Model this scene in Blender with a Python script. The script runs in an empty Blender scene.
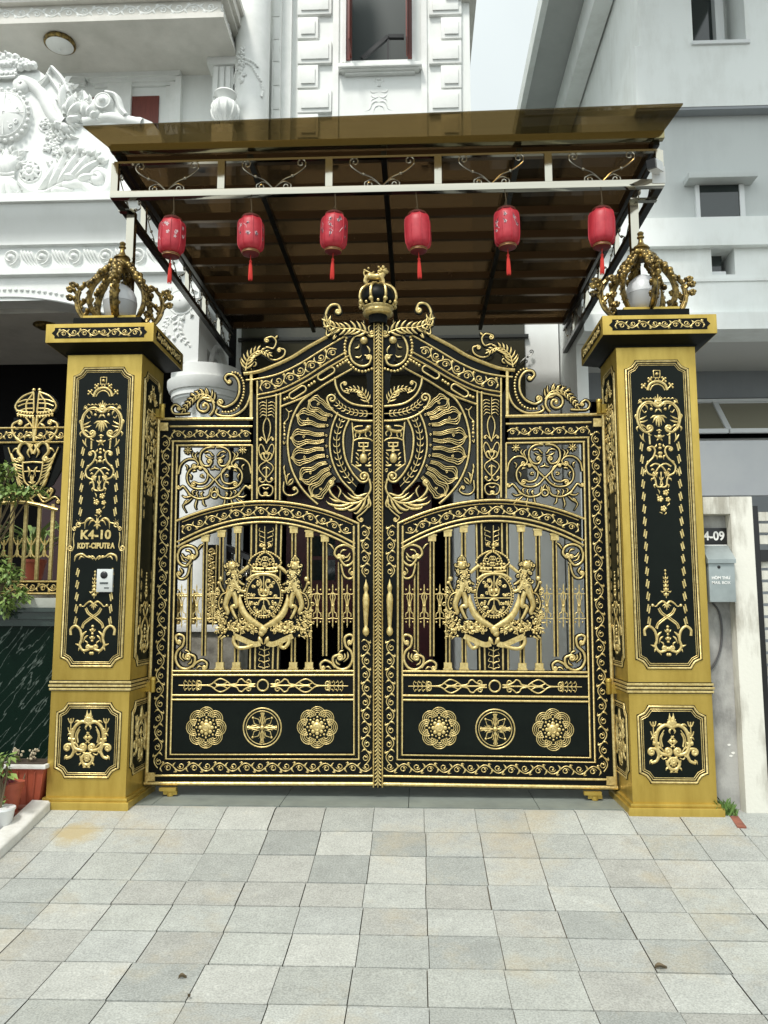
import bpy, bmesh, math, random
import numpy as np
from mathutils import Vector
random.seed(7)
R = math.radians
PI = math.pi
scene = bpy.context.scene
COL = scene.collection

# ------------------------------------------------------------------ camera (measured from the photograph)
CAM = np.array([0.2431, -5.0, 1.3968]); PITCH, YAW, F = 0.1223, 0.0421, 794.76
FW = np.array([-math.sin(YAW)*math.cos(PITCH), math.cos(YAW)*math.cos(PITCH), math.sin(PITCH)])
RT = np.array([math.cos(YAW), math.sin(YAW), 0.0]); UP = np.cross(RT, FW)


def ray(u, v):
    return FW+RT*(u-384)/F-UP*(v-512)/F


def at(u, v, Y):            # photo position on the plane y = Y
    d = ray(u, v)
    return CAM+d*(Y-CAM[1])/d[1]


def atx(u, v, X):
    d = ray(u, v)
    return CAM+d*(X-CAM[0])/d[0]


def atz(u, v, Z):
    d = ray(u, v)
    return CAM+d*(Z-CAM[2])/d[2]


def A2(pts, Y):             # list of photo points -> (x, z) on the plane y = Y
    return np.array([(lambda p: (p[0], p[2]))(at(u, v, Y)) for u, v in pts])


# ------------------------------------------------------------------ 2-D curves
def cr(pts, n=6, closed=False):
    P = np.array(pts, float)
    if closed:
        P = np.vstack([P[-1], P, P[0], P[1]])
    else:
        P = np.vstack([2*P[0]-P[1], P, 2*P[-1]-P[-2]])
    out = []
    for i in range(1, len(P)-2):
        p0, p1, p2, p3 = P[i-1], P[i], P[i+1], P[i+2]
        for k in range(n):
            t = k/n
            out.append(.5*((2*p1)+(-p0+p2)*t+(2*p0-5*p1+4*p2-p3)*t*t+(-p0+3*p1-3*p2+p3)*t**3))
    out.append(P[-2])
    return np.array(out)


def arc(cx, cy, rx, a0, a1, n=16, ry=None):
    a = np.radians(np.linspace(a0, a1, n)); ry = rx if ry is None else ry
    return np.stack([cx+rx*np.cos(a), cy+ry*np.sin(a)], 1)


def spiral(cx, cy, r0, r1, a0, a1, n=18):
    t = np.linspace(0, 1, n); a = np.radians(a0+(a1-a0)*t); r = r0+(r1-r0)*t
    return np.stack([cx+r*np.cos(a), cy+r*np.sin(a)], 1)


def curl(p, ang, r, turns=1.25, side=1, n=18):
    """A spiral that starts at p heading along ang (degrees) and winds in to the left (side=1) or right."""
    c = np.array(p)+r*np.array([math.cos(R(ang+90*side)), math.sin(R(ang+90*side))])
    a0 = ang-90*side
    return spiral(c[0], c[1], r, r*.22, a0, a0+side*360*turns, n)


def resample(P, n):
    P = np.array(P, float); d = np.r_[0, np.cumsum(np.linalg.norm(np.diff(P, axis=0), axis=1))]
    t = np.linspace(0, d[-1], n)
    return np.stack([np.interp(t, d, P[:, 0]), np.interp(t, d, P[:, 1])], 1)


def normals2(P):
    T = np.gradient(P, axis=0); T /= np.maximum(np.linalg.norm(T, axis=1, keepdims=True), 1e-9)
    return T, np.stack([-T[:, 1], T[:, 0]], 1)


def offset(P, d):
    return P+normals2(np.array(P, float))[1]*d


def plen(P):
    return np.linalg.norm(np.diff(P, axis=0), axis=1).sum()


SEC = (np.array([-.5, -.34, 0, .34, .5]), np.array([0, .72, 1, .72, 0]))


class B:
    """Mesh builder. xf maps (s, t, h) of a flat design to the world; mirror also draws each stroke at -s."""
    def __init__(self, xf=None, black=None, mirror=None):
        self.v, self.f, self.sm = [], [], []
        self.xf = xf or (lambda s, t, h: (s, t, h)); self.black = black; self.mirror = mirror; self.bw = .012; self.bt = .022; self.ws = 1.

    def face(self, idx, s=True):
        self.f.append(idx); self.sm.append(s)

    def grid(self, rows, smooth=True, closed=False, wrap=False):
        b = len(self.v); n = len(rows[0])
        for r in rows:
            self.v.extend([tuple(p) for p in r])
        m = len(rows)
        for i in range(m if wrap else m-1):
            i2 = (i+1) % m
            for j in range(n if closed else n-1):
                j2 = (j+1) % n
                self.face((b+i*n+j, b+i*n+j2, b+i2*n+j2, b+i2*n+j), smooth)
        return b

    def stroke(self, pts, w, h=0., d=None, tp='c', flat=False, _m=True):
        P = np.array(pts, float)
        if len(P) < 2: return
        w = w*self.ws if w < .036 else w
        n = len(P); t = np.linspace(0, 1, n)
        wp = {'c': np.ones(n), 'o': np.clip(1.06-t, .1, 1)**.75, 'i': np.clip(t+.06, .1, 1)**.75, 'b': np.clip(np.sin(PI*np.clip(t, .04, .96)), .15, 1)**.7,
              'l': np.clip(np.sin(PI*np.clip(t, .0, .97)**.7), .12, 1), 's': np.clip(.45+.55*t, .1, 1), 'S': np.clip(1-.55*t, .1, 1)}[tp]*w
        d = .42*w if d is None else d
        T, N = normals2(P)
        so, sh = SEC if not flat else (np.array([-.5, -.46, .46, .5]), np.array([0, 1, 1, 0]))
        rows = []
        for i in range(n):
            sc = wp[i]/w
            rows.append([self.xf(P[i, 0]+N[i, 0]*o*wp[i], P[i, 1]+N[i, 1]*o*wp[i], h+q*d*(sc if not flat else 1)) for o, q in zip(so, sh)])
        self.grid(rows)
        if self.black is not None:
            bb = self.black; rows = []
            for i in range(n):
                hw = wp[i]/2+self.bw/2
                rows.append([bb.xf(P[i, 0]+N[i, 0]*o*hw, P[i, 1]+N[i, 1]*o*hw, h+q) for o, q in ((-1, -self.bt), (-1, 0.0005), (1, 0.0005), (1, -self.bt))])
            bb.grid(rows, False, True)
        if self.mirror is not None and _m:
            Q = P.copy(); Q[:, 0] = 2*self.mirror-Q[:, 0]
            self.stroke(Q, w/(self.ws if w < .036*self.ws else 1.), h, d, tp, flat, False)

    def dot(self, c, r, h=0., d=None, n=10, ry=None, _m=True):
        d = r*.8 if d is None else d; ry = ry or r
        rows = []
        for q, hh in ((1, 0), (.86, .55), (.5, .9), (.05, 1)):
            rows.append([self.xf(c[0]+r*q*math.cos(2*PI*k/n), c[1]+ry*q*math.sin(2*PI*k/n), h+hh*d) for k in range(n)])
        self.grid(rows, True, True)
        if self.mirror is not None and _m:
            self.dot((2*self.mirror-c[0], c[1]), r, h, d, n, ry, False)

    def beads(self, P, r, gap, h=0.):
        for p in resample(P, max(2, int(plen(np.array(P))/gap)+1)):
            self.dot(p, r, h, n=7)

    def poly(self, pts, h0, h1, _m=True):
        """Extruded flat polygon."""
        P = [tuple(p) for p in pts]; b = len(self.v); n = len(P)
        for hh in (h0, h1):
            self.v.extend([self.xf(s, t, hh) for s, t in P])
        self.face(tuple(range(b+n, b+2*n)), False); self.face(tuple(range(b+n-1, b-1, -1)), False)
        for i in range(n):
            j = (i+1) % n
            self.face((b+i, b+j, b+n+j, b+n+i), False)
        if self.mirror is not None and _m:
            self.poly([(2*self.mirror-s, t) for s, t in reversed(P)], h0, h1, False)

    def strip(self, Pa, Pb, h0, h1):
        """Solid band between two polylines of equal length."""
        rows = [[self.xf(a[0], a[1], h0), self.xf(a[0], a[1], h1), self.xf(b[0], b[1], h1), self.xf(b[0], b[1], h0)] for a, b in zip(Pa, Pb)]
        b = self.grid(rows, False, True); n = len(rows)
        self.face((b, b+1, b+2, b+3), False); k = b+(n-1)*4; self.face((k+3, k+2, k+1, k), False)

    # world-space solids
    def box(self, x0, x1, y0, y1, z0, z1, bev=0.):
        if bev <= 0:
            b = len(self.v)
            self.v.extend([(x, y, z) for z in (z0, z1) for y in (y0, y1) for x in (x0, x1)])
            for q in ((0, 2, 3, 1), (4, 5, 7, 6), (0, 1, 5, 4), (2, 6, 7, 3), (0, 4, 6, 2), (1, 3, 7, 5)):
                self.face(tuple(b+i for i in q), False)
        else:
            bm = bmesh.new(); bmesh.ops.create_cube(bm, size=1)
            for v in bm.verts:
                v.co = ((x0+x1)/2+v.co.x*(x1-x0), (y0+y1)/2+v.co.y*(y1-y0), (z0+z1)/2+v.co.z*(z1-z0))
            bmesh.ops.bevel(bm, geom=list(bm.edges), offset=bev, segments=2, affect='EDGES', profile=.7)
            self.bm(bm)

    def bm(self, bm, smooth=False):
        b = len(self.v); bm.verts.index_update()
        self.v.extend([tuple(v.co) for v in bm.verts])
        for f in bm.faces: self.face(tuple(b+v.index for v in f.verts), smooth)
        bm.free()

    def lathe(self, prof, c=(0, 0, 0), n=20, smooth=True, rot=0., caps=True):
        rows = [[(c[0]+r*math.cos(2*PI*k/n+rot), c[1]+r*math.sin(2*PI*k/n+rot), c[2]+z) for k in range(n)] for r, z in prof]
        b = self.grid(rows, smooth, True)
        if caps:
            self.face(tuple(b+n-1-k for k in range(n)), False); k0 = b+(len(prof)-1)*n; self.face(tuple(k0+k for k in range(n)), False)

    def tube(self, pts, r, n=8, smooth=True, flat=1.):
        P = [Vector(p) for p in pts]; m = len(P); rr = r if hasattr(r, '__len__') else [r]*m; rows = []; pn = None
        for i in range(m):
            t = (P[min(i+1, m-1)]-P[max(i-1, 0)]).normalized()
            if pn is None:
                pn = t.orthogonal().normalized()
            else:
                pn = (pn-t*pn.dot(t)).normalized()
            q = t.cross(pn)
            rows.append([tuple(P[i]+(pn*math.cos(2*PI*k/n)+q*math.sin(2*PI*k/n)*flat)*rr[i]) for k in range(n)])
        b = self.grid(rows, smooth, True)
        self.face(tuple(b+n-1-k for k in range(n)), False); k0 = b+(m-1)*n; self.face(tuple(k0+k for k in range(n)), False)

    def bar(self, a, b, w, d=None):
        """Square bar between two points, axis aligned as far as possible."""
        d = d or w
        a, b = Vector(a), Vector(b); t = (b-a).normalized(); u = Vector((0, 0, 1)) if abs(t.z) < .9 else Vector((0, 1, 0))
        x = t.cross(u).normalized()*w/2; y = t.cross(x).normalized()*d/2
        k = len(self.v)
        self.v.extend([tuple(p+s) for p in (a, b) for s in (x+y, -x+y, -x-y, x-y)])
        for q in ((0, 1, 2, 3), (7, 6, 5, 4), (0, 4, 5, 1), (1, 5, 6, 2), (2, 6, 7, 3), (3, 7, 4, 0)):
            self.face(tuple(k+i for i in q), False)

    def ball(self, c, r, n=10, m=6, sz=1.):
        rows = [[(c[0]+r*math.sin(PI*i/m)*math.cos(2*PI*k/n), c[1]+r*math.sin(PI*i/m)*math.sin(2*PI*k/n), c[2]-sz*r*math.cos(PI*i/m)) for k in range(n)]
                for i in [.04]+list(range(1, m))+[m-.04]]
        self.grid(rows, True, True)

    def build(self, name, mat, parent=None):
        org = tuple(parent.get('_o', (0, 0, 0))) if parent else (0, 0, 0)
        me = bpy.data.meshes.new(name)
        V = np.array(self.v, float)-np.array(org) if self.v else np.zeros((0, 3))
        me.from_pydata([tuple(p) for p in V], [], self.f); me.materials.append(mat)
        me.polygons.foreach_set('use_smooth', self.sm); me.update(); me.set_sharp_from_angle(angle=R(50))
        o = bpy.data.objects.new(name, me); COL.objects.link(o)
        if parent:
            o.parent = parent; o['_o'] = org
        else:
            o['_o'] = (0, 0, 0)
        return o


def tag(o, label=None, cat=None, group=None, kind=None):
    if label: o['label'] = label
    if cat: o['category'] = cat
    if group: o['group'] = group
    if kind: o['kind'] = kind
    return o


def thing(name, loc, label, cat, group=None):
    o = bpy.data.objects.new(name, None); COL.objects.link(o); o.location = loc; o['_o'] = tuple(loc)
    o.empty_display_size = .1
    return tag(o, label, cat, group)


def copy_tree(o, parent=None):
    c = o.copy(); COL.objects.link(c); c.parent = parent
    for ch in list(o.children):
        copy_tree(ch, c)
    return c


def pxbox(b, u0, v0, u1, v1, Y0, Y1, bev=0.):
    um, vm = (u0+u1)/2, (v0+v1)/2
    b.box(at(u0, vm, Y0)[0], at(u1, vm, Y0)[0], min(Y0, Y1), max(Y0, Y1), at(um, v1, Y0)[2], at(um, v0, Y0)[2], bev)


def text(name, s, mat, parent, loc, size, ext=.002, off=.0, rot=(PI/2, 0, 0), sx=1., sp=1.):
    c = bpy.data.curves.new(name, 'FONT'); c.body = s; c.size = size; c.extrude = ext; c.offset = off; c.align_x = 'CENTER'; c.align_y = 'CENTER'
    c.space_character = sp
    o = bpy.data.objects.new(name, c); COL.objects.link(o); c.materials.append(mat)
    bpy.context.view_layer.update(); me = bpy.data.meshes.new_from_object(o.evaluated_get(bpy.context.evaluated_depsgraph_get())); bpy.data.objects.remove(o)
    me.name = name; o = bpy.data.objects.new(name, me); COL.objects.link(o)
    if not me.materials: me.materials.append(mat)
    o.rotation_euler = rot; o.scale = (sx, 1, 1)
    org = parent.get('_o', (0, 0, 0)); o.parent = parent; o.location = tuple(np.array(loc)-np.array(org))
    return o


# ------------------------------------------------------------------ ornament vocabulary (flat designs)
def rinceau(b, path, amp, n, w, h=0., leaf=True, start=1):
    """Running scroll: a waving stem with a curl and leaves in every half wave."""
    n = max(2, n); m = n*8+1
    Q = resample(path, m); T, N = normals2(Q)
    ph = np.linspace(0, n*PI, m)
    b.stroke(Q+N*(amp*.8*np.sin(ph)*start)[:, None], w, h)
    P = plen(np.array(path))/n; ra = min(.44, .74*amp/P)

    def loc(a, c):                    # along (in half waves), across (in amps)
        x = np.clip(a, 0, n)/n*(m-1); i = int(min(m-2, x)); k = x-i
        q = Q[i]*(1-k)+Q[i+1]*k; return q+N[i]*c*amp
    for i in range(n):
        s = start*(1 if i % 2 == 0 else -1)
        pts = []
        for t in np.linspace(0, 1, 14):
            an = R(165-400*t); r = 1-t*.62
            pts.append(loc(i+.56+ra*r*math.cos(an), s*(-.22+.66*r*math.sin(an))))
        b.stroke(pts, w*1.05, h, tp='s')
        b.dot(pts[-1], w*.85, h, n=8)
        if leaf:
            for (a0, c0, a1, c1, a2, c2) in ((-.02, .0, -.02, -.5, .14, -.98), (.06, .1, .22, .98, .02, .92)):
                b.stroke(cr([loc(i+a0, s*c0), loc(i+a1, s*c1), loc(i+a2, s*c2)], 3), w*1.7, h, tp='l')


def spray(b, spine, n, L, w, ang=46, h=0., both=True, side=1, L1=None, tip=True, bend=9, ws=None):
    """Acanthus spray: a tapering spine with n leaf lobes on one or both sides."""
    S = resample(spine, n*2+2); T, N = normals2(S)
    b.stroke(resample(spine, 12), ws or w*.8, h, tp='S')
    L1 = L*.45 if L1 is None else L1
    for i in range(n):
        k = 1+i*2; l = L+(L1-L)*i/max(1, n-1)
        for sd in ((1, -1) if both else (side,)):
            a = math.atan2(T[k, 1], T[k, 0])
            a1 = a+sd*R(ang); a2 = a+sd*R(ang-bend*2)
            p = S[k]; m = p+.55*l*np.array([math.cos(a1), math.sin(a1)]); e = m+.5*l*np.array([math.cos(a2), math.sin(a2)])
            b.stroke(cr([p, m, e], 3), w, h, tp='l')
    if tip:
        b.stroke([S[-2], S[-1], S[-1]+T[-1]*L1*.5], w, h, tp='l')


def cscroll(b, pts, w, r0, r1, s0=1, s1=1, h=0., t0=1.2, t1=1.2, tp='c', n=6):
    """A curve through pts with a spiral at either end (radius 0 = none)."""
    P = cr(pts, n)
    if r0:
        a = math.degrees(math.atan2(*(P[0]-P[1])[::-1])); q = curl(P[0], a, r0, t0, s0); P = np.vstack([q[::-1], P[1:]]); b.dot(q[-1], r0*.2+w*.3, h)
    if r1:
        a = math.degrees(math.atan2(*(P[-1]-P[-2])[::-1])); q = curl(P[-1], a, r1, t1, s1); P = np.vstack([P[:-1], q]); b.dot(q[-1], r1*.2+w*.3, h)
    b.stroke(P, w, h, tp=tp)
    return P


def rosette(b, c, r, n, w, h=0., petal=True, a0=0.):
    for k in range(n):
        a = 2*PI*k/n+a0; e = np.array(c)+r*np.array([math.cos(a), math.sin(a)])
        b.stroke([c, (np.array(c)+e)/2, e], w, h, tp='l')
    b.dot(c, r*.25, h)


# ------------------------------------------------------------------ materials
def mat(name, col, rough=.5, metal=0., var=None, scale=6., detail=6., bump=0., bscale=60., coat=0., spec=.5, rvar=0., obj=True, stretch=None):
    m = bpy.data.materials.new(name); m.use_nodes = True; nt = m.node_tree; p = nt.nodes['Principled BSDF']
    p.inputs['Base Color'].default_value = (*col, 1); p.inputs['Roughness'].default_value = rough; p.inputs['Metallic'].default_value = metal
    p.inputs['Coat Weight'].default_value = coat; p.inputs['Coat Roughness'].default_value = .08; p.inputs['Specular IOR Level'].default_value = spec
    N, L = nt.nodes.new, nt.links.new
    tc = N('ShaderNodeNewGeometry').outputs['Position']
    if stretch:
        mp = N('ShaderNodeVectorMath'); mp.operation = 'MULTIPLY'; mp.inputs[1].default_value = stretch; L(tc, mp.inputs[0]); tc = mp.outputs[0]
    if var is not None or rvar:
        no = N('ShaderNodeTexNoise'); no.inputs['Scale'].default_value = scale; no.inputs['Detail'].default_value = detail; no.inputs['Roughness'].default_value = .65
        L(tc, no.inputs['Vector'])
        rp = N('ShaderNodeValToRGB'); rp.color_ramp.elements[0].position = .35; rp.color_ramp.elements[1].position = .68; L(no.outputs['Fac'], rp.inputs['Fac'])
        if var is not None:
            rp.color_ramp.elements[0].color = (*col, 1); rp.color_ramp.elements[1].color = (*var, 1); L(rp.outputs['Color'], p.inputs['Base Color'])
        if rvar:
            mr = N('ShaderNodeMapRange'); mr.inputs['To Min'].default_value = max(0.02, rough-rvar); mr.inputs['To Max'].default_value = rough+rvar
            L(no.outputs['Fac'], mr.inputs['Value']); L(mr.outputs['Result'], p.inputs['Roughness'])
    if bump:
        nb = N('ShaderNodeTexNoise'); nb.inputs['Scale'].default_value = bscale; nb.inputs['Detail'].default_value = 4; L(tc, nb.inputs['Vector'])
        bp = N('ShaderNodeBump'); bp.inputs['Strength'].default_value = bump; bp.inputs['Distance'].default_value = .004; L(nb.outputs['Fac'], bp.inputs['Height'])
        L(bp.outputs['Normal'], p.inputs['Normal'])
    return m


def streaked(name, col, stain, rough=.75, amt=.5, bump=.12, lo=.2, hi=.42, st=(3.2, 3.2, .8)):
    """Painted masonry: blotches, fine grain and rain streaks that run down the wall."""
    m = mat(name, col, rough, bump=bump, bscale=45); nt = m.node_tree; N, L = nt.nodes.new, nt.links.new; p = nt.nodes['Principled BSDF']
    g = N('ShaderNodeNewGeometry').outputs['Position']
    mp = N('ShaderNodeVectorMath'); mp.operation = 'MULTIPLY'; mp.inputs[1].default_value = st; L(g, mp.inputs[0])
    a = N('ShaderNodeTexNoise'); a.inputs['Scale'].default_value = 2.2; a.inputs['Detail'].default_value = 7; a.inputs['Roughness'].default_value = .7; L(mp.outputs[0], a.inputs['Vector'])
    c = N('ShaderNodeTexNoise'); c.inputs['Scale'].default_value = 2.6; c.inputs['Detail'].default_value = 9; L(g, c.inputs['Vector'])
    ml = N('ShaderNodeMath'); ml.operation = 'MULTIPLY'; L(a.outputs['Fac'], ml.inputs[0]); L(c.outputs['Fac'], ml.inputs[1])
    mr = N('ShaderNodeMapRange'); mr.inputs['From Min'].default_value = lo; mr.inputs['From Max'].default_value = hi; mr.inputs['To Max'].default_value = amt; L(ml.outputs[0], mr.inputs['Value'])
    mx = N('ShaderNodeMix'); mx.data_type = 'RGBA'; L(mr.outputs['Result'], mx.inputs['Factor'])
    mx.inputs[6].default_value = (*col, 1); mx.inputs[7].default_value = (*stain, 1); L(mx.outputs[2], p.inputs['Base Color'])
    return m


def glass_mat(name, tint, mixf, rough=.04, base=(.02, .02, .02)):
    """A coloured sheet: part see-through with a tint, part glossy."""
    m = bpy.data.materials.new(name); m.use_nodes = True; nt = m.node_tree; N, L = nt.nodes.new, nt.links.new
    p = nt.nodes['Principled BSDF']; p.inputs['Base Color'].default_value = (*base, 1); p.inputs['Roughness'].default_value = rough
    tr = N('ShaderNodeBsdfTransparent'); tr.inputs['Color'].default_value = (*tint, 1)
    mx = N('ShaderNodeMixShader'); mx.inputs[0].default_value = mixf
    L(tr.outputs[0], mx.inputs[1]); L(p.outputs[0], mx.inputs[2]); L(mx.outputs[0], nt.nodes['Material Output'].inputs['Surface'])
    return m


M = dict(
    gold=mat('gate_gold', (.76, .61, .27), .33, .6, (.44, .32, .11), 42, rvar=.12, bump=.2, bscale=160),
    goldpaint=mat('pillar_gold_paint', (.55, .395, .09), .33, .6, (.40, .275, .05), 5, bump=.10, bscale=90, rvar=.1, stretch=(1.6, 1.6, .35)),
    antique=mat('antique_brass', (.02, .016, .009), .33, .7, (.40, .28, .085), 26, rvar=.1),
    black=mat('black_enamel', (.003, .004, .0035), .45, 0, rvar=.08, scale=5, spec=.12),
    blackg=mat('black_green_panel', (.002, .004, .003), .38, 0, (.0045, .0075, .0055), 3, spec=.14, rvar=.12),
    white=streaked('white_stucco', (.80, .82, .80), (.63, .65, .61), .7, .32, .05),
    trim=mat('white_trim', (.80, .81, .79), .55, 0, (.71, .73, .70), 5, bump=.06),
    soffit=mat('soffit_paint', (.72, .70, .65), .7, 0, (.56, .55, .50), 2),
    nwhite=streaked('neighbour_white_wall', (.82, .85, .83), (.58, .59, .55), .8, .45),
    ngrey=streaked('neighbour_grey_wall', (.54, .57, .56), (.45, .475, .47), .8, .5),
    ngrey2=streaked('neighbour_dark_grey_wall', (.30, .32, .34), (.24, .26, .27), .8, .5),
    concrete=streaked('weathered_concrete', (.40, .40, .385), (.15, .15, .145), .85, .9, .5, .19, .34, (2.5, 2.5, 1.3)),
    cream=streaked('weathered_cream_paint', (.66, .65, .58), (.27, .25, .20), .8, .8, .4, .23, .38, (5, 5, .9)),
    steel=mat('polished_steel', (.52, .49, .41), .10, 1.0, rvar=.05, scale=3, bump=.5, bscale=5),
    darksteel=mat('dark_steel', (.05, .05, .045), .3, .9, rvar=.1, scale=6),
    scrollsteel=mat('scroll_steel', (.42, .39, .32), .22, 1.0),
    red=mat('lantern_red', (.42, .018, .035), .5, 0, (.50, .035, .05), 30, bump=.1, bscale=150),
    redcord=mat('red_tassel', (.55, .03, .02), .8),
    maroon=mat('lantern_cap', (.14, .015, .018), .5),
    brass=mat('brass_band', (.45, .30, .10), .4, .7),
    petal=mat('white_paint_flower', (.62, .46, .47), .6),
    ink=mat('dark_paint_flower', (.09, .05, .07), .6),
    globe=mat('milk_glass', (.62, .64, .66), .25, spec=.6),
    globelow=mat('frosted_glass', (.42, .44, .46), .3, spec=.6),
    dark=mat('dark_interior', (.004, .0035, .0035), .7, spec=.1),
    winglass=mat('window_glass', (.018, .026, .025), .06, spec=.8),
    wood=mat('red_wood', (.17, .035, .022), .4, 0, (.11, .022, .015), 12, stretch=(6, 6, .6)),
    maroondoor=mat('maroon_door', (.06, .008, .010), .35, 0, (.045, .006, .008), 5),
    alum=mat('white_aluminium', (.70, .72, .72), .4),
    terracotta=mat('terracotta', (.36, .075, .035), .6, 0, (.28, .06, .03), 14, bump=.1),
    glaze=mat('white_glaze', (.72, .74, .74), .3),
    soil=mat('soil', (.05, .035, .022), .95, bump=.8, bscale=120),
    brick=mat('red_brick', (.26, .09, .055), .85, 0, (.16, .06, .04), 20, bump=.4),
    stone=mat('white_stone_kerb', (.66, .66, .63), .6, 0, (.5, .49, .45), 8, bump=.15),
    leaf=mat('leaf_green', (.08, .17, .03), .45, 0, (.13, .22, .05), 14),
    leaf2=mat('leaf_light', (.22, .30, .08), .45, 0, (.11, .20, .05), 14),
    leafred=mat('leaf_red', (.20, .04, .05), .5),
    stem=mat('stem_brown', (.12, .09, .05), .8),
    dry=mat('dry_seed', (.42, .36, .25), .8),
    box=mat('mailbox_steel', (.34, .385, .385), .4, .3, (.26, .30, .30), 7),
    letter=mat('white_lettering', (.78, .78, .75), .5),
    asphalt=mat('asphalt', (.06, .06, .06), .9, bump=.4),
    cable=mat('grey_cable', (.08, .08, .085), .7),
    slab=mat('green_grey_slab', (.20, .225, .20), .6, 0, (.15, .17, .155), 5, bump=.1),
    planter=mat('planter_stone', (.42, .40, .34), .7, 0, (.12, .11, .09), 9),
    silver=mat('intercom_silver', (.60, .62, .60), .3, .3),
    vdark=mat('black_plastic', (.01, .01, .011), .3),
)
# dark green marble with pale veins
m = M['marble'] = mat('green_black_marble', (.002, .006, .004), .14, spec=.12); nt = m.node_tree
g = nt.nodes.new('ShaderNodeNewGeometry'); wv = nt.nodes.new('ShaderNodeTexNoise'); wv.inputs['Scale'].default_value = 4; wv.inputs['Detail'].default_value = 8
mp = nt.nodes.new('ShaderNodeMapping'); mp.vector_type = 'TEXTURE'; mp.inputs['Rotation'].default_value = (0, R(38), 0); mp.inputs['Scale'].default_value = (.24, 1, 1.5)
nt.links.new(g.outputs['Position'], mp.inputs['Vector']); nt.links.new(mp.outputs[0], wv.inputs['Vector'])
ab = nt.nodes.new('ShaderNodeMath'); ab.operation = 'SUBTRACT'; ab.inputs[1].default_value = .5; nt.links.new(wv.outputs['Fac'], ab.inputs[0])
ab2 = nt.nodes.new('ShaderNodeMath'); ab2.operation = 'ABSOLUTE'; nt.links.new(ab.outputs[0], ab2.inputs[0])
rp = nt.nodes.new('ShaderNodeValToRGB'); rp.color_ramp.elements[0].position = 0; rp.color_ramp.elements[0].color = (.10, .125, .11, 1)
rp.color_ramp.elements[1].position = .014; rp.color_ramp.elements[1].color = (.004, .012, .008, 1); nt.links.new(ab2.outputs[0], rp.inputs['Fac'])
nt.links.new(rp.outputs['Color'], nt.nodes['Principled BSDF'].inputs['Base Color'])
# one smoked acrylic; the main sheet's deeper tint carries the shade of its underside
M['smoke'] = glass_mat('smoked_roof_sheet', (.36, .275, .18), .42, .04, (.04, .032, .024))
M['smokelip'] = glass_mat('smoked_roof_lip', (.52, .43, .27), .30, .05, (.07, .058, .03))
# granite tiles: a tint of its own for each tile, grain, and rust stains
m = M['tile'] = mat('granite_tiles', (.45, .45, .42), .7, bump=.35, bscale=160); nt = m.node_tree; N, L = nt.nodes.new, nt.links.new
at_ = N('ShaderNodeVertexColor'); at_.layer_name = 'tint'
g = N('ShaderNodeNewGeometry').outputs['Position']
n1 = N('ShaderNodeTexNoise'); n1.inputs['Scale'].default_value = 130; n1.inputs['Detail'].default_value = 3; L(g, n1.inputs['Vector'])
n3 = N('ShaderNodeTexNoise'); n3.inputs['Scale'].default_value = 7; n3.inputs['Detail'].default_value = 9; n3.inputs['Roughness'].default_value = .75; L(g, n3.inputs['Vector'])
mr = N('ShaderNodeMapRange'); mr.inputs['From Min'].default_value = .3; mr.inputs['From Max'].default_value = .7; mr.inputs['To Min'].default_value = .72; mr.inputs['To Max'].default_value = 1.22; L(n1.outputs['Fac'], mr.inputs['Value'])
mr3 = N('ShaderNodeMapRange'); mr3.inputs['From Min'].default_value = .3; mr3.inputs['From Max'].default_value = .7; mr3.inputs['To Min'].default_value = .84; mr3.inputs['To Max'].default_value = 1.12; L(n3.outputs['Fac'], mr3.inputs['Value'])
mm = N('ShaderNodeMath'); mm.operation = 'MULTIPLY'; L(mr.outputs[0], mm.inputs[0]); L(mr3.outputs[0], mm.inputs[1])
vm = N('ShaderNodeVectorMath'); vm.operation = 'SCALE'; L(at_.outputs['Color'], vm.inputs[0]); L(mm.outputs[0], vm.inputs['Scale'])
n2 = N('ShaderNodeTexNoise'); n2.inputs['Scale'].default_value = 1.7; n2.inputs['Detail'].default_value = 8; n2.inputs['Roughness'].default_value = .68; L(g, n2.inputs['Vector'])
m2 = N('ShaderNodeMapRange'); m2.inputs['From Min'].default_value = .53; m2.inputs['From Max'].default_value = .72; m2.inputs['To Max'].default_value = .5; L(n2.outputs['Fac'], m2.inputs['Value'])
mx = N('ShaderNodeMix'); mx.data_type = 'RGBA'; L(m2.outputs[0], mx.inputs['Factor']); L(vm.outputs[0], mx.inputs[6]); mx.inputs[7].default_value = (.36, .29, .17, 1)
# one sand-coloured spill near the left pillar
sp = at(76, 843, -.30)
vs = N('ShaderNodeVectorMath'); vs.operation = 'DISTANCE'; L(g, vs.inputs[0]); vs.inputs[1].default_value = tuple(sp)
ad = N('ShaderNodeMath'); ad.operation = 'MULTIPLY_ADD'; L(n3.outputs['Fac'], ad.inputs[0]); ad.inputs[1].default_value = .22; L(vs.outputs['Value'], ad.inputs[2])
m4 = N('ShaderNodeMapRange'); m4.inputs['From Min'].default_value = .28; m4.inputs['From Max'].default_value = .20; m4.inputs['To Max'].default_value = .85; L(ad.outputs[0], m4.inputs['Value'])
mx2 = N('ShaderNodeMix'); mx2.data_type = 'RGBA'; L(m4.outputs[0], mx2.inputs['Factor']); L(mx.outputs[2], mx2.inputs[6]); mx2.inputs[7].default_value = (.37, .30, .16, 1)
L(mx2.outputs[2], nt.nodes['Principled BSDF'].inputs['Base Color'])

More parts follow.
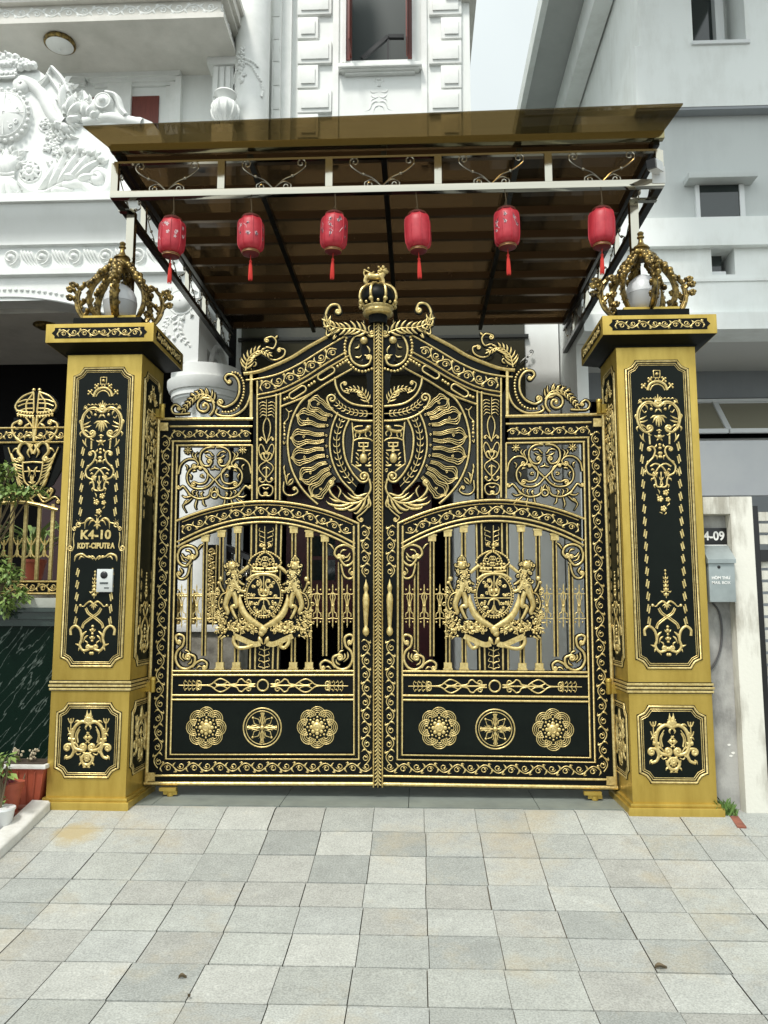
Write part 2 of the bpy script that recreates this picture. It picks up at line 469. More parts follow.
# ------------------------------------------------------------------ world, sun, camera
w = bpy.data.worlds.new("World"); scene.world = w; w.use_nodes = True; nt = w.node_tree; N, L = nt.nodes.new, nt.links.new
SUN_EL, SUN_AZ = R(58), R(205)        # azimuth measured clockwise from +y: behind the camera, a little to the left
sky = N('ShaderNodeTexSky'); sky.sky_type = 'NISHITA'; sky.sun_disc = False; sky.sun_elevation = SUN_EL; sky.sun_rotation = SUN_AZ
sky.dust_density = 4.0; sky.air_density = 1.2
cl = N('ShaderNodeTexNoise'); cl.inputs['Scale'].default_value = 2.2; cl.inputs['Detail'].default_value = 6
tc = N('ShaderNodeTexCoord'); L(tc.outputs['Generated'], cl.inputs['Vector'])
rp = N('ShaderNodeValToRGB'); rp.color_ramp.elements[0].position = .2; rp.color_ramp.elements[0].color = (6.7, 7.35, 7.25, 1); rp.color_ramp.elements[1].position = .8; rp.color_ramp.elements[1].color = (9.3, 10.0, 9.85, 1)
L(cl.outputs['Fac'], rp.inputs['Fac'])
mx = N('ShaderNodeMix'); mx.data_type = 'RGBA'; mx.inputs['Factor'].default_value = .85; L(sky.outputs[0], mx.inputs[6]); L(rp.outputs['Color'], mx.inputs[7])
# an overcast sky is brighter on the sun's side
nv = N('ShaderNodeVectorMath'); nv.operation = 'DOT_PRODUCT'; nv.inputs[1].default_value = (math.sin(SUN_AZ)*.86, math.cos(SUN_AZ)*.86, .51); L(tc.outputs['Generated'], nv.inputs[0])
mr = N('ShaderNodeMapRange'); mr.inputs['From Min'].default_value = -.75; mr.inputs['From Max'].default_value = 1.; mr.inputs['To Min'].default_value = .70; mr.inputs['To Max'].default_value = 1.30; L(nv.outputs['Value'], mr.inputs['Value'])
sc_ = N('ShaderNodeVectorMath'); sc_.operation = 'SCALE'; L(mx.outputs[2], sc_.inputs[0]); L(mr.outputs[0], sc_.inputs['Scale'])
L(sc_.outputs[0], nt.nodes['Background'].inputs['Color']); nt.nodes['Background'].inputs['Strength'].default_value = .1
sl = bpy.data.lights.new('sun', 'SUN'); sl.energy = 2.0; sl.angle = R(9); sl.color = (1, .96, .9)
so = bpy.data.objects.new('sun', sl); COL.objects.link(so)
sd = Vector((math.sin(SUN_AZ)*math.cos(SUN_EL), math.cos(SUN_AZ)*math.cos(SUN_EL), math.sin(SUN_EL)))
so.rotation_euler = (-sd).to_track_quat('-Z', 'Y').to_euler(); so.location = sd*30
cd = bpy.data.cameras.new('camera'); co = bpy.data.objects.new('camera', cd); COL.objects.link(co); scene.camera = co
co.location = tuple(CAM); co.rotation_euler = (PI/2+PITCH, 0, YAW)
cd.sensor_fit = 'VERTICAL'; cd.sensor_height = 36; cd.lens = 36*F/1024; cd.clip_end = 2000; cd.clip_start = .05
scene.view_settings.view_transform = 'Standard'; scene.view_settings.look = 'None'; scene.view_settings.exposure = .55; scene.view_settings.gamma = 1

# ================================================================== GROUND
RAMP0, RAMP1 = -.66, .0


def gz(y):
    if y >= RAMP1: return .182
    y = max(y, -2.1)                                       # a ramp that flattens towards the street
    return .182+.234*y+.0547*y*y


def ground_at(u, v):        # photo position on the paving
    d = ray(u, v); lo, hi = 1., 30.
    for _ in range(60):
        m_ = (lo+hi)/2; p = CAM+d*m_
        if p[2] > gz(p[1]): lo = m_
        else: hi = m_
    return CAM+d*lo


def make_ground():
    b = B(); b.box(-300, 300, -300, 300, -.6, -.12); tag(b.build('ground', M['asphalt']), kind='structure')
    # joint bed under the tiles follows the ramp
    ys = [-7.0]+[-2.1+.15*i for i in range(14)]+[RAMP1, .02]
    b = B(); b.grid([[(x, y, gz(y)-.008) for x in (-2.9, 6.5)] for y in ys], False)
    b.v += [(-2.9, .02, -.1), (6.5, .02, -.1), (-2.9, -7, -.1), (6.5, -7, -.1)]
    tag(b.build('paving_bed', mat('dark_joint', (.075, .07, .055), .95, var=(.16, .14, .10), scale=3)), kind='structure')
    rows = [float(ground_at(384, v)[1]) for v in (808.5, 832.5, 857, 884.5, 909, 936, 968.5, 1007.5)]
    while rows[-1] > -6.6: rows.append(rows[-1]-.30)
    rng = random.Random(3)
    b = B(); cols = []
    px0 = float(ground_at(376, 808.5)[0])
    xs = [px0+.302*(k)+rng.uniform(-.004, .004) for k in range(-8, 17)]
    for i in range(len(rows)-1):
        y1, y0 = rows[i], rows[i+1]; sh = rng.uniform(-.006, .006)
        for j in range(len(xs)-1):
            x0, x1 = xs[j]+sh, xs[j+1]+sh; g_ = rng.choice((.0015, .0015, .003)); k = len(b.v)
            x0, x1 = x0+g_, x1-g_; gy_ = rng.choice((.003, .004, .006)); a0, a1 = y0+gy_, y1-gy_
            dz = rng.uniform(-.0012, .0012); tl = rng.uniform(-.0015, .0015)
            yy = [a0]+[q for q in [-2.1+.15*i_ for i_ in range(14)]+[RAMP1] if a0+.01 < q < a1-.01]+[a1]
            for y in yy:
                b.v += [(x0, y, gz(y)+.004+dz-tl), (x1, y, gz(y)+.004+dz+tl)]
            b.v += [(x0, a0, gz(a0)-.02), (x1, a0, gz(a0)-.02), (x0, a1, gz(a1)-.02), (x1, a1, gz(a1)-.02)]
            t = rng.choice([(.375, .382, .364), (.352, .36, .346), (.39, .396, .38), (.32, .33, .32), (.372, .37, .352), (.395, .396, .378), (.36, .368, .358), (.362, .36, .342)])
            s = rng.uniform(.86, 1.02); t = (t[0]*s*.99, t[1]*s*1.005, t[2]*s*.97)
            m_ = len(yy); nf = []
            for q in range(m_-1): nf.append((k+2*q, k+2*q+1, k+2*q+3, k+2*q+2))
            e = k+2*m_
            nf += [(e, e+1, k+1, k), (k+2*m_-2, k+2*m_-1, e+3, e+2)]
            for q in nf: b.face(q, False); cols.append(t)
    o = b.build('pavement', M['tile']); tag(o, kind='structure')
    ca = o.data.color_attributes.new('tint', 'FLOAT_COLOR', 'CORNER')
    for p_, c_ in zip(o.data.polygons, cols):
        for li in p_.loop_indices: ca.data[li].color = (*c_, 1)
    # smooth slabs under and behind the gate
    b = B()
    xs2 = [-1.9, -1.42, -.62, .18, .98, 1.72, 1.95]
    for x0, x1 in zip(xs2, xs2[1:]):
        b.box(x0+.002, x1-.002, rows[0]+.004, .62, -.1, .190)
    for x0 in np.arange(-1.9, 1.9, .6):
        for y0 in np.arange(.625, 4.0, .6): b.box(x0+.002, min(x0+.598, 1.95), y0, y0+.596, -.1, .187)
    tag(b.build('driveway', M['slab']), kind='structure')
    b = B(); b.box(-9, -1.9, .02, 4.0, -.1, .17); tag(b.build('garden_ground', M['soil']), kind='structure')
    b = B(); b.box(1.95, 12, .03, 6.0, -.1, .182); tag(b.build('side_pavement', M['concrete']), kind='structure')


make_ground()

# ================================================================== GATE PILLARS
PXL, PXR, PHW, PDP = -1.811, 1.7746, .25, .4426
ZC0, ZC1, ZT, ZB = 3.1184, 3.2437, 3.0793, .241
PM = .00637


def uc(v): return 103.4-.0371*(v-370)


def PA(x, y, ox=70, oy=360, s=6.03):
    u, v = ox+x/s, oy+y/s
    return ((u-uc(v))*PM, float(at(uc(v), v, 0)[2]))


def PAs(pts, **k): return np.array([PA(x, y, **k) for x, y in pts])


CB = dict(ox=50, oy=500, s=5.69)
CL = dict(ox=30, oy=680, s=4.8)


def notched(hw, z0, z1, cx, cz):
    q = [(hw-cx, z0), (hw-cx*.84, z0+cz*.36), (hw-cx*.62, z0+cz*.70), (hw-cx*.26, z0+cz*.92), (hw, z0+cz), (hw, z1-cz), (hw-cx*.26, z1-cz*.92), (hw-cx*.62, z1-cz*.70), (hw-cx*.84, z1-cz*.36), (hw-cx, z1)]
    return q+[(-x, z) for x, z in reversed(q)]


def inset(P, d):
    P = np.array(P, float); n = len(P); out = []
    for i in range(n):
        a, b_, c = P[i-1], P[i], P[(i+1) % n]
        e1 = (b_-a)/np.linalg.norm(b_-a); e2 = (c-b_)/np.linalg.norm(c-b_)
        n1, n2 = np.array([-e1[1], e1[0]]), np.array([-e2[1], e2[0]]); k = n1+n2; k /= max(.2, 1+n1@n2)
        out.append(b_+k*d)
    return np.array(out)


def upper_design(b, left):
    """Half of the tall panel's ornament; the builder mirrors it."""
    p = PM
    S = lambda pts, w, tp='c', **k: b.stroke(cr(PAs(pts, **k), 5), w*p, .004, tp=tp)
    D = lambda q, r, **k: b.dot(PA(*q, **k), r*p, .004)
    b.stroke(PAs([(180, 127), (180, 106), (200, 106)]), 1.0*p, .004); b.stroke(PAs([(180, 124), (180, 148), (200, 148)]), 1.0*p, .004); D((200, 126), 1.6)
    S([(193, 150), (186, 160)], 1.0)
    b.stroke(cr(PAs([(137, 222), (150, 190), (178, 172), (202, 169)]), 5), 2.6*p, .004)
    b.stroke(cr(PAs([(152, 222), (165, 200), (185, 188), (202, 186)]), 5), 1.2*p, .004)
    for c in ((158, 160), (116, 196)):
        S([c, (c[0]+12, c[1]+12), (c[0]+22, c[1]+20)], 1.1); D(c, 1.5); D((c[0]-10, c[1]-8), 1.2); D((c[0]+8, c[1]-12), 1.2); D((c[0]-12, c[1]+10), 1.1)
    # garland line and top palmette
    b.stroke(curl(PA(90, 275), 180, 2.1*p, 1.2, 1), .9*p, .004)
    for x in (95, 118, 140, 162): b.stroke(PAs([(x, 275), (x+10, 268), (x+24, 273)]), 1.9*p, .004, tp='l')
    for e in ((196, 245), (178, 256), (165, 268)): b.stroke(PAs([(196, 292), ((196+e[0])/2-2, (292+e[1])/2), e]), 1.8*p, .004, tp='l')
    # great C scroll
    cscroll(b, PAs([(176, 312), (150, 290), (110, 297), (74, 335), (63, 390), (76, 440), (108, 466), (134, 462)]), 2.5*p, 3.9*p, 3.4*p, 1, 1, .004)
    for q in (((68, 395), (95, 385), (120, 370)), ((70, 410), (100, 405), (124, 395)), ((76, 425), (95, 428), (112, 440))): b.stroke(cr(PAs(q), 3), 2.0*p, .004, tp='l')
    S([(95, 335), (108, 352), (120, 345)], 1.0); D((150, 332), 1.6)
    for e in ((140, 385), (152, 412), (172, 428), (192, 436)): b.stroke(PAs([(190, 368), ((190+e[0])/2-4, (362+e[1])/2), e]), 2.6*p, .004, tp='l')
    S([(70, 480), (82, 505), (100, 525)], 1.6, 'l'); S([(92, 470), (88, 500), (96, 522)], 1.3, 'l')
    # middle drops
    D((186, 470), 1.2); D((186, 495), 2.6); S([(186, 495), (165, 492), (155, 484)], 1.7, 'l'); S([(186, 500), (172, 512), (168, 520)], 1.6, 'l')
    for y in (540, 560, 590, 612): D((185, y), 1.4 if y != 590 else 1.8)
    b.stroke(PAs([(185, 585), (178, 605), (172, 618)]), 1.3*p, .004, tp='l')
    S([(126, 488), (126, 538)], 1.8)
    cscroll(b, PAs([(118, 556), (140, 552), (153, 575), (140, 612), (112, 640)]), 1.9*p, 2.0*p, 0, 1, 1, .004)
    cscroll(b, PAs([(112, 640), (92, 668), (100, 705), (132, 722)]), 1.8*p, 0, 2.2*p, 1, 1, .004)
    S([(118, 668), (150, 652), (185, 668), (210, 705), (222, 742)], 1.7)
    S([(132, 722), (142, 748), (146, 782), (170, 788), (183, 770)], 1.8)
    S([(181, 700), (176, 735), (181, 770)], 1.0); b.stroke(PAs([(181, 760), (168, 740), (164, 728)]), 1.4*p, .004, tp='l')
    for q in (((100, 300), (85, 290), (72, 300)), ((64, 360), (52, 372), (55, 390)), ((66, 430), (55, 445), (60, 462)), ((120, 470), (128, 482), (142, 484)), ((112, 305), (125, 318), (128, 335)), ((150, 292), (150, 306), (160, 318)),
              ((150, 600), (162, 612), (160, 628)), ((118, 640), (104, 640), (96, 652)), ((150, 556), (162, 548), (164, 536)), ((96, 690), (84, 700), (86, 716)), ((132, 738), (120, 742), (116, 754)), ((160, 700), (150, 715), (152, 735)), ((144, 770), (132, 780), (136, 794)), ((120, 690), (132, 684), (140, 692)), ((190, 330), (178, 340), (170, 352)), ((188, 450), (180, 458), (170, 456))):
        b.stroke(cr(PAs(q), 4), 2.0*p, .004, tp='l')
    b.stroke(cr(PAs([(170, 308), (148, 300), (112, 306), (84, 340), (74, 390), (84, 434), (106, 456)]), 5), .8*p, .011)
    # ribbon ropes down the sides
    y = 530.
    while True:
        q0 = PA(75-(y-530)*.033, y); q1 = PA(75-(y+42-530)*.033, y+42)
        if q1[1] < PA(0, 740, **CB)[1]: break
        m_ = ((q0[0]+q1[0])/2, (q0[1]+q1[1])/2)
        if not (left and PA(0, 95, **CB)[1] > m_[1] > PA(0, 350, **CB)[1]):
            for dx, dz in ((-.75, .9), (.75, -.9)):
                b.stroke([(q0[0]+(dx+.7)*p, q0[1]+dz*p), (m_[0]+dx*p, m_[1]+dz*p), (q1[0]+(dx-.7)*p, q1[1]+dz*p)], 1.35*p, .004, flat=True, d=.003)
        y += 73
    # lower group
    K = CB
    S([(175, 598), (195, 606), (212, 590), (235, 578), (256, 596)], 2.4, 'i', **K); b.dot(PA(178, 600, **K), 1.5*p, .004)
    for e in ((240, 615), (254, 626), (230, 604)): b.stroke(PAs([(256, 588), ((256+e[0])/2, (590+e[1])/2), e], **K), 1.8*p, .004, tp='l')
    b.stroke(cr(PAs([(206, 618), (222, 648), (262, 676), (298, 706), (306, 730)], **K), 5), 1.5*p, .004)
    b.stroke(cr(PAs([(213, 612), (230, 642), (268, 668), (304, 698), (314, 726)], **K), 5), 1.0*p, .005)
    cscroll(b, PAs([(124, 768), (124, 735), (150, 716), (178, 740), (186, 790), (176, 826), (196, 856), (226, 850)], **K), 2.6*p, 0, 2.2*p, 1, 1, .004)
    S([(215, 745), (192, 770), (190, 810)], 2.2, 'l', **K); S([(222, 770), (205, 785), (196, 812)], 1.8, 'l', **K)
    for q in (((205, 800), (220, 812), (216, 826)),): S(q, 1.5, 'l', **K)
    for c in ((150, 818), (168, 858), (205, 875)): b.stroke(PAs([(180, 835), ((180+c[0])/2, (830+c[1])/2), c], **K), 2.2*p, .004, tp='l')
    for yy, r in ((718, 1.4), (738, 1.9), (760, 1.2), (782, 1.7), (802, 1.0), (840, 2.2), (872, 1.7)): D((249, yy), r, **K)
    for yy in (742, 786): b.stroke(PAs([(249, yy+12), (236, yy), (232, yy-8)], **K), 1.5*p, .004, tp='l')


def flower_design(b):
    p = PM
    for c, r in (((196, 822), 2.8), ((160, 858), 3.0), ((206, 862), 2.4), ((176, 915), 3.0)):
        c = PA(*c)
        for k in range(5): b.dot((c[0]+r*.62*p*math.cos(k*1.257), c[1]+r*.62*p*math.sin(k*1.257)), r*.5*p, .004, n=7, _m=False)
        b.dot(c, r*.34*p, .005, n=7, _m=False)
    for q in (((150, 800), (160, 830)), ((215, 880), (195, 900)), ((140, 830), (150, 845)), ((190, 935), (178, 950)), ((150, 935), (168, 945)), ((215, 800), (205, 812))):
        b.stroke(PAs([q[0], ((q[0][0]+q[1][0])/2+4, (q[0][1]+q[1][1])/2), q[1]]), 1.6*p, .004, tp='l', _m=False)


def left_cartouche(b):
    p = PM; K = CB
    S = lambda pts, w, tp='c': b.stroke(cr(PAs(pts, **K), 5), w*p, .004, tp=tp)
    for e in ((268, 100), (255, 118), (250, 150), (268, 168)): b.stroke(PAs([(271, 140), ((271+e[0])/2, (140+e[1])/2), e], **K), 2.2*p, .004, tp='l')
    S([(252, 112), (225, 106), (203, 125), (198, 165)], 2.8, 'l'); S([(258, 118), (236, 120), (220, 145)], 2.0, 'l')
    S([(200, 128), (175, 134), (158, 128)], 1.3); b.stroke(curl(PA(158, 128, **K), 200, 2.8*p, 1.2, 1), 1.3*p, .004); b.stroke(curl(PA(150, 160, **K), 120, 2.3*p, 1.2, 1), 1.3*p, .004)
    for e in ((170, 105), (150, 112), (178, 118)): b.stroke(PAs([(160, 130), e], **K), 1.8*p, .004, tp='l')
    S([(138, 185), (133, 220), (136, 262), (128, 285)], 1.1); b.stroke(curl(PA(128, 285, **K), 230, 3.0*p, 1.25, -1), 1.6*p, .004)
    S([(140, 350), (150, 318), (185, 308), (215, 325), (265, 335)], 2.4, 'l'); S([(165, 340), (180, 322), (200, 330)], 1.8, 'l'); S([(215, 318), (235, 325), (250, 342)], 1.8, 'l')
    S([(235, 318), (252, 325), (265, 345)], 1.8, 'l')


def lower_design(b):
    p = PM; K = CL
    S = lambda pts, w, tp='c': b.stroke(cr(PAs(pts, **K), 5), w*p, .004, tp=tp)
    for e in ((300, 143), (283, 152), (272, 172), (272, 198)): b.stroke(cr(PAs([(299, 222), (299-(299-e[0])*.45, (215+e[1])/2), e], **K), 3), 3.2*p, .004, tp='l')
    cscroll(b, PAs([(288, 208), (258, 200), (228, 222), (214, 262), (214, 300), (228, 328), (258, 338)], **K), 3.4*p, 3.2*p, 3.4*p, 1, 1, .004)
    S([(248, 235), (236, 265), (240, 300)], 1.8)
    S([(196, 282), (225, 286)], 3.4); S([(196, 290), (225, 294)], 1.2)
    cscroll(b, PAs([(184, 376), (208, 366), (220, 338), (210, 312), (190, 310)], **K), 2.9*p, 0, 3.0*p, 1, 1, .004)
    for e in ((183, 330), (186, 345)): b.stroke(PAs([(205, 312), e], **K), 1.8*p, .004, tp='l')
    cscroll(b, PAs([(299, 408), (268, 402), (256, 378), (270, 358)], **K), 3.0*p, 0, 3.0*p, 1, -1, .004)
    S([(299, 385), (290, 375), (286, 366)], 2.2, 'l'); S([(299, 350), (299, 318)], 1.6)
    S([(256, 352), (240, 358), (232, 350)], 1.2); S([(250, 362), (252, 374), (262, 380)], 1.0)
    for x0 in (206,):
        S([(x0-4, 275), (x0-2, 240), (x0, 205)], 1.1); S([(x0-14, 183), (x0-8, 200), (x0, 206), (x0+8, 200), (x0+13, 182)], 1.2); S([(x0, 206), (x0, 184)], 1.4)
        S([(x0-14, 228), (x0-9, 246), (x0-2, 252)], 1.2); S([(x0+10, 230), (x0+5, 246), (x0-2, 252)], 1.1)
    for pts, w in ((((258, 205), (235, 196), (222, 205)), 2.2), (((228, 232), (212, 236), (204, 252)), 2.0), (((216, 262), (198, 258), (190, 268)), 2.0), (((240, 330), (228, 345), (210, 350)), 2.0), (((285, 215), (276, 228), (280, 240)), 2.0),
                   (((214, 300), (232, 306), (244, 322)), 2.2), (((190, 360), (180, 370), (176, 382)), 2.0), (((262, 345), (276, 352), (288, 348)), 2.2), (((262, 395), (250, 402), (246, 412)), 1.8), (((299, 420), (290, 416), (282, 420)), 1.8), (((270, 372), (278, 386), (292, 392)), 1.6)):
        b.stroke(cr(PAs(pts, **K), 4), w*p, .005, tp='l')
    b.stroke(cr(PAs([(252, 222), (232, 255), (230, 295), (244, 322)], **K), 5), .9*p, .010)
    b.stroke(PAs([(294, 250), (268, 276), (294, 302)], **K), 1.6*p, .004); b.dot(PA(294, 276, **K), 1.9*p, .004)


def make_pillar(side):
    xc = PXL if side < 0 else PXR
    name = ('black and gold gate pillar with house lettering and a small intercom' if side < 0
            else 'black and gold gate pillar next to the grey mailbox, without lettering')
    t = thing('gate_pillar', (xc, 0, .19), name, 'pillar', 'gate pillars')
    z_l0 = float(at(665, 693, 0)[2]); z_l1 = float(at(665, 683, 0)[2])
    b = B(); b.box(xc-PHW, xc+PHW, 0, PDP, ZB-.02, ZT, .004); b.build('shaft', M['goldpaint'], t)
    b = B(); b.box(xc-PHW-.032, xc+PHW+.032, -.035, PDP+.04, .13, .226, .008); b.box(xc-PHW-.016, xc+PHW+.016, -.018, PDP+.03, .2265, .246, .006)
    b.build('plinth', M['goldpaint'], t)
    b = B()
    for z, o_ in ((z_l0+.008, .010), (z_l0+.030, .014), (z_l0+.052, .010)):
        b.box(xc-PHW-o_, xc+PHW+o_, -o_, PDP+o_, z-.007, z+.007, .003)
    b.build('waist_moulding', M['gold'], t)
    b = B(); b.box(xc-PHW-.004, xc+PHW+.004, -.004, PDP+.004, z_l0-.004, z_l0+.064); b.build('waist_black_band', M['black'], t)  # black enamel band behind the waist moulding
    # cap: black flare, gold slab, black top
    c = .1057; b = B()
    prof = [(.004, ZT-.012), (.012, ZT), (.03, ZT+.006), (.085, ZC0-.008), (c-.004, ZC0)]
    b.grid([[(xc-PHW-o_, -o_, z), (xc+PHW+o_, -o_, z), (xc+PHW+o_, PDP+o_, z), (xc-PHW-o_, PDP+o_, z)] for o_, z in prof], False, True)
    b.box(xc-.26, xc+.26, -.01, PDP+.01, ZC1-.01, ZC1+.012); b.build('cap_flare', M['black'], t)
    b = B(); b.box(xc-PHW-c, xc+PHW+c, -c, PDP+c, ZC0, ZC1, .004); cap = b.build('cap', M['goldpaint'], t)
    zc = (ZC0+ZC1)/2
    faces = [lambda s, h_, t_: (xc+s, -c-.0015-t_, h_)]
    sx = -side
    faces.append(lambda s, h_, t_: (xc+sx*(PHW+c+.0015+t_), PDP/2-sx*s*-1, h_))
    for fx, hl in ((faces[0], .315), (faces[1], .285)):
        xf = (lambda f_: (lambda s, z, h_: f_(s, z, h_)))(fx)
        b = B(xf); b.poly([(-hl, zc), (-hl+.02, zc-.02), (-hl+.02, zc-.036), (hl-.02, zc-.036), (hl-.02, zc-.02), (hl, zc), (hl-.02, zc+.02), (hl-.02, zc+.036), (-hl+.02, zc+.036), (-hl+.02, zc+.02)], -.02, .001)
        pl = b.build('cap_inlay', M['black'], cap)
        g_ = B(xf); rinceau(g_, np.array([(-hl+.04, zc), (0, zc)]), .025, 4, .007, .001); rinceau(g_, np.array([(hl-.04, zc), (0, zc)]), .025, 4, .007, .001, start=-1); g_.dot((0, zc), .012, .001)
        g_.build('cap_scrollwork', M['gold'], cap)
    # panels, front and the side towards the drive
    zu1, zu0 = float(at(656, 360, 0)[2]), float(at(669, 669.5, 0)[2])
    zd1, zd0 = float(at(671, 705, 0)[2]), float(at(673, 784, 0)[2])
    front = lambda s, z, h_: (xc+s, -.001-h_, z)
    inner = lambda s, z, h_: (xc+sx*(PHW+.001+h_), PDP/2+sx*s*.86, z)
    for xf, fr in ((front, True), (inner, False)):
        for z0, z1, hw, nm in ((zu0, zu1, .203, 'tall_panel'), (zd0, zd1, .208, 'lower_panel')):
            out = notched(hw, z0, z1, .068, .058)
            b = B(xf); b.poly(out, -.02, .0035); pn = b.build(nm, M['blackg'], t)
            g_ = B(xf); rim = B(xf)
            for d_, w_, hh in ((.009, .0125, .0035), (.025, .006, .0035), (.036, .0045, .0035)):
                q = inset(out, d_); q = np.vstack([q, q[:1]])
                rim.stroke(q, w_, hh, d=.006 if d_ < .01 else .003)
            rim.build('gold_rim', M['gold'], pn)
            g_.mirror = 0.
            if nm == 'tall_panel':
                upper_design(g_, side < 0)
                if fr:
                    flower_design(g_)
                    if side < 0:
                        left_cartouche(g_)
                for yy in (408, 428, 448, 470, 492, 512, 540):
                    u_ = 251; g_.dot((0, PA(u_, yy, **CB)[1]), (1.1 if yy < 490 else 1.9)*PM, .004, _m=False); zq = PA(u_, yy, **CB)[1]
                    if yy > 440: g_.stroke([(0, zq-2*PM), (-1.8*PM, zq-.6*PM), (-2.4*PM, zq+1.4*PM)], 1.3*PM, .004, tp='l')
                g_.stroke([(0, PA(251, 402, **CB)[1]), (0, PA(251, 560, **CB)[1])], .8*PM, .003, _m=False)
                g_.stroke(PAs([(255, 520), (235, 528), (228, 520)], **CB), 2*PM, .004, tp='l')
            else:
                lower_design(g_)
            g_.build('scrollwork', M['gold'], pn)
            if fr and side < 0 and nm == 'tall_panel':
                q = PA(263, 200, **CB); text('number_lettering', 'K4-10', M['gold'], pn, (xc+q[0], -.006, q[1]), .078, .003, .0028, sx=1.0, sp=1.04)
                q = PA(267, 262, **CB); text('name_lettering', 'KDT-CIPUTRA', M['gold'], pn, (xc+q[0]-.002, -.006, q[1]), .047, .003, 0.0026, sx=.78, sp=1.04)
    return t


make_pillar(-1); make_pillar(1)
# intercom on the left pillar
t = thing('intercom', (at(104, 580, 0)[0], 0, at(104, 580, 0)[2]), 'small silver intercom with a round camera eye on the pillar panel', 'intercom')
b = B(); pxbox(b, 96.5, 569, 112.5, 592, -.022, -.0005, .004); b.build('face_plate', M['silver'], t)
b = B(); q = at(104, 575, -.022); rows = [[(q[0]+r*math.cos(k*PI/8), q[1]-h_, q[2]+r*math.sin(k*PI/8)) for k in range(16)] for r, h_ in ((.024, 0.0005), (.022, .004), (.012, .006), (.001, .006))]
b.grid(rows, True, True); b.build('camera_eye', M['vdark'], t)
b = B(); q = at(104, 583, -.022); b.box(q[0]-.026, q[0]+.026, q[1]-.003, q[1]+.002, q[2]-.006, q[2]+.005); q = at(106, 588, -.022); b.box(q[0]-.012, q[0]+.018, q[1]-.002, q[1]+.002, q[2]-.003, q[2]+.004); b.build('call_button', M['winglass'], t)

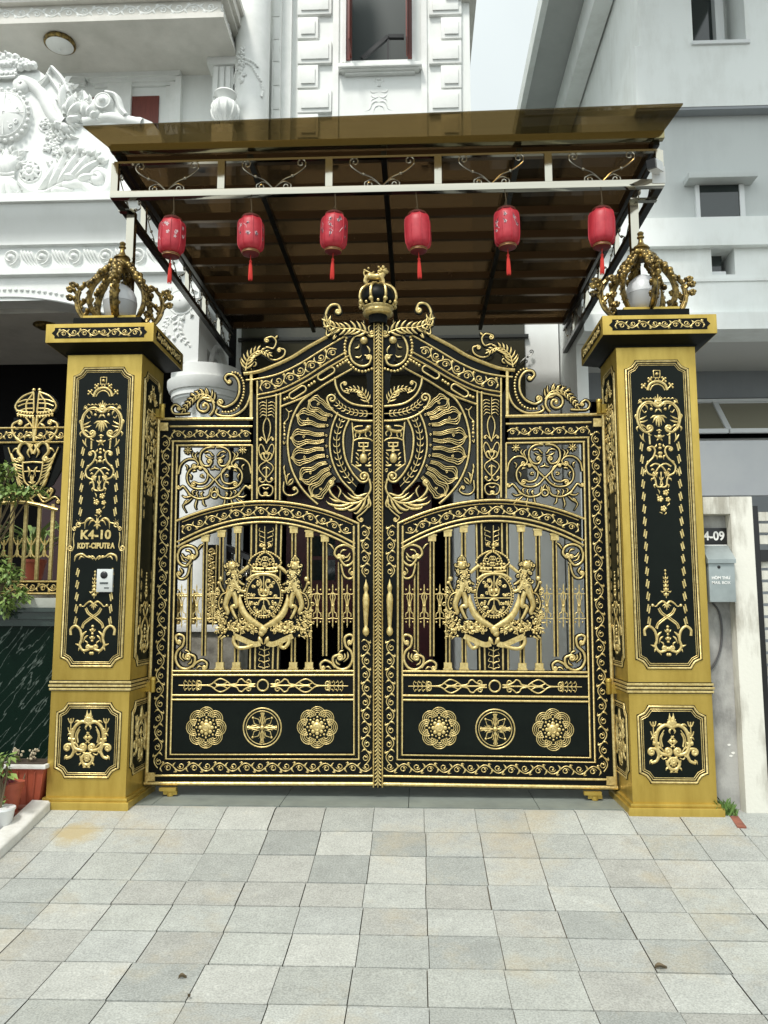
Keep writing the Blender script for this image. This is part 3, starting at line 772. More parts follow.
# ================================================================== CROWN LAMPS ON THE PILLARS
def make_lamp(xc, label):
    z0 = ZC1+.085; y0 = PDP/2
    t = thing('crown_lamp', (xc, y0, z0), label, 'lamp', 'crown lamps on the gate pillars')
    b = B(); b.box(xc-.23, xc+.23, y0-.21, y0+.21, ZC1+.0125, z0-.001); b.build('plinth_block', M['black'], t)
    b = B(); b.box(xc-.18, xc+.18, y0-.18, y0+.18, z0, z0+.026, .003); b.lathe([(.13, .022), (.12, .035), (.09, .04)], (xc, y0, z0), 20); b.build('base_plate', M['goldpaint'], t)
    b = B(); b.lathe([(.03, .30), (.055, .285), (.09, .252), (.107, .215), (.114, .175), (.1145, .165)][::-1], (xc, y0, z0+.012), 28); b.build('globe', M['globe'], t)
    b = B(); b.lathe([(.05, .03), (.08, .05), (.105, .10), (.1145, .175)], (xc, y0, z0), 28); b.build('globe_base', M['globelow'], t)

    def pt(a, r, z, s=0.): return (xc+r*math.cos(a)-s*math.sin(a), y0+r*math.sin(a)+s*math.cos(a), z0+z)
    for k in range(6):
        a = k*PI/3+R(90+8)
        b = B()
        pr = cr([(.085, .02), (.145, .045), (.195, .11), (.208, .175), (.188, .255), (.145, .325), (.098, .385), (.052, .44)], 4)
        rr = np.interp(np.linspace(0, 1, len(pr)), [0, .3, .7, 1], [.017, .027, .021, .014])
        b.tube([pt(a, r, z) for r, z in pr], list(rr), 7, flat=.62)
        # leaf edge and a raised rib
        for sd in (-1, 1):
            b.tube([pt(a, r+.012, z, sd*.010) for r, z in pr[3:-6]], .0055, 5)
        for i, q in enumerate(np.linspace(6, 19, 8)):
            r, z = pr[int(q)]
            for sd in (-1, 1): b.tube([pt(a, r+.014, z, 0), pt(a, r+.02, z+.012, sd*.017), pt(a, r+.012, z+.026, sd*.02)], [.006, .005, .002], 5)
        # grapes up the neck
        rg = random.Random(k)
        for z in np.linspace(.27, .45, 9):
            r = float(np.interp(z, pr[:, 1], pr[:, 0])) if z < .44 else .055
            for sd in (-1, 1):
                rad = rg.uniform(.015, .025); b.ball(pt(a, r+.014+rg.uniform(0, .016), z+rg.uniform(-.008, .008), sd*rg.uniform(.006, .028)), rad, 8, 5)
        b.build('arm', M['antique'], t)
    for k in range(4):
        a = R(15+90*k+ (0 if xc < 0 else 165))
        b = B()
        pr = cr([(.12, .01), (.18, .02), (.238, .06), (.276, .13), (.284, .205), (.262, .27)], 5); n = len(pr)
        b.tube([pt(a, r, z) for r, z in pr], list(np.interp(np.linspace(0, 1, n), [0, .5, 1], [.017, .026, .012])), 8, flat=.6)
        for sd in (-1, 1): b.tube([pt(a, r-.012, z, sd*.013) for r, z in pr[6:-2]], .006, 5)
        for (p0, dr, dz) in ((10, -.04, .06), (15, -.06, .06), (17, .03, .035), (21, .032, .035), (24, .03, .03), (24, -.045, .05)):
            r, z = pr[min(p0, n-1)]; sg = 1 if dr > 0 else -1
            c = [(r, z), (r+dr*.5, z+dz*.5), (r+dr, z+dz), (r+dr+sg*.022, z+dz+.012), (r+dr+sg*.03, z+dz-.012), (r+dr+sg*.014, z+dz-.02)]
            b.tube([pt(a, *q) for q in cr(c, 3)], list(np.linspace(.016, .008, 16)), 6); b.ball(pt(a, r+dr+sg*.014, z+dz-.012), .016, 8, 5); b.ball(pt(a, r+dr+sg*.034, z+dz+.004), .012, 8, 5); b.ball(pt(a, r+dr*.6, z+dz*.8, .014), .013, 8, 5); b.ball(pt(a, r+dr*.6, z+dz*.8, -.014), .013, 8, 5)
        for q in (5, 8, 11, 14, 17):
            r, z = pr[q]; b.ball(pt(a, r-.02, z+.012), .011, 7, 4)
        b.build('outer_leaf', M['antique'], t)
    b = B(); b.lathe([(.05, .43), (.075, .448), (.078, .462), (.07, .478), (.052, .49), (.048, .50), (.058, .508), (.05, .522), (.026, .538), (.017, .56), (.015, .582), (.024, .588), (.024, .596), (.014, .602), (.02, .612), (.022, .622), (.012, .632), (.002, .636)], (xc, y0, z0-.005), 18)
    b.build('finial', M['antique'], t)


make_lamp(PXL, 'brass crown lamp with milky globe on top of the lettered pillar')
make_lamp(PXR, 'brass crown lamp with milky globe on the pillar beside the mailbox')

# ================================================================== THE GATE
GY, GX0, GT, GB = .3155, -.0195, 2.7183, .2468
U = .00669                      # metres per photo pixel in the gate's plane


def G(pts): return A2(pts, GY)


def vx(x, vm, v): return 339+(x-339)*(v+7870)/(vm+7870)      # an upright line through (x, vm), at height v


def vl(x, vm, v0, v1, n=2): return G([(vx(x, vm, v), v) for v in np.linspace(v0, v1, n)])


def CP(ox, oy, s): return lambda pts: G([(ox+x/s, oy+y/s) for x, y in pts])


def xl(a, b_): return lambda v: a+(b_-a)*(v-440)/300.     # the left stile's lines, from 440 down to 740


OUT, RIN, L1, L2 = xl(158, 147.7), xl(166.2, 158.2), xl(173, 166.2), xl(177.4, 170.6)
archo = lambda x, y0=501.3: y0+20.5*((x-264.6)/90.)**2
archi = lambda x, y0=517.4: y0+25*((x-264.6)/88.)**2
T1 = cr([(244, 373.7), (254, 372.5), (265, 369.3), (289, 359), (308, 347.3), (328, 336.2), (344, 326)], 5)
T2 = cr([(246, 380.2), (256, 379.2), (277, 374.5), (298.6, 364.5), (322, 350), (347, 335), (362, 327)], 5)
T3 = cr([(257, 395), (279, 390), (302.5, 378.6), (324, 365), (347, 351.5)], 5)
T4 = cr([(257, 399.3), (281, 393.8), (305, 382), (327, 368.6), (349, 355.8)], 5)
T5 = cr([(281, 406.5), (306.4, 396), (328, 382.5), (352, 368.8)], 5)


def ln(b, pts, w=2.5, h=.001, d=.007):
    b.stroke(G(pts), w*U, h, d=d)


def make_leaf(sg):
    xf = lambda s, z, h: (GX0+sg*(s-GX0), GY-h, z)
    hx = xf(-1.55, 0, 0)[0]
    lab = ('black and gold gate leaf on the left, hung from the lettered pillar with the intercom' if sg > 0
           else 'black and gold gate leaf on the right, hung from the pillar beside the mailbox')
    t = thing('gate_leaf', (hx, GY, GB), lab, 'gate', 'two leaves of the ornate gate')
    def NB(mirror=None):
        b_ = B(xf, mirror=mirror); b_.ws = .86; return b_
    cxm = float(G([(264.6, 600)])[0][0])
    # ---- black frame slabs
    k = NB(); TH = -.05
    k.poly(G([(OUT(417)-2, 417.2), (L2(417)+1.3, 417.2), (L2(786)+1.3, 786), (OUT(786)-2, 786)]), TH, 0)
    k.poly(G([(L2(417)+1.4, 417.2), (253.4, 417.2), (253.2, 446.4), (L2(446)+1.4, 446.4)]), TH, 0)
    k.poly(G([(L2(758)+1.4, 757), (373, 757.6), (373, 786.6), (L2(786)+1.4, 786)]), TH, 0)
    k.poly(G([(352.7, 523), (373, 523), (373, 757.5), (352.7, 757.5)]), TH, 0)
    for v0, v1 in ((669.5, 676.6), (676.6, 694), (694, 701.2), (701.2, 757)):
        k.poly(G([(L2(v0)+1.4, v0), (352.6, v0), (352.6, v1), (L2(v1)+1.4, v1)]), TH+.012, -.004 if v0 in (676.6, 701.2) else 0)
    xs = np.linspace(179.2, 352.6, 25)
    k.strip(G([(x, archo(x, 499.8)) for x in xs]), G([(x, archi(x, 523.6)) for x in xs]), TH, 0)
    k.poly(G([(247.5, 374), (258.6, 374), (258, 499.8), (253.2, 500.2), (249, 417)]), TH, 0)
    k.poly(G([(275, 393), (281.9, 391.5), (281.2, 500.5), (274.5, 500)]), TH, 0)
    n = 30
    k.strip(G(resample(T1, n)), G(resample(T4, n)), TH, 0)
    k.poly(G([(363, 330), (373.2, 322), (373.2, 523), (364, 523), (360, 510), (366, 480), (367, 380), (361, 350)]), TH+.01, -.006)
    frame = k.build('frame', M['black'], t)
    # ---- gold lines of the frame
    g = NB()
    for f, w in ((OUT, 4.2),): ln(g, [(f(419), 419), (f(783.5), 783.5)], w, d=.010)
    ln(g, [(OUT(419)-2, 418.9), (253, 418.9)], 3.6, d=.010); ln(g, [(OUT(784)-2, 783.4), (373, 784)], 4.2, d=.010)
    ln(g, [(170, 426.4), (252.6, 426.4)], 2.4); ln(g, [(OUT(775)+5, 775.6), (373, 776)], 2.6)
    ln(g, [(L1(441)-1, 441.2), (251, 441.2)], 2.3); ln(g, [(L1(441), 441.2), (L1(759), 759), (359.0, 759.3), (vx(359.0, 740, 522), 522.5)], 2.5)
    ln(g, [(L2(445)-1, 445.4), (252.4, 445.4)], 2.3); ln(g, [(L2(445), 445.4), (L2(754.5), 754.5), (354.2, 754.6), (vx(354.2, 740, 526), 526)], 2.5)
    ln(g, [(252.2, 445.4), (252.0, 500)], 2.2)
    for v in (671, 675.1, 695.2, 699.7): ln(g, [(L2(v)+.5, v), (353.6, v)], 2.4)
    ln(g, [(251.2, 374), (251, 419)], 3.8); ln(g, [(257.3, 381), (257.0, 499)], 2.3)
    ln(g, [(276.3, 394), (275.6, 499.6)], 2.2); ln(g, [(280.5, 393), (279.8, 500)], 2.2)
    xs = np.linspace(176, 359, 30); ln(g, [(x, archo(x)) for x in xs], 2.6); ln(g, [(x, archo(x, 505.0)) for x in xs[1:-1]], 1.2)
    xs = np.linspace(177, 355, 30); ln(g, [(x, archi(x)) for x in xs], 2.3); ln(g, [(x, archi(x, 522)) for x in xs], 2.4)
    g.stroke(G(T1), 4.4*U, .001, d=.016)
    for T, w in ((T2, 2.2), (T3, 2.0), (T4, 2.0)): g.stroke(G(T), w*U, .001, d=.007)
    for u, v, q in ((OUT(427)+6, 427, 4), (OUT(776)+4.5, 776.6, 4.2)):
        g.poly(G([(u-q, v-q), (u+q, v-q), (u+q, v+q), (u-q, v+q)]), -.01, .012)
    g.build('gold_moulding', M['gold'], frame)
    g = NB(); g.black = kb = NB(); g.stroke(G(T5), 2.4*U, 0, d=.008)
    # chain of long links between the rails
    T45 = G((resample(T4, 41)+resample(T5, 41))/2); TT, TN = normals2(T45)
    for c in ((297.6, 392.4), (326.2, 373.6)):
        a = R(33); c = G([c])[0]; L_, W_ = 6.2*U, 3.5*U
        q = np.vstack([arc(L_, 0, W_, -90, 90, 9), arc(-L_, 0, W_, 90, 270, 9)]); q = np.vstack([q, q[:1]])
        g.stroke(np.stack([c[0]+q[:, 0]*math.cos(a)-q[:, 1]*math.sin(a), c[1]+q[:, 0]*math.sin(a)+q[:, 1]*math.cos(a)], 1), 2.0*U, .0)
    for c in ((284.5, 399.3), (287.3, 398), (309, 385.6), (311.7, 383.8), (314.4, 382), (337.6, 366.3), (340.3, 364.5), (343, 362.8), (345.7, 361.2)):
        g.dot(G([c])[0], 1.6*U, 0)
    kb.build('chain_backing', M['black'], t); g.build('chain_band', M['gold'], t)
    # ---- running scroll borders
    g = NB()
    rinceau(g, G([(RIN(436), 436), (RIN(768), 768)]), 4.7*U, 24, 1.25*U)
    rinceau(g, G([(172, 434), (251, 434)]), 4.0*U, 7, 1.2*U)
    rinceau(g, G([(RIN(768)+3, 767), (372, 767.5)]), 4.7*U, 16, 1.25*U)
    rinceau(g, vl(366.2, 740, 526, 577), 4.7*U, 4, 1.25*U); rinceau(g, vl(366.2, 740, 640, 764), 4.7*U, 9, 1.25*U)
    xs = np.linspace(182, 351, 40); rinceau(g, G([(x, (archo(x, 506.5)+archi(x, 515.8))/2) for x in xs]), 4.3*U, 14, 1.3*U)
    Tm = (resample(T2, 40)+resample(T3, 40))/2; rinceau(g, G(Tm[3:33]), 5.6*U, 7, 1.45*U)
    g.build('scroll_border', M['gold'], t)
    # ---- meeting strip with its braid
    if sg > 0:
        b = B(); xm = GX0
        zt, zb = float(at(377, 322, GY)[2]), float(at(377, 787, GY)[2])
        b.box(xm-.0325, xm+.0325, GY-.012, GY+.03, zb, zt); ms = b.build('meeting_strip', M['black'], t)
        g = B(lambda s, z, h: (s, GY-.012-h, z))
        for s in (-1, 1): g.stroke([(xm+s*.029, zb), (xm+s*.029, zt)], .0095, 0, d=.008)
        g.stroke([(xm, zb), (xm, zt)], .006, 0)
        z = zb+.012
        while z < zt-.02:
            for s in (-1, 1): g.stroke(cr([(xm+s*.023, z), (xm+s*.012, z+.006), (xm+s*.002, z+.026)], 3), .0095, .0005, tp='l')
            z += .0235
        g.build('braid', M['gold'], ms)
    # ---- rosettes, leaf band and lower panel
    g = NB(cxm)
    q = CP(160, 660, 6.4)
    g.stroke(arc(*q([(658, 162)])[0], 5.4*U, 0, 360, 26), 2.0*U, 0, _m=False)
    for yy in (1, -1):
        y_ = lambda v: 162+yy*v
        g.stroke(cr(q([(250, y_(0)), (320, y_(4)), (360, y_(32)), (388, y_(42)), (420, y_(30)), (452, y_(6))]), 4), 1.6*U, 0)
        g.stroke(cr(q([(345, y_(18)), (368, y_(6)), (388, y_(4)), (410, y_(8)), (430, y_(20))]), 4), 1.3*U, 0)
        g.stroke(cr(q([(452, y_(4)), (490, y_(12)), (505, y_(34)), (525, y_(40)), (540, y_(26)), (570, y_(10)), (610, y_(8))]), 4), 1.6*U, 0)
        g.stroke(curl(q([(262, y_(6))])[0], 60*-yy+0, 2.6*U, 1.1, -yy), 1.4*U, 0)
        g.stroke(curl(q([(580, y_(14))])[0], 60*-yy, 2.6*U, 1.1, -yy), 1.4*U, 0)
        for x in (150, 176, 202, 228): g.stroke(cr(q([(x+12, y_(0)), (x+2, y_(14)), (x+10, y_(34))]), 3), 1.1*U, 0, tp='S'); g.stroke(cr(q([(x+10, y_(34)), (x+16, y_(22)), (x+22, y_(24))]), 3), 1.0*U, 0)
    g.stroke(q([(120, 162), (250, 162)]), 1.0*U, 0); g.stroke(q([(360, 162), (600, 162)]), 1.8*U, 0)
    g.build('leaf_band', M['gold'], t)
    k = NB(); k.poly(G([(L2(702)+2, 702.5), (352, 702.5), (352, 752), (L2(752)+2, 752)]), -.01, .0015); lp = k.build('lower_panel', M['blackg'], t)
    for c, kind in (((206.2, 727.5), 0), ((262.3, 727.6), 1), ((317.3, 727.2), 0)):
        c = G([c])[0]; g = NB(); k = NB(); r = 19.3*U
        if kind == 0:
            for i in range(8):
                a = i*PI/4; p = c+r*.62*np.array([math.cos(a), math.sin(a)])
                for rr, w in ((.40, 1.0), (.31, .8), (.22, .8), (.12, .9)):
                    g.stroke(arc(p[0], p[1], r*rr, math.degrees(a)-112, math.degrees(a)+112, 14), w*U, .0015)
                g.dot(c+r*.44*np.array([math.cos(a+PI/8), math.sin(a+PI/8)]), .9*U, .0015, n=7); g.dot(c+r*.50*np.array([math.cos(a), math.sin(a)]), 1.2*U, .0015, n=7)
                g.dot(c+r*.30*np.array([math.cos(a), math.sin(a)]), 2.0*U, .002, n=8, d=.006)
            g.dot(c, r*.26, .002, n=16, d=.01); g.stroke(arc(c[0], c[1], r*.14, 0, 360, 14), 1.1*U, .011)
        else:
            for rr, w in ((.97, 1.6), (.83, .9)): g.stroke(arc(c[0], c[1], r*rr, 0, 360, 36), w*U, .0015)
            for i in range(4):
                a = i*PI/2
                dr = lambda aa, x, y: c+r*np.array([math.cos(aa)*x-math.sin(aa)*y, math.sin(aa)*x+math.cos(aa)*y])
                for s in (-1, 1):
                    g.stroke([dr(a, .1, 0), dr(a, .35, s*.10), dr(a, .62, s*.05), dr(a, .74, s*.10)], 1.1*U, .0015)
                    g.stroke([dr(a+PI/4, .15, 0), dr(a+PI/4, .42, s*.16), dr(a+PI/4, .62, s*.05), dr(a+PI/4, .5, 0)], 1.2*U, .0015, tp='l')
                    g.stroke([dr(a+PI/4, .25, s*.05), dr(a+PI/4, .38, s*.26), dr(a+PI/4, .5, s*.26)], 1.2*U, .0015, tp='l')
                g.stroke([dr(a, .70, 0), dr(a, .76, 0)], 3.2*U, .0015); g.stroke([dr(a, .1, 0), dr(a, .7, 0)], 1.6*U, .0015); g.dot(dr(a+PI/4, .68, 0), 1.3*U, .0015, n=8)
            g.dot(c, r*.13, .002)
        g.build('rosette', M['gold'], lp)
    # ---- bars of the lower opening
    def bar(x, v0, v1, foot, cap):
        k = NB(); p0, p1 = vl(x, 600, v0, v1); k.stroke([p0, p1], 5.0*U, -.036, d=.022, flat=True)
        o = k.build('bar', M['black'], t)
        g = NB()
        for s in (-1, 1): g.stroke([p0+[s*1.75*U, 0], p1+[s*1.75*U, 0]], 2.0*U, -.015, d=.007)
        for f, p, sgz in ((foot, p1, -1), (cap, p0, 1)):
            if f:
                for w, h0, h1 in ((4.7, 0, 1.6), (3.9, 1.6, 7.0)):
                    a = p[1]-sgz*h0*U; c_ = p[1]-sgz*h1*U; w *= U; k = g
                    k.poly([(p[0]-w, min(a, c_)), (p[0]+w, min(a, c_)), (p[0]+w, max(a, c_)), (p[0]-w, max(a, c_))], -.036, -.002 if h0 == 0 else -.006)
        g.build('bar_gilding', M['gold'], o)
    for x, v0, v1, ft, cp_ in ((188.6, 562, 652, 0, 0), (203.8, 534.6, 656, 0, 1), (220.2, 530, 669.5, 1, 1), (236.6, 526, 669.5, 1, 1),
                               (293.2, 526, 669.5, 1, 1), (309.0, 530, 669.5, 1, 1), (324.6, 534.6, 656, 0, 1), (340.2, 562, 652, 0, 0)):
        bar(x, v0, v1, ft, cp_)
    # centre strip behind the arms
    k = NB(); k.poly(G([(249, 522), (279.5, 522), (279.2, 669.6), (248.2, 669.6)]), -.045, -.018); cs = k.build('centre_strip', M['black'], t)
    g = NB(cxm)
    for x in (250.2, 255.2): g.stroke(vl(x, 600, 522, 669.5), 2.2*U, -.017, d=.007)
    for v0, v1, up in ((530, 545, 1), (648, 666, -1)):
        for i, v in enumerate(np.linspace(v0, v1, 4)):
            g.stroke(cr(G([(264.4, v+3), (261.5, v+1.5), (258.6+i*.3*up, v+.5), (259.5, v-2.5)]), 3), 1.2*U, -.017, tp='S')
    g.stroke(G([(264.3, 526), (264.3, 548)]), 1.0*U, -.017, _m=False); g.stroke(G([(264, 645), (264, 667)]), 1.0*U, -.017, _m=False)
    g.build('strip_leaf', M['gold'], cs)
    # small ornaments tying the bars together
    for x in (180.8, 196, 212, 228.5, 301, 316.8, 332.4, 347):
        g = NB()
        p = lambda dx, v: G([(x+dx, v)])[0]
        for v in (593.5, 618): g.stroke([p(-7.5, v), p(-4, v+.8), p(0, v), p(4, v+.8), p(7.5, v)], 1.1*U, -.02)
        g.stroke([p(0, 588), p(0, 624)], 1.4*U, -.02); g.stroke([p(0, 590), p(0, 587), p(0, 584)], 2*U, -.02, tp='l'); g.stroke([p(0, 622), p(0, 625), p(0, 628)], 2*U, -.02, tp='l')
        for s in (-1, 1):
            g.stroke(cr([p(s*.5, 592), p(s*2.6, 597), p(s*1.4, 601), p(s*1.0, 606)], 3), 1.2*U, -.02); g.stroke(cr([p(s*1.0, 606), p(s*1.6, 612), p(s*3.6, 613.5), p(s*3.8, 617)], 3), 1.2*U, -.02)
            g.dot(p(s*3.4, 589.6), 1.0*U, -.02, n=6); g.dot(p(s*3.4, 622), 1.0*U, -.02, n=6)
        g.dot(p(0, 606), 1.7*U, -.02, n=8)
        g.build('bar_ornament', M['gold'], t)
    # ---- corner curls
    q = CP(155, 540, 6.825)
    for top, far in ((0, 0), (0, 1), (1, 0), (1, 1)):
        xm_ = (lambda s, z, h: xf(2*cxm-s, z, h)) if far else xf
        g = B(xm_); g.ws = .86; g.black = k = B(xm_)
        if top:
            cscroll(g, q([(152, 90), (160, 150), (205, 178), (243, 140), (240, 118)]), 2.6*U, 0, 1.8*U, 1, 1, -.004)
            cscroll(g, q([(152, 112), (170, 60), (220, 38), (270, 55), (286, 95), (268, 122)]), 2.6*U, 0, 2.4*U, 1, -1, -.004)
            cscroll(g, q([(240, 165), (222, 235), (195, 262), (165, 262), (150, 240)]), 2.2*U, 0, 2.2*U, 1, -1, -.004)
            for a_ in (((180, 90), (200, 120), (235, 120)), ((178, 110), (190, 140), (220, 150)), ((168, 190), (185, 215), (178, 235)), ((290, 70), (310, 40), (330, 28)), ((205, 70), (235, 75), (250, 100))):
                g.stroke(cr(q(a_), 3), 2.0*U, -.002, tp='l')
        else:
            cscroll(g, q([(150, 700), (140, 660), (165, 645), (196, 665), (188, 720), (150, 760), (140, 815), (165, 865), (215, 880), (262, 850), (270, 800), (235, 780)]), 2.8*U, 2.0*U, 3.2*U, 1, 1, -.004)
            cscroll(g, q([(255, 868), (280, 838), (320, 820), (352, 840), (350, 872)]), 2.4*U, 0, 2.2*U, 1, -1, -.004)
            for a_ in (((175, 760), (170, 800), (200, 830)), ((195, 770), (190, 800), (215, 820)), ((220, 850), (245, 835), (250, 810)), ((200, 750), (225, 760), (245, 790)), ((280, 880), (300, 862), (325, 868)), ((160, 690), (172, 700), (168, 725))):
                g.stroke(cr(q(a_), 3), 2.0*U, -.002, tp='l')
        k.build('corner_curl_backing', M['black'], t); g.build('corner_curl', M['gold'], t)
    # ---- upper outer scroll panel
    g = NB(float(G([(214.4, 480)])[0][0])); g.black = k = NB(); q = CP(170, 440, 8.53)
    cscroll(g, q([(375, 340), (300, 260), (258, 190), (262, 110), (310, 68), (378, 62)]), 1.9*U, 0, 0, 1, 1)
    g.stroke(cr(q([(340, 58), (375, 52)]), 3), 3*U, 0)
    cscroll(g, q([(258, 175), (285, 215), (330, 222), (352, 195)]), 1.8*U, 0, 2.6*U, 1, 1)
    cscroll(g, q([(72, 290), (90, 215), (140, 168), (205, 165), (240, 200), (225, 232)]), 1.8*U, 0, 2.6*U, 1, -1)
    cscroll(g, q([(255, 228), (190, 238), (148, 290), (152, 360), (200, 408), (275, 415), (330, 390), (378, 335)]), 1.8*U, 1.6*U, 0, -1, 1)
    cscroll(g, q([(262, 232), (310, 255), (322, 310), (300, 360), (250, 375), (212, 360)]), 1.7*U, 0, 2.6*U, 1, 1)
    cscroll(g, q([(340, 465), (310, 490), (240, 500), (175, 470), (135, 420), (110, 395), (82, 415)]), 1.9*U, 0, 1.8*U, 1, -1)
    for a_ in (((200, 470), (190, 440), (215, 430)), ((240, 490), (225, 455), (240, 435)), ((280, 490), (262, 460), (285, 440)), ((180, 480), (130, 490), (100, 470)), ((190, 495), (150, 530), (110, 560), (140, 620)), ((230, 505), (215, 560), (225, 595)), ((280, 505), (285, 545), (305, 565)), ((150, 515), (128, 530), (120, 560)),
               ((130, 210), (150, 230), (140, 260)), ((165, 290), (180, 310), (175, 340)), ((230, 170), (215, 130), (240, 100)), ((215, 160), (190, 130), (205, 100)), ((280, 290), (262, 310), (290, 318)), ((225, 260), (200, 262), (190, 275)), ((290, 110), (320, 100), (350, 110)), ((300, 130), (330, 150), (372, 158)), ((340, 100), (360, 130), (374, 135)),
               ((340, 250), (378, 240), (380, 215)), ((350, 450), (362, 420), (375, 395)), ((335, 470), (345, 430), (350, 410)), ((150, 440), (165, 470), (200, 490))):
        g.stroke(cr(q(a_), 3), 1.7*U, 0, tp='l')
    c = q([(378, 467)])[0]; g.stroke(arc(c[0], c[1], 3.2*U, 0, 360, 16), 1.6*U, 0, _m=False)
    for cc in ((152, 90),):
        for i in range(8):
            a = i*PI/4; c = q([cc])[0]; g.stroke([c+.5*U*np.array([math.cos(a), math.sin(a)]), c+2.6*U*np.array([math.cos(a), math.sin(a)]), c+4.6*U*np.array([math.cos(a), math.sin(a)])], 1.7*U, 0, tp='l')
        g.dot(c, 1.3*U, 0)
    for cc in ((285, 300), (270, 460), (300, 395)): g.dot(q([cc])[0], 1.0*U, 0, n=7)
    k.build('scroll_panel_backing', M['black'], t); g.build('scroll_panel', M['gold'], t)
    # ---- narrow strip of candelabra work
    g = NB(float(G([(266.4, 450)])[0][0])); g.black = k = NB(); q = CP(240, 380, 7.88)
    for i, y in enumerate((170, 195, 220, 245, 270)): g.stroke(cr(q([(206, y+12), (180, y+4), (158+i*2-4*(i == 0), y+14), (156, y+26)]), 3), 1.2*U, 0, tp='S')
    g.stroke(q([(208, 155), (208, 295)]), .9*U, 0, _m=False)
    g.stroke(cr(q([(208, 300), (188, 340), (183, 395), (194, 450), (208, 500)]), 5), 1.5*U, 0)
    cscroll(g, q([(208, 490), (190, 470), (172, 452), (156, 462)]), 1.3*U, 0, 1.3*U, 1, 1)
    g.stroke(cr(q([(208, 585), (180, 520), (160, 510), (148, 545), (160, 600), (175, 628)]), 5), 1.4*U, 0)
    cscroll(g, q([(208, 640), (178, 625), (165, 590), (180, 575)]), 1.3*U, 0, 1.5*U, 1, -1)
    g.stroke(cr(q([(208, 560), (190, 600), (206, 635), (160, 670), (150, 705), (180, 750), (206, 775)]), 5), 1.4*U, 0)
    cscroll(g, q([(206, 760), (196, 795), (172, 805), (152, 790)]), 1.4*U, 0, 1.5*U, 1, -1)
    g.stroke(q([(208, 680), (208, 760)]), 2*U, 0, _m=False); g.stroke(cr(q([(208, 690), (185, 695), (172, 712)]), 3), 1.5*U, 0, tp='l')
    cscroll(g, q([(206, 908), (170, 912), (148, 885), (150, 845), (180, 828), (208, 826)]), 1.5*U, 1.7*U, 0, 1, 1); g.stroke(cr(q([(208, 860), (190, 855), (178, 845)]), 3), 1.6*U, 0, tp='l')
    k.build('candelabra_backing', M['black'], t); g.build('candelabra_strip', M['gold'], t)
    # chain and leaf between strip and fan
    g = NB(); g.black = k = NB(); q = CP(240, 380, 7.88)
    for a_ in (((360, 225), (385, 250), (410, 240)), ((385, 250), (378, 300), (352, 330)), ((352, 330), (345, 360), (350, 400)), ((340, 480), (345, 505), (358, 485))):
        g.stroke(cr(q(a_), 3), 1.2*U, -.004)
    for y in (345, 375, 402, 430, 460): g.dot(q([(350, y)])[0], (1.7 if y in (345, 430) else 1.1)*U, -.004, n=7)
    k.build('drop_chain_backing', M['black'], t); g.build('drop_chain', M['gold'], t); g = NB(); g.black = k = NB()
    cscroll(g, q([(345, 800), (342, 870), (372, 905), (420, 905), (455, 880), (440, 850)]), 1.6*U, 0, 1.8*U, 1, 1, -.004)
    for a_ in (((372, 830), (360, 780), (350, 740)), ((375, 820), (395, 790), (420, 775)), ((378, 830), (410, 810), (420, 780)), ((370, 790), (375, 750), (392, 735)), ((348, 700), (352, 745), (375, 770)), ((350, 670), (345, 700), (358, 730))): g.stroke(cr(q(a_), 3), 2*U, -.004, tp='l')
    k.build('side_leaf_backing', M['black'], t); g.build('side_leaf', M['gold'], t)
    # ---- fan medallion
    q = CP(280, 340, 5.69)
    g = NB(); g.black = k = NB()
    g.stroke(cr(q([(185, 300), (120, 352), (72, 440), (47, 540), (45, 620), (62, 720), (105, 815), (160, 885), (215, 935)]), 6), 2.4*U, 0)
    fan = (((175, 352), (292, 412)), ((110, 432), (262, 470)), ((78, 558), (250, 555)), ((82, 668), (252, 640)), ((128, 785), (272, 715)), ((190, 878), (300, 770)))
    for i, (o_, i_) in enumerate(fan):
        o_, i_ = q([o_])[0], q([i_])[0]; o_ = i_+(o_-i_)*1.06; ax = o_-i_; L_ = np.linalg.norm(ax); ax /= L_; nn = np.array([-ax[1], ax[0]])
        pt = lambda a, c: i_+ax*a*L_+nn*c*U
        for s_, w in ((1., 1.15), (.72, .95), (.44, .85)):
            hw = 9.3*s_; e = .06*(1-s_)
            wv = .9 if i < 3 else -.9; P = cr([pt(.0, 4.6*s_), pt(.25, 5.6*s_+wv), pt(.5, 6.4*s_-wv), pt(.70, 8.0*s_), pt(.82-e, hw), pt(.93-e, hw*.72), pt(1.0-e*1.5, hw*.2), pt(1.05-e*2, 0), pt(1.0-e*1.5, -hw*.2), pt(.93-e, -hw*.72), pt(.82-e, -hw), pt(.70, -8.0*s_), pt(.5, -6.4*s_-wv), pt(.25, -5.6*s_+wv), pt(.0, -4.6*s_)], 4)
            g.stroke(P, w*U, 0)
        g.stroke(curl(pt(.62, 0), math.degrees(math.atan2(ax[1], ax[0])), 1.5*U, 1.1, 1 if i % 2 else -1), .9*U, 0)
        k.poly([pt(-.05, 5.8), pt(.5, 7.6), pt(.86, 10.4), pt(1.1, 0), pt(.86, -10.4), pt(.5, -8.0), pt(-.05, -5.8)], -.03-.0004*i, -.004-.0004*i)
    for c in ((292, 432), (268, 487), (262, 545), (262, 605), (268, 665), (284, 722)):
        c = q([c])[0]; g.stroke(curl(c+[0, -.9*U], 0, 1.3*U, .95, 1), .9*U, 0)
    kp = k.build('fan_backing', M['black'], t); g.build('fan_medallion', M['gold'], kp)
    # ---- two arched garlands, shield with lion
    g = NB(); g.black = k = NB()
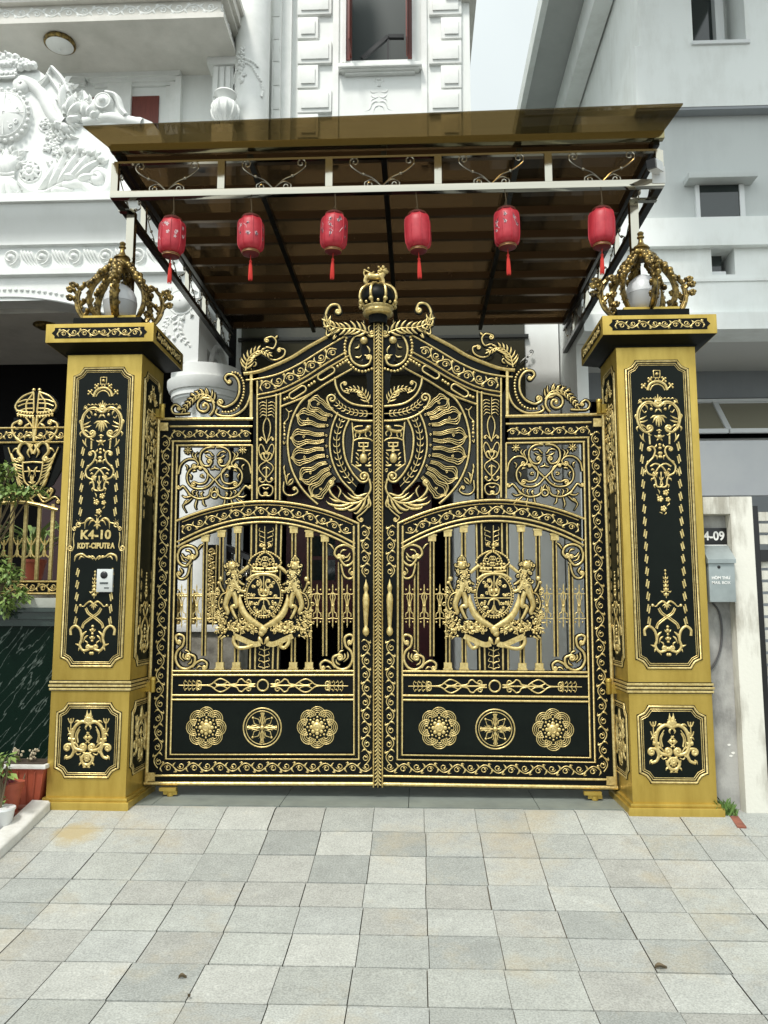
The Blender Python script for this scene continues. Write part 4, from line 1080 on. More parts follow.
    ga = q([(330, 412), (298, 490), (283, 590), (298, 690), (345, 790), (418, 868)]); gb_ = q([(396, 448), (366, 520), (360, 590), (374, 680), (412, 755), (450, 800)])
    g.stroke(cr(ga, 6), 2.2*U, 0); 
    P = cr(gb_, 6); c_ = curl(P[-1], math.degrees(math.atan2(*(P[-1]-P[-2])[::-1])), 6.2*U, 1.45, 1, 26); g.stroke(np.vstack([P[:-1], c_]), 2.3*U, 0); g.dot(c_[-1], 2.2*U, 0)
    b1 = np.vstack([curl(q([(268, 330)])[0], 78, 5.0*U, 1.1, -1)[::-1], cr(q([(268, 345), (290, 390), (340, 430), (400, 452), (470, 460), (526, 460)]), 5)]); g.stroke(b1, 2.4*U, 0)
    b2 = cr(q([(312, 212), (318, 260), (345, 315), (395, 355), (450, 372), (526, 378)]), 5); g.stroke(b2, 2.4*U, 0)
    k.strip(resample(cr(ga, 6), 24), resample(P, 24), -.03, -.006); k.strip(resample(b1[22:], 24), resample(b2[9:], 24), -.03, -.006)
    for A_, C_, nn in ((cr(ga, 6), P, 12), (b1[18:], b2[6:], 11)):
        Mi = (resample(A_, 49)+resample(C_, 49))/2; T_, N_ = normals2(Mi); g.stroke(Mi, .9*U, -.004)
        for i in range(1, nn):
            j = int(i*48/nn)
            for s in (-1, 1): g.stroke(cr([Mi[j], Mi[j]+N_[j]*s*2.6*U-T_[j]*1.0*U, Mi[j]+N_[j]*s*3.4*U-T_[j]*4.2*U], 3), 1.5*U, -.004, tp='l')
    k.poly(q([(405, 465), (528, 465), (528, 730), (500, 760), (405, 712)]), -.03, -.008)
    sh = k.build('garland_backing', M['black'], t); g.build('garland', M['gold'], sh)
    g = NB()
    g.stroke(q([(410, 470), (418, 560), (406, 700)]), 1.8*U, -.006); g.stroke(cr(q([(406, 706), (450, 738), (495, 780), (526, 812)]), 4), 1.8*U, -.006); g.stroke(q([(405, 462), (528, 464)]), 1.6*U, -.006)
    g.stroke(cr(q([(420, 572), (450, 560), (500, 560), (528, 574)]), 4), 1.7*U, -.006)
    # passant lion
    g.stroke(cr(q([(430, 520), (455, 522), (480, 516), (500, 508)]), 4), 4.2*U, -.006, d=.018); g.dot(q([(502, 500)])[0], 3.0*U, -.004, d=.02); g.dot(q([(512, 494)])[0], 1.6*U, -.002, d=.02)
    for a_ in (((435, 522), (428, 540), (432, 552)), ((448, 524), (455, 540), (448, 552)), ((490, 516), (485, 538), (494, 550)), ((500, 512), (518, 528), (512, 545)), ((430, 518), (420, 500), (440, 490), (470, 488))): g.stroke(cr(q(a_), 3), 1.6*U, -.006)
    # helmet and little arms below
    for x0, x1, y in ((445, 505, 585), (452, 500, 606)): g.stroke(q([(x0, y), (x1, y)]), 1.5*U, -.006)
    for x in (450, 475, 500): g.stroke(q([(x, 585), (x, 606)]), 1.8*U, -.006)
    g.stroke(q([(440, 628), (515, 628)]), 1.6*U, -.006); g.stroke(q([(476, 606), (476, 640)]), 3.5*U, -.006)
    g.dot(q([(474, 672)])[0], 4.0*U, -.006, d=.02, ry=5.4*U)
    for s in (-1, 1):
        for yy in (650, 675, 700): g.stroke(cr(q([(474+s*26, yy+10), (474+s*34, yy-2), (474+s*44, yy-10)]), 3), 1.8*U, -.006, tp='l')
        g.stroke(cr(q([(474+s*44, 712), (474+s*30, 716), (474+s*12, 712)]), 3), 2.2*U, -.006)
    g.stroke(curl(q([(505, 735)])[0], 40, 2*U, 1.1, -1), 1.0*U, -.006)
    g.build('small_shield', M['gold'], sh)
    # big leaf scroll under the garland
    g = NB(); g.black = k = NB()
    cscroll(g, q([(508, 790), (516, 850), (480, 905), (420, 930), (350, 920), (300, 885), (280, 845), (300, 822)]), 2.6*U, 0, 2.4*U, 1, 1)
    for a_, w in ((((500, 870), (440, 890), (400, 850)), 3), (((480, 900), (425, 900), (385, 870)), 3.4), (((440, 920), (390, 905), (355, 870)), 3.4), (((410, 925), (350, 945), (285, 935), (262, 915)), 3.4), (((350, 920), (310, 915), (280, 895)), 3), (((420, 935), (370, 962), (320, 960), (305, 942)), 3.2), (((470, 915), (435, 955), (400, 970), (380, 960)), 3.4),
                   (((490, 900), (470, 950), (440, 985), (420, 985)), 3.2), (((505, 880), (505, 930), (470, 965)), 2.6), (((330, 900), (345, 860), (325, 830)), 2), (((510, 900), (516, 940), (495, 960)), 2)):
        g.stroke(cr(q(a_), 4), w*U, .002, tp='l')
    cscroll(g, q([(500, 905), (500, 950), (470, 985), (440, 1010), (452, 1030)]), 1.6*U, 0, 2.2*U, 1, 1)
    k.build('big_leaf_backing', M['black'], t); g.build('big_leaf', M['gold'], t)
    # sprig under the top rail
    g = NB(); g.black = k = NB()
    spray(g, cr(q([(505, 360), (470, 300), (420, 280), (370, 290)]), 5), 8, 8*U, 2.0*U, 52, 0)
    cscroll(g, q([(395, 305), (360, 290), (345, 255), (362, 240)]), 1.5*U, 0, 2.2*U, 1, -1); g.stroke(curl(q([(470, 315)])[0], 235, 3.2*U, 1.2, -1), 1.3*U, 0)
    k.build('sprig_backing', M['black'], t); g.build('sprig', M['gold'], t)
    # ---- cresting: scroll step, two leaf plumes, centre scroll
    q = CP(160, 330, 7.68)
    g = NB(); g.black = k = NB()
    Pc = cscroll(g, q([(520, 405), (498, 372), (520, 342), (570, 350), (606, 405), (605, 490), (570, 555), (500, 592), (455, 578)]), 2.6*U, 1.9*U, 3.4*U, 1, -1)
    Po = cr(q([(556, 326), (600, 335), (640, 400), (640, 500), (600, 590), (540, 628), (480, 630)]), 5); g.beads(Po, 1.35*U, 3.0*U)
    g.stroke(cr(q([(700, 410), (690, 510), (650, 600), (570, 655), (480, 660), (430, 640), (440, 605)]), 6), 2.4*U, 0)
    k.strip(resample(Pc[22:-18], 24), resample(Po, 24), -.03, -.006)
    k.build('step_scroll_backing', M['black'], t); g.build('step_scroll', M['gold'], t)
    g = NB(); g.black = k = NB()
    g.stroke(spiral(*q([(340, 585)])[0], 11.2*U, 2.0*U, -60, -60+560, 34), 2.6*U, 0); g.dot(q([(335, 585)])[0], 2.2*U, 0)
    spray(g, cr(q([(420, 560), (370, 500), (290, 500), (220, 560), (170, 630)]), 5), 10, 9.5*U, 2.2*U, 50, 0, both=True)
    for a_ in (((360, 495), (350, 470), (362, 450)), ((330, 495), (318, 472), (328, 452)), ((300, 500), (286, 480), (292, 458)), ((270, 515), (250, 492), (232, 484))): g.stroke(cr(q(a_), 3), 1.9*U, 0, tp='l')
    cscroll(g, q([(230, 640), (165, 645), (105, 640), (88, 600), (115, 572), (150, 590)]), 2.0*U, 0, 2.0*U, 1, -1)
    k.build('low_plume_backing', M['black'], t); g.build('low_plume', M['gold'], t)
    q = CP(240, 320, 5.12); g = NB(); g.black = k = NB()
    spray(g, cr(q([(30, 262), (45, 200), (100, 160), (160, 185)]), 5), 10, 10.5*U, 2.5*U, 50, .012)
    cscroll(g, q([(60, 190), (75, 165), (110, 160), (140, 190), (180, 205), (222, 185), (230, 155), (205, 145)]), 1.9*U, 0, 2.2*U, 1, 1)
    g.stroke(spiral(*q([(72, 222)])[0], 4.6*U, 1.0*U, 60, 60+440, 22), 1.7*U, 0)
    cscroll(g, q([(100, 165), (135, 140), (170, 145), (185, 110), (165, 86), (135, 92)]), 1.8*U, 0, 2.6*U, 1, 1); g.stroke(cr(q([(178, 95), (188, 85), (192, 78)]), 3), 2.6*U, 0, tp='l')
    for x in (40, 60, 20): g.stroke(cr(q([(x, 258), (x-12, 225), (x-20, 195)]), 3), 2*U, 0, tp='l')
    k.build('rail_plume_backing', M['black'], t); g.build('rail_plume', M['gold'], t)
    q = CP(310, 255, 5.9); g = NB(); g.black = k = NB()
    Pc = cscroll(g, q([(352, 478), (330, 462), (290, 462), (250, 500), (232, 560), (250, 625), (300, 655), (345, 645), (362, 610)]), 2.6*U, 3.6*U, 2.8*U, 1, 1)
    Po = cr(q([(215, 490), (205, 540), (215, 610), (260, 668), (310, 688), (365, 672)]), 5); g.beads(Po, 1.6*U, 3.4*U)
    k.strip(resample(Pc[22:-18], 24), resample(Po, 24), -.03, -.006)
    g.dot(q([(318, 505)])[0], 4.2*U, .002); 
    for a_ in (((262, 550), (285, 545), (290, 525)), ((265, 600), (290, 605), (305, 590)), ((335, 535), (352, 560), (350, 580)), ((320, 590), (345, 600), (352, 625))): g.stroke(cr(q(a_), 3), 2.2*U, 0, tp='l')
    spray(g, cr(q([(345, 465), (270, 440), (190, 440), (120, 420), (98, 370)]), 5), 9, 11.5*U, 3.0*U, 52, .016, L1=7*U)
    cscroll(g, q([(130, 460), (100, 400), (98, 340), (125, 300), (165, 298), (180, 330)]), 3.0*U, 0, 2.8*U, 1, -1, .010)
    for a_ in (((110, 450), (85, 410), (88, 350)), ((125, 470), (100, 480), (98, 440)), ((150, 470), (140, 500), (160, 480))): g.stroke(cr(q(a_), 3), 2.6*U, .014, tp='l')
    g.stroke(cr(q([(340, 480), (322, 430), (315, 385)]), 3), 2.6*U, 0, tp='l'); g.stroke(cr(q([(355, 470), (345, 430), (362, 412)]), 3), 1.8*U, 0, tp='l')
    k.build('centre_scroll_backing', M['black'], t); g.build('centre_scroll', M['gold'], t)
    # ---- coat of arms
    q = CP(215, 540, 7.68); H0 = .004
    k = NB(); oval = q([(375+150*math.cos(a), 425+175*math.sin(a)) for a in np.linspace(0, 2*PI, 28, endpoint=False)]); k.poly(oval, -.02, .006)
    k.poly(q([(20, 560), (70, 540), (140, 610), (240, 610), (320, 650), (430, 650), (510, 610), (610, 610), (690, 540), (730, 570), (720, 740), (590, 750), (375, 820), (160, 750), (20, 740)]), -.02, -.002)
    arms = k.build('coat_of_arms', M['black'], t)
    g = NB()
    g.stroke(cr(q([(245, 308), (300, 272), (375, 262), (450, 272), (502, 308)]), 5), 3.4*U, .006)
    g.stroke(arc(*q([(375, 425)])[0], 17.2*U, 0, 360, 40, ry=20.5*U), 1.3*U, .006)
    g.stroke(q([(375, 275), (375, 590)]), 1.2*U, .006); g.stroke(q([(250, 447), (500, 447)]), 1.2*U, .006)
    g.beads(arc(*q([(375, 425)])[0], 19*U, 0, 360, 40, ry=22.3*U), 1.0*U, 2.6*U, .006)
    rg = random.Random(5)
    for cx_, cy_ in ((305, 360), (440, 360), (305, 520), (440, 520), (330, 320), (420, 320), (330, 560), (420, 560), (290, 430), (460, 430), (350, 400), (400, 400), (285, 480), (465, 485)):
        c = q([(cx_, cy_)])[0]
        for i in range(3):
            g.stroke(curl(c+[rg.uniform(-3, 3)*U, rg.uniform(-3, 3)*U], rg.uniform(0, 360), rg.uniform(1.2, 2.2)*U, 1.1, rg.choice((-1, 1)), 12), 1.2*U, .006)
        g.dot(c, 1.5*U, .006, n=7)
    for a_ in (((335, 375), (345, 420), (375, 430), (405, 420), (415, 375)), ((330, 500), (345, 465), (375, 455), (405, 465), (420, 500)), ((375, 500), (360, 540), (340, 550)), ((375, 500), (392, 540), (412, 550)), ((345, 300), (360, 340), (345, 372)), ((405, 300), (390, 340), (405, 372))): g.stroke(cr(q(a_), 4), 2.0*U, .007)
    g.dot(q([(358, 392)])[0], 2*U, .008); g.dot(q([(392, 392)])[0], 2*U, .008)
    g.build('shield', M['gold'], arms)
    g = NB()          # garter bands crossing in a knot, ribbon below
    for s in (-1, 1):
        X = lambda x: 375+s*(375-x) if s < 0 else x
        Q = lambda pts: q([((750-x if s < 0 else x), y) for x, y in pts])
        g.stroke(cr(Q([(192, 420), (196, 480), (222, 555), (270, 610), (345, 655), (410, 680)]), 6), 6.6*U, .010, tp='b', d=.014)
        g.stroke(cr(Q([(150, 735), (210, 762), (300, 800), (352, 792)]), 5), 5.4*U, .008, d=.006, flat=True)
        for f in np.linspace(.1, .9, 9):
            p = resample(cr(Q([(150, 735), (210, 762), (300, 800), (352, 792)]), 5), 40)[int(f*39)]; g.stroke([p+[0, -1.7*U], p+[0, 1.7*U]], .8*U, .014)
        cscroll(g, Q([(150, 735), (145, 785), (180, 826), (240, 826), (295, 808)] if s > 0 else [(175, 740), (185, 790), (215, 826), (245, 815), (240, 790)]), 4.4*U, 0, 0, 1, 1, .008)
        g.stroke(cr(Q([(340, 740), (352, 775), (372, 800)]), 4), 5*U, .012, tp='l')
        g.stroke(Q([(195, 255), (225, 228), (262, 200)]), 4.2*U, .006); g.stroke(Q([(200, 380), (222, 362), (210, 395)]), 3.4*U, .010, tp='l')
    g.dot(q([(372, 690)])[0], 4.4*U, .012, d=.016); g.dot(q([(360, 715)])[0], 3.4*U, .012, d=.014)
    g.build('ribbon', M['gold'], arms)
    k = NB(); k.poly(q([(268, 190), (280, 140), (335, 102), (380, 86), (430, 102), (482, 140), (502, 182), (478, 240), (290, 240)]), -.01, .004); cw = k.build('crown', M['black'], arms)
    g = NB(cxm)
    for a_ in (((290, 205), (262, 178), (285, 135), (340, 100), (379, 88)), ((318, 205), (320, 160), (345, 120), (379, 98))): g.stroke(cr(q(a_), 5), 1.7*U, .005); g.beads(cr(q(a_), 5), 1.0*U, 2.4*U, .009)
    for y, w in ((212, 2.2), (240, 2.4)): g.stroke(cr(q([(285, y), (330, y+6), (379, y+8)]), 4), w*U, .008)
    for x in (300, 325, 350): g.dot(q([(x, 226)])[0], 1.5*U, .008, n=7); g.dot(q([(x, 190)])[0], 1.5*U, .008, n=7)
    for x, y in ((379, 190), (379, 145), (345, 160)): g.stroke(arc(*q([(x, y)])[0], 1.9*U, 0, 360, 10), 1.1*U, .008)
    g.dot(q([(379, 70)])[0], 1.8*U, .005, _m=False); g.dot(q([(379, 45)])[0], 2.0*U, .005, _m=False); g.stroke(curl(q([(365, 52)])[0], 200, 1.9*U, 1.2, -1), 1.4*U, .005); g.dot(q([(350, 45)])[0], 1.6*U, .005)
    g.build('crown_gilding', M['gold'], cw)
    for s in (1, -1):  # supporters
        Q = lambda pts: q([((750-x if s < 0 else x), y) for x, y in pts])
        g = NB(); g.black = k = NB(); k.bw = .02
        T = lambda pts, w, tp='c', d=None, h=.006: g.stroke(cr(Q(pts), 4), w*U, h, tp=tp, d=(d or .55*w*U))
        T([(146, 235), (150, 290), (138, 350), (124, 410)], 11., 'c', d=.016)
        T([(118, 395), (95, 450), (82, 505), (100, 550), (92, 572)], 7.0, 'S', d=.022); T([(145, 400), (160, 450), (165, 510), (150, 505), (128, 520), (150, 575), (168, 605)], 5.6, 'S', d=.018)
        T([(150, 310), (180, 370), (215, 395), (238, 388)], 5.6, 'S', d=.02); T([(165, 290), (200, 330), (228, 345)], 4.6, 'S', d=.016)
        T([(105, 400), (55, 420), (30, 480), (40, 530), (60, 520)], 1.8); T([(70, 400), (45, 350), (40, 305), (62, 300)], 2.2); g.dot(Q([(46, 300)])[0], 2.6*U, .006); g.dot(Q([(30, 330)])[0], 1.8*U, .006)
        g.dot(Q([(132, 198)])[0], 4.8*U, .008, d=.022); g.dot(Q([(146, 205)])[0], 2.2*U, .016, d=.014); g.dot(Q([(138, 186)])[0], .8*U, .028, n=6)
        rg = random.Random(11)
        for i in range(34):
            a = rg.uniform(0, 2*PI); rr = rg.uniform(26, 46); c = Q([(136+rr*math.cos(a), 222+rr*1.3*math.sin(a))])[0]; g.stroke(curl(c, rg.uniform(0, 360), rg.uniform(1.3, 2.1)*U, .8, rg.choice((1, -1)), 8), 1.9*U, rg.uniform(.006, .020), tp='S')
        for i in range(30):
            c = Q([(148+rg.uniform(-42, 44), 320+rg.uniform(-60, 66))])[0]; g.stroke(curl(c, rg.uniform(0, 360), rg.uniform(1.3, 2.2)*U, .9, rg.choice((1, -1)), 9), 1.9*U, rg.uniform(.012, .023), tp='S')
        for e in ((105, 172), (118, 160), (140, 156), (160, 168)): g.stroke(Q([(132, 195), ((132+e[0])/2, (190+e[1])/2), e]), 2.4*U, .008, tp='l')
        if s < 0:
            g.stroke(Q([(100, 172), (165, 172)]), 2*U, .014)
            for x in (104, 118, 132, 147, 161): g.stroke(Q([(x, 172), (132+(x-132)*.9, 150), (132+(x-132)*.3, 132)]), 1.2*U, .012)
            g.dot(Q([(132, 128)])[0], 1.6*U, .012)
        o = k.build('supporter_backing', M['black'], arms); g.build('supporter', M['gold'], arms)
    g = NB(); rg = random.Random(21)   # leaves and flowers of the base
    for i in range(170):
        x = rg.uniform(8, 320); y = rg.uniform(625, 700) if x > 110 else rg.uniform(560, 745)
        if 150 < x < 330 and y > 712: continue
        for s in (1, -1):
            c = q([((750-x if s < 0 else x), y)])[0]; a = rg.uniform(0, 360)
            if i % 4 == 1: g.stroke(curl(c, a, rg.uniform(1.0, 1.9)*U, .8, rg.choice((1, -1)), 9), 1.4*U, rg.uniform(.0, .010), tp='S')
            elif i % 4: dd = np.array([math.cos(R(a)), math.sin(R(a))]); l_ = rg.uniform(3.2, 5.4)*U; g.stroke([c, c+dd*l_*.5+.3*l_*np.array([-dd[1], dd[0]])*.5, c+dd*l_], rg.uniform(2.0, 3.0)*U, rg.uniform(.0, .012), tp='l')
            else: g.dot(c, rg.uniform(.8, 1.5)*U, rg.uniform(.002, .010), n=7)
    for i in range(34):
        x = rg.uniform(2, 62); y = rg.uniform(380, 640)
        for s in (1, -1):
            c = q([((750-x if s < 0 else x), y)])[0]; g.stroke(curl(c, rg.uniform(0, 360), rg.uniform(1.2, 2.2)*U, .9, rg.choice((1, -1)), 10), 1.5*U, .002, tp='S')
    g.build('base_foliage', M['gold'], arms)
    # ---- pull handle, hinges and roller
    b = B(); hx_, hz0 = xf(float(G([(366.4, 607)])[0][0]), 0, 0)[0], float(G([(366, 636)])[0][1]); hl = 56*U
    b.lathe([(.004, 0), (.017, .012), (.022, .03), (.018, .05), (.010, .062), (.012, .075), (.015, .12), (.019, .19), (.022, .24), (.018, .27), (.010, .285), (.013, .30), (.017, .315), (.013, .335), (.006, .352), (.001, hl)], (hx_, GY-.05, hz0), 14)
    for z in (.03, .315): b.bar((hx_, GY-.04, hz0+z), (hx_, GY+.002, hz0+z), .012)
    b.build('handle', M['gold'], t)
    for z in (GT+.035, .9):
        b = B(); xx = hx+sg*.016; b.lathe([(.014, -.045), (.018, -.04), (.018, .03), (.021, .032), (.021, .05), (.014, .056)], (xx+sg*.02, GY-.02, z), 14)
        b.box(min(xx-sg*.03, xx+sg*.01), max(xx-sg*.03, xx+sg*.01), GY-.03, GY+.0, z-.04, z+.02); b.build('hinge', M['goldpaint'], t)
    b = B(); xx = hx+sg*.16; b.box(xx-.055, xx+.055, GY-.03, GY+.01, GB-.022, GB-.001); b.box(xx-.03, xx+.06, GY-.02, GY+.0, GB-.045, GB-.022); b.lathe([(.022, -.012), (.022, .012)], (xx+.015, GY-.008, GB-.043), 12); b.build('roller', M['goldpaint'], t)
    # ---- crowned lion over the meeting strip
    if sg > 0:
        x0 = GX0-.004; zc = float(at(376, 323, GY)[2]); z = lambda v: float(at(376, v, GY)[2])
        b = B(); y0 = GY+.01
        b.lathe([(.062, z(324)), (.066, z(316)), (.085, z(313))], (x0, y0, 0), 20); cn = b.build('crown_neck', M['black'], t)
        b = B(); b.lathe([(.085, z(308)), (.122, z(303)), (.130, z(299)), (.118, z(293)), (.085, z(288)), (.04, z(285.5)), (.006, z(285))], (x0, y0, 0), 24); b.build('crown_cap', M['black'], cn)
        b = B()
        b.lathe([(.088, z(316)), (.104, z(314.5)), (.107, z(313)), (.098, z(311.5)), (.098, z(310)), (.106, z(309)), (.106, z(307.5)), (.09, z(306.5))], (x0, y0, 0), 24)
        for i in range(8):
            a = i*PI/4+PI/8+.02*PI; pr = cr([(.102, z(307.5)), (.128, z(302)), (.133, z(298)), (.121, z(292)), (.088, z(287.2)), (.04, z(284.4)), (.0, z(284))], 3)
            b.tube([(x0+(r+.003)*math.cos(a), y0+(r+.003)*math.sin(a), q_) for r, q_ in pr], .0095, 6)
            b.ball((x0+.128*math.cos(a), y0+.128*math.sin(a), z(304)), .017, 8, 5)
            a2 = a+PI/8; b.ball((x0+.115*math.cos(a2), y0+.115*math.sin(a2), z(305.5)), .011, 7, 4)
        b.ball((x0-.002, y0, z(285)), .022, 10, 6)
        b.build('crown_band', M['gold'], cn)
        b = B(); p = lambda x, y, d=0.: tuple(np.array(at(310+x/5.9, 255+y/5.9, GY))+np.array([0, d, 0]))
        tb = lambda pts, r, **k_: b.tube([p(*a) for a in cr(pts, 4)] if len(pts[0]) == 2 else [p(*a) for a in pts], list(np.interp(np.linspace(0, 1, (len(pts)-1)*4+1 if len(pts[0]) == 2 else len(pts)), np.linspace(0, 1, len(r)), r)), 8)
        tb([(326, 135), (350, 126), (385, 128), (415, 125), (432, 108)], [.012, .026, .022, .028, .020])
        for pts, d in (((( 335, 130), (325, 158), (338, 178), (334, 200)), -.015), (((340, 132), (330, 160), (345, 180), (346, 198)), .02), (((420, 128), (432, 155), (435, 180), (438, 202)), -.015), (((415, 130), (422, 158), (424, 182), (428, 200)), .02)):
            b.tube([p(*a, d) for a in cr(pts, 4)], list(np.linspace(.015, .007, 13)), 7); b.ball(p(pts[-1][0]+4, pts[-1][1], d), .011, 7, 4)
        b.ball(p(438, 96), .024, 10, 7); b.ball(p(452, 100), .014, 8, 5); b.ball(p(448, 82), .008, 6, 4)
        rg = random.Random(2)
        for i in range(34):
            a = rg.uniform(0, 2*PI); c = p(422+rg.uniform(-17, 12), 100+rg.uniform(-26, 30), rg.uniform(-.022, .022)); b.ball(c, rg.uniform(.008, .013), 6, 4)
        b.tube([p(*a) for a in cr([(328, 130), (318, 108), (325, 92), (345, 100), (362, 108), (378, 98)], 4)], .0055, 6); b.ball(p(322, 76+14), .010, 7, 4); b.ball(p(345, 78), .008, 7, 4)
        b.build('lion', M['gold'], t)
    return t


make_leaf(1); make_leaf(-1)

# ================================================================== CANOPY OVER THE GATE
CX0, CX1, CY0, CY1 = -1.883, 1.921, .22, 3.78
CZ0, CZ1, CZR = 4.30, 4.545, 4.685
M['bronze'] = mat('bronze_tube', (.17, .125, .08), .25, .7, rvar=.08)


def canopy_scroll(b, c, ux, s=1.):
    """Spring-like pair of wire scrolls standing on a rail; ux is the direction along the rail."""
    c = Vector(c); ux = Vector(ux); uz = Vector((0, 0, 1))
    P = lambda pts: [tuple(c+ux*x*s+uz*z*s) for x, z in pts]
    for k in (-1, 1):
        q = np.vstack([cr([(0, .0), (k*.03, .03), (k*.075, .055), (k*.12, .035)], 4), curl((k*.12, .035), -60 if k > 0 else 240, .034, 1.15, -k)[1:]])
        b.tube(P(q), .0048, 6)
        q = np.vstack([cr([(k*.01, .012), (k*.07, .07), (k*.15, .105), (k*.215, .155), (k*.225, .19)], 4), curl((k*.225, .19), 95 if k > 0 else 85, .034, 1.1, k)[1:]])
        b.tube(P(q), .0048, 6); b.ball(tuple(c+ux*k*.13*s+uz*.097*s), .013, 7, 4)


t = thing('canopy', ((CX0+CX1)/2, (CY0+CY1)/2, CZ0), 'smoked brown glass canopy on a polished steel frame above the gate', 'canopy')
b = B()
b.box(CX0-.025, CX1+.025, CY0-.025, CY0+.025, CZ0-.025, CZ0+.025, .003)
b.build('front_beam', M['steel'], t)
b = B(); b.box(CX0-.01, CX1+.01, CY0-.010, CY0+.018, CZ1-.008, CZ1+.008); b.build('front_rail', M['steel'], t)
posts = [CX0+(CX1-CX0)*i/5 for i in range(6)]
for x in posts:
    b = B(); b.box(x-.025, x+.025, CY0-.02, CY0+.02, CZ0+.0255, CZ1-.0085); b.build('front_strut', M['steel'], t)
for x0, x1 in zip(posts, posts[1:]):
    b = B(); canopy_scroll(b, ((x0+x1)/2-.01, CY0, CZ0+.026), (1, 0, 0), 1.0); b.build('wire_scroll', M['scrollsteel'], t)
b = B(); b.box(CX0-.04, CX1+.04, CY0-.02, CY0+.03, CZ1+.082, CZR-.004, .003); b.build('front_fascia', mat('bronze_mirror', (.30, .26, .14), .12, .95, bump=.6, bscale=4), t)
for x in (CX0, CX1):
    b = B(); b.box(x-.025, x+.025, CY0+.026, CY1, CZ0-.025, CZ0+.022); b.build('side_beam', M['darksteel'], t)  # polished steel seen in shade; the shade is put into a darker steel
    b = B(); b.box(x-.016, x+.016, CY0+.02, CY1, CZ1-.012, CZ1+.012); b.box(x-.02, x+.02, CY0+.031, CY1, CZR-.08, CZR-.005); b.build('side_rail', M['darksteel'], t)
    n = 6
    for i in range(1, n):
        y = CY0+(CY1-CY0)*i/n; b = B(); b.box(x-.02, x+.02, y-.02, y+.02, CZ0+.0225, CZ1-.0125); b.build('side_strut', M['steel'], t)
    for i in range(n):
        y = CY0+(CY1-CY0)*(i+.5)/n; b = B(); canopy_scroll(b, (x, y, CZ0+.024), (0, 1, 0), .95); b.build('wire_scroll', M['scrollsteel'], t)
    b = B(); xx = PXL if x < 0 else PXR
    yq = PDP/2+.15; b.box(xx-.028, xx+.028, yq-.028, yq+.028, ZC1+.0125, CZ0-.046); b.box(min(x, xx)-.02, max(x, xx)+.02, yq-.02, yq+.02, CZ0-.0455, CZ0-.0255)
    b.build('post', M['steel'], t)
for i in range(9):
    y = CY0+.16+(CY1-CY0-.2)*i/8; b = B(); b.box(CX0+.021, CX1-.021, y-.02, y+.02, CZR-.075, CZR-.006); b.build('purlin', M['bronze'], t)
for f in (.25, .5, .75):
    x = CX0+(CX1-CX0)*f; b = B(); b.box(x-.02, x+.02, CY0+.031, CY1, CZR-.125, CZR-.0755); b.build('rafter', M['darksteel'], t)
b = B(); Ya, Yb = -.13, CY0+.028
pa, pb = at(83, 127, Ya), at(683, 104.5, Ya); LP = [(pa[0], Ya, pa[2]), (pb[0], Ya, pb[2]), (pb[0]-.02, Yb, CZR), (pa[0]+.02, Yb, CZR)]
b.v = LP+[(x, y, z+.010) for x, y, z in LP]
for q_ in ((3, 2, 1, 0), (4, 5, 6, 7), (0, 1, 5, 4), (1, 2, 6, 5), (2, 3, 7, 6), (3, 0, 4, 7)): b.face(q_, False)
b.build('roof_lip', M['smokelip'], t); print('LIP', pa, pb)
b = B(); b.box(pa[0]+.02, pb[0]-.02, CY0+.03, CY1+.1, CZR, CZR+.010); b.build('roof_sheet', M['smoke'], t)
b = B(); q = at(203, 118, .6); b.lathe([(.03, 0), (.032, .03), (.02, .045), (.012, .05)], (q[0], .6, CZR+.011), 10); b.tube([(q[0], .6, CZR+.05), (q[0]-.01, .6, CZR+.10), (q[0]+.01, .6, CZR+.13), (q[0]+.02, .6, CZR+.10)], .007, 6); b.build('roof_hook', M['antique'], t)

# security camera on the right corner
t = thing('security_camera', (CX1-.03, CY0-.05, CZ0+.06), 'white security camera with dark lens on the right corner of the canopy beam', 'camera')
b = B(); b.box(CX1-.06, CX1+.03, CY0-.030, CY0-.0255, CZ0-.01, CZ0+.11, .002); b.bar((CX1-.02, CY0-.03, CZ0+.06), (CX1-.035, CY0-.07, CZ0+.065), .025); b.build('bracket', M['alum'], t)
b = B(); b.bar((CX1-.02, CY0-.05, CZ0+.085), (CX1-.10, CY0-.17, CZ0+.045), .062, .062); b.build('housing', M['alum'], t)
b = B(); d = Vector((-.08, -.12, -.04)).normalized(); c = Vector((CX1-.10, CY0-.17, CZ0+.045)); b.bar(tuple(c+d*.001), tuple(c+d*.03), .058, .058); b.build('lens', M['vdark'], t)

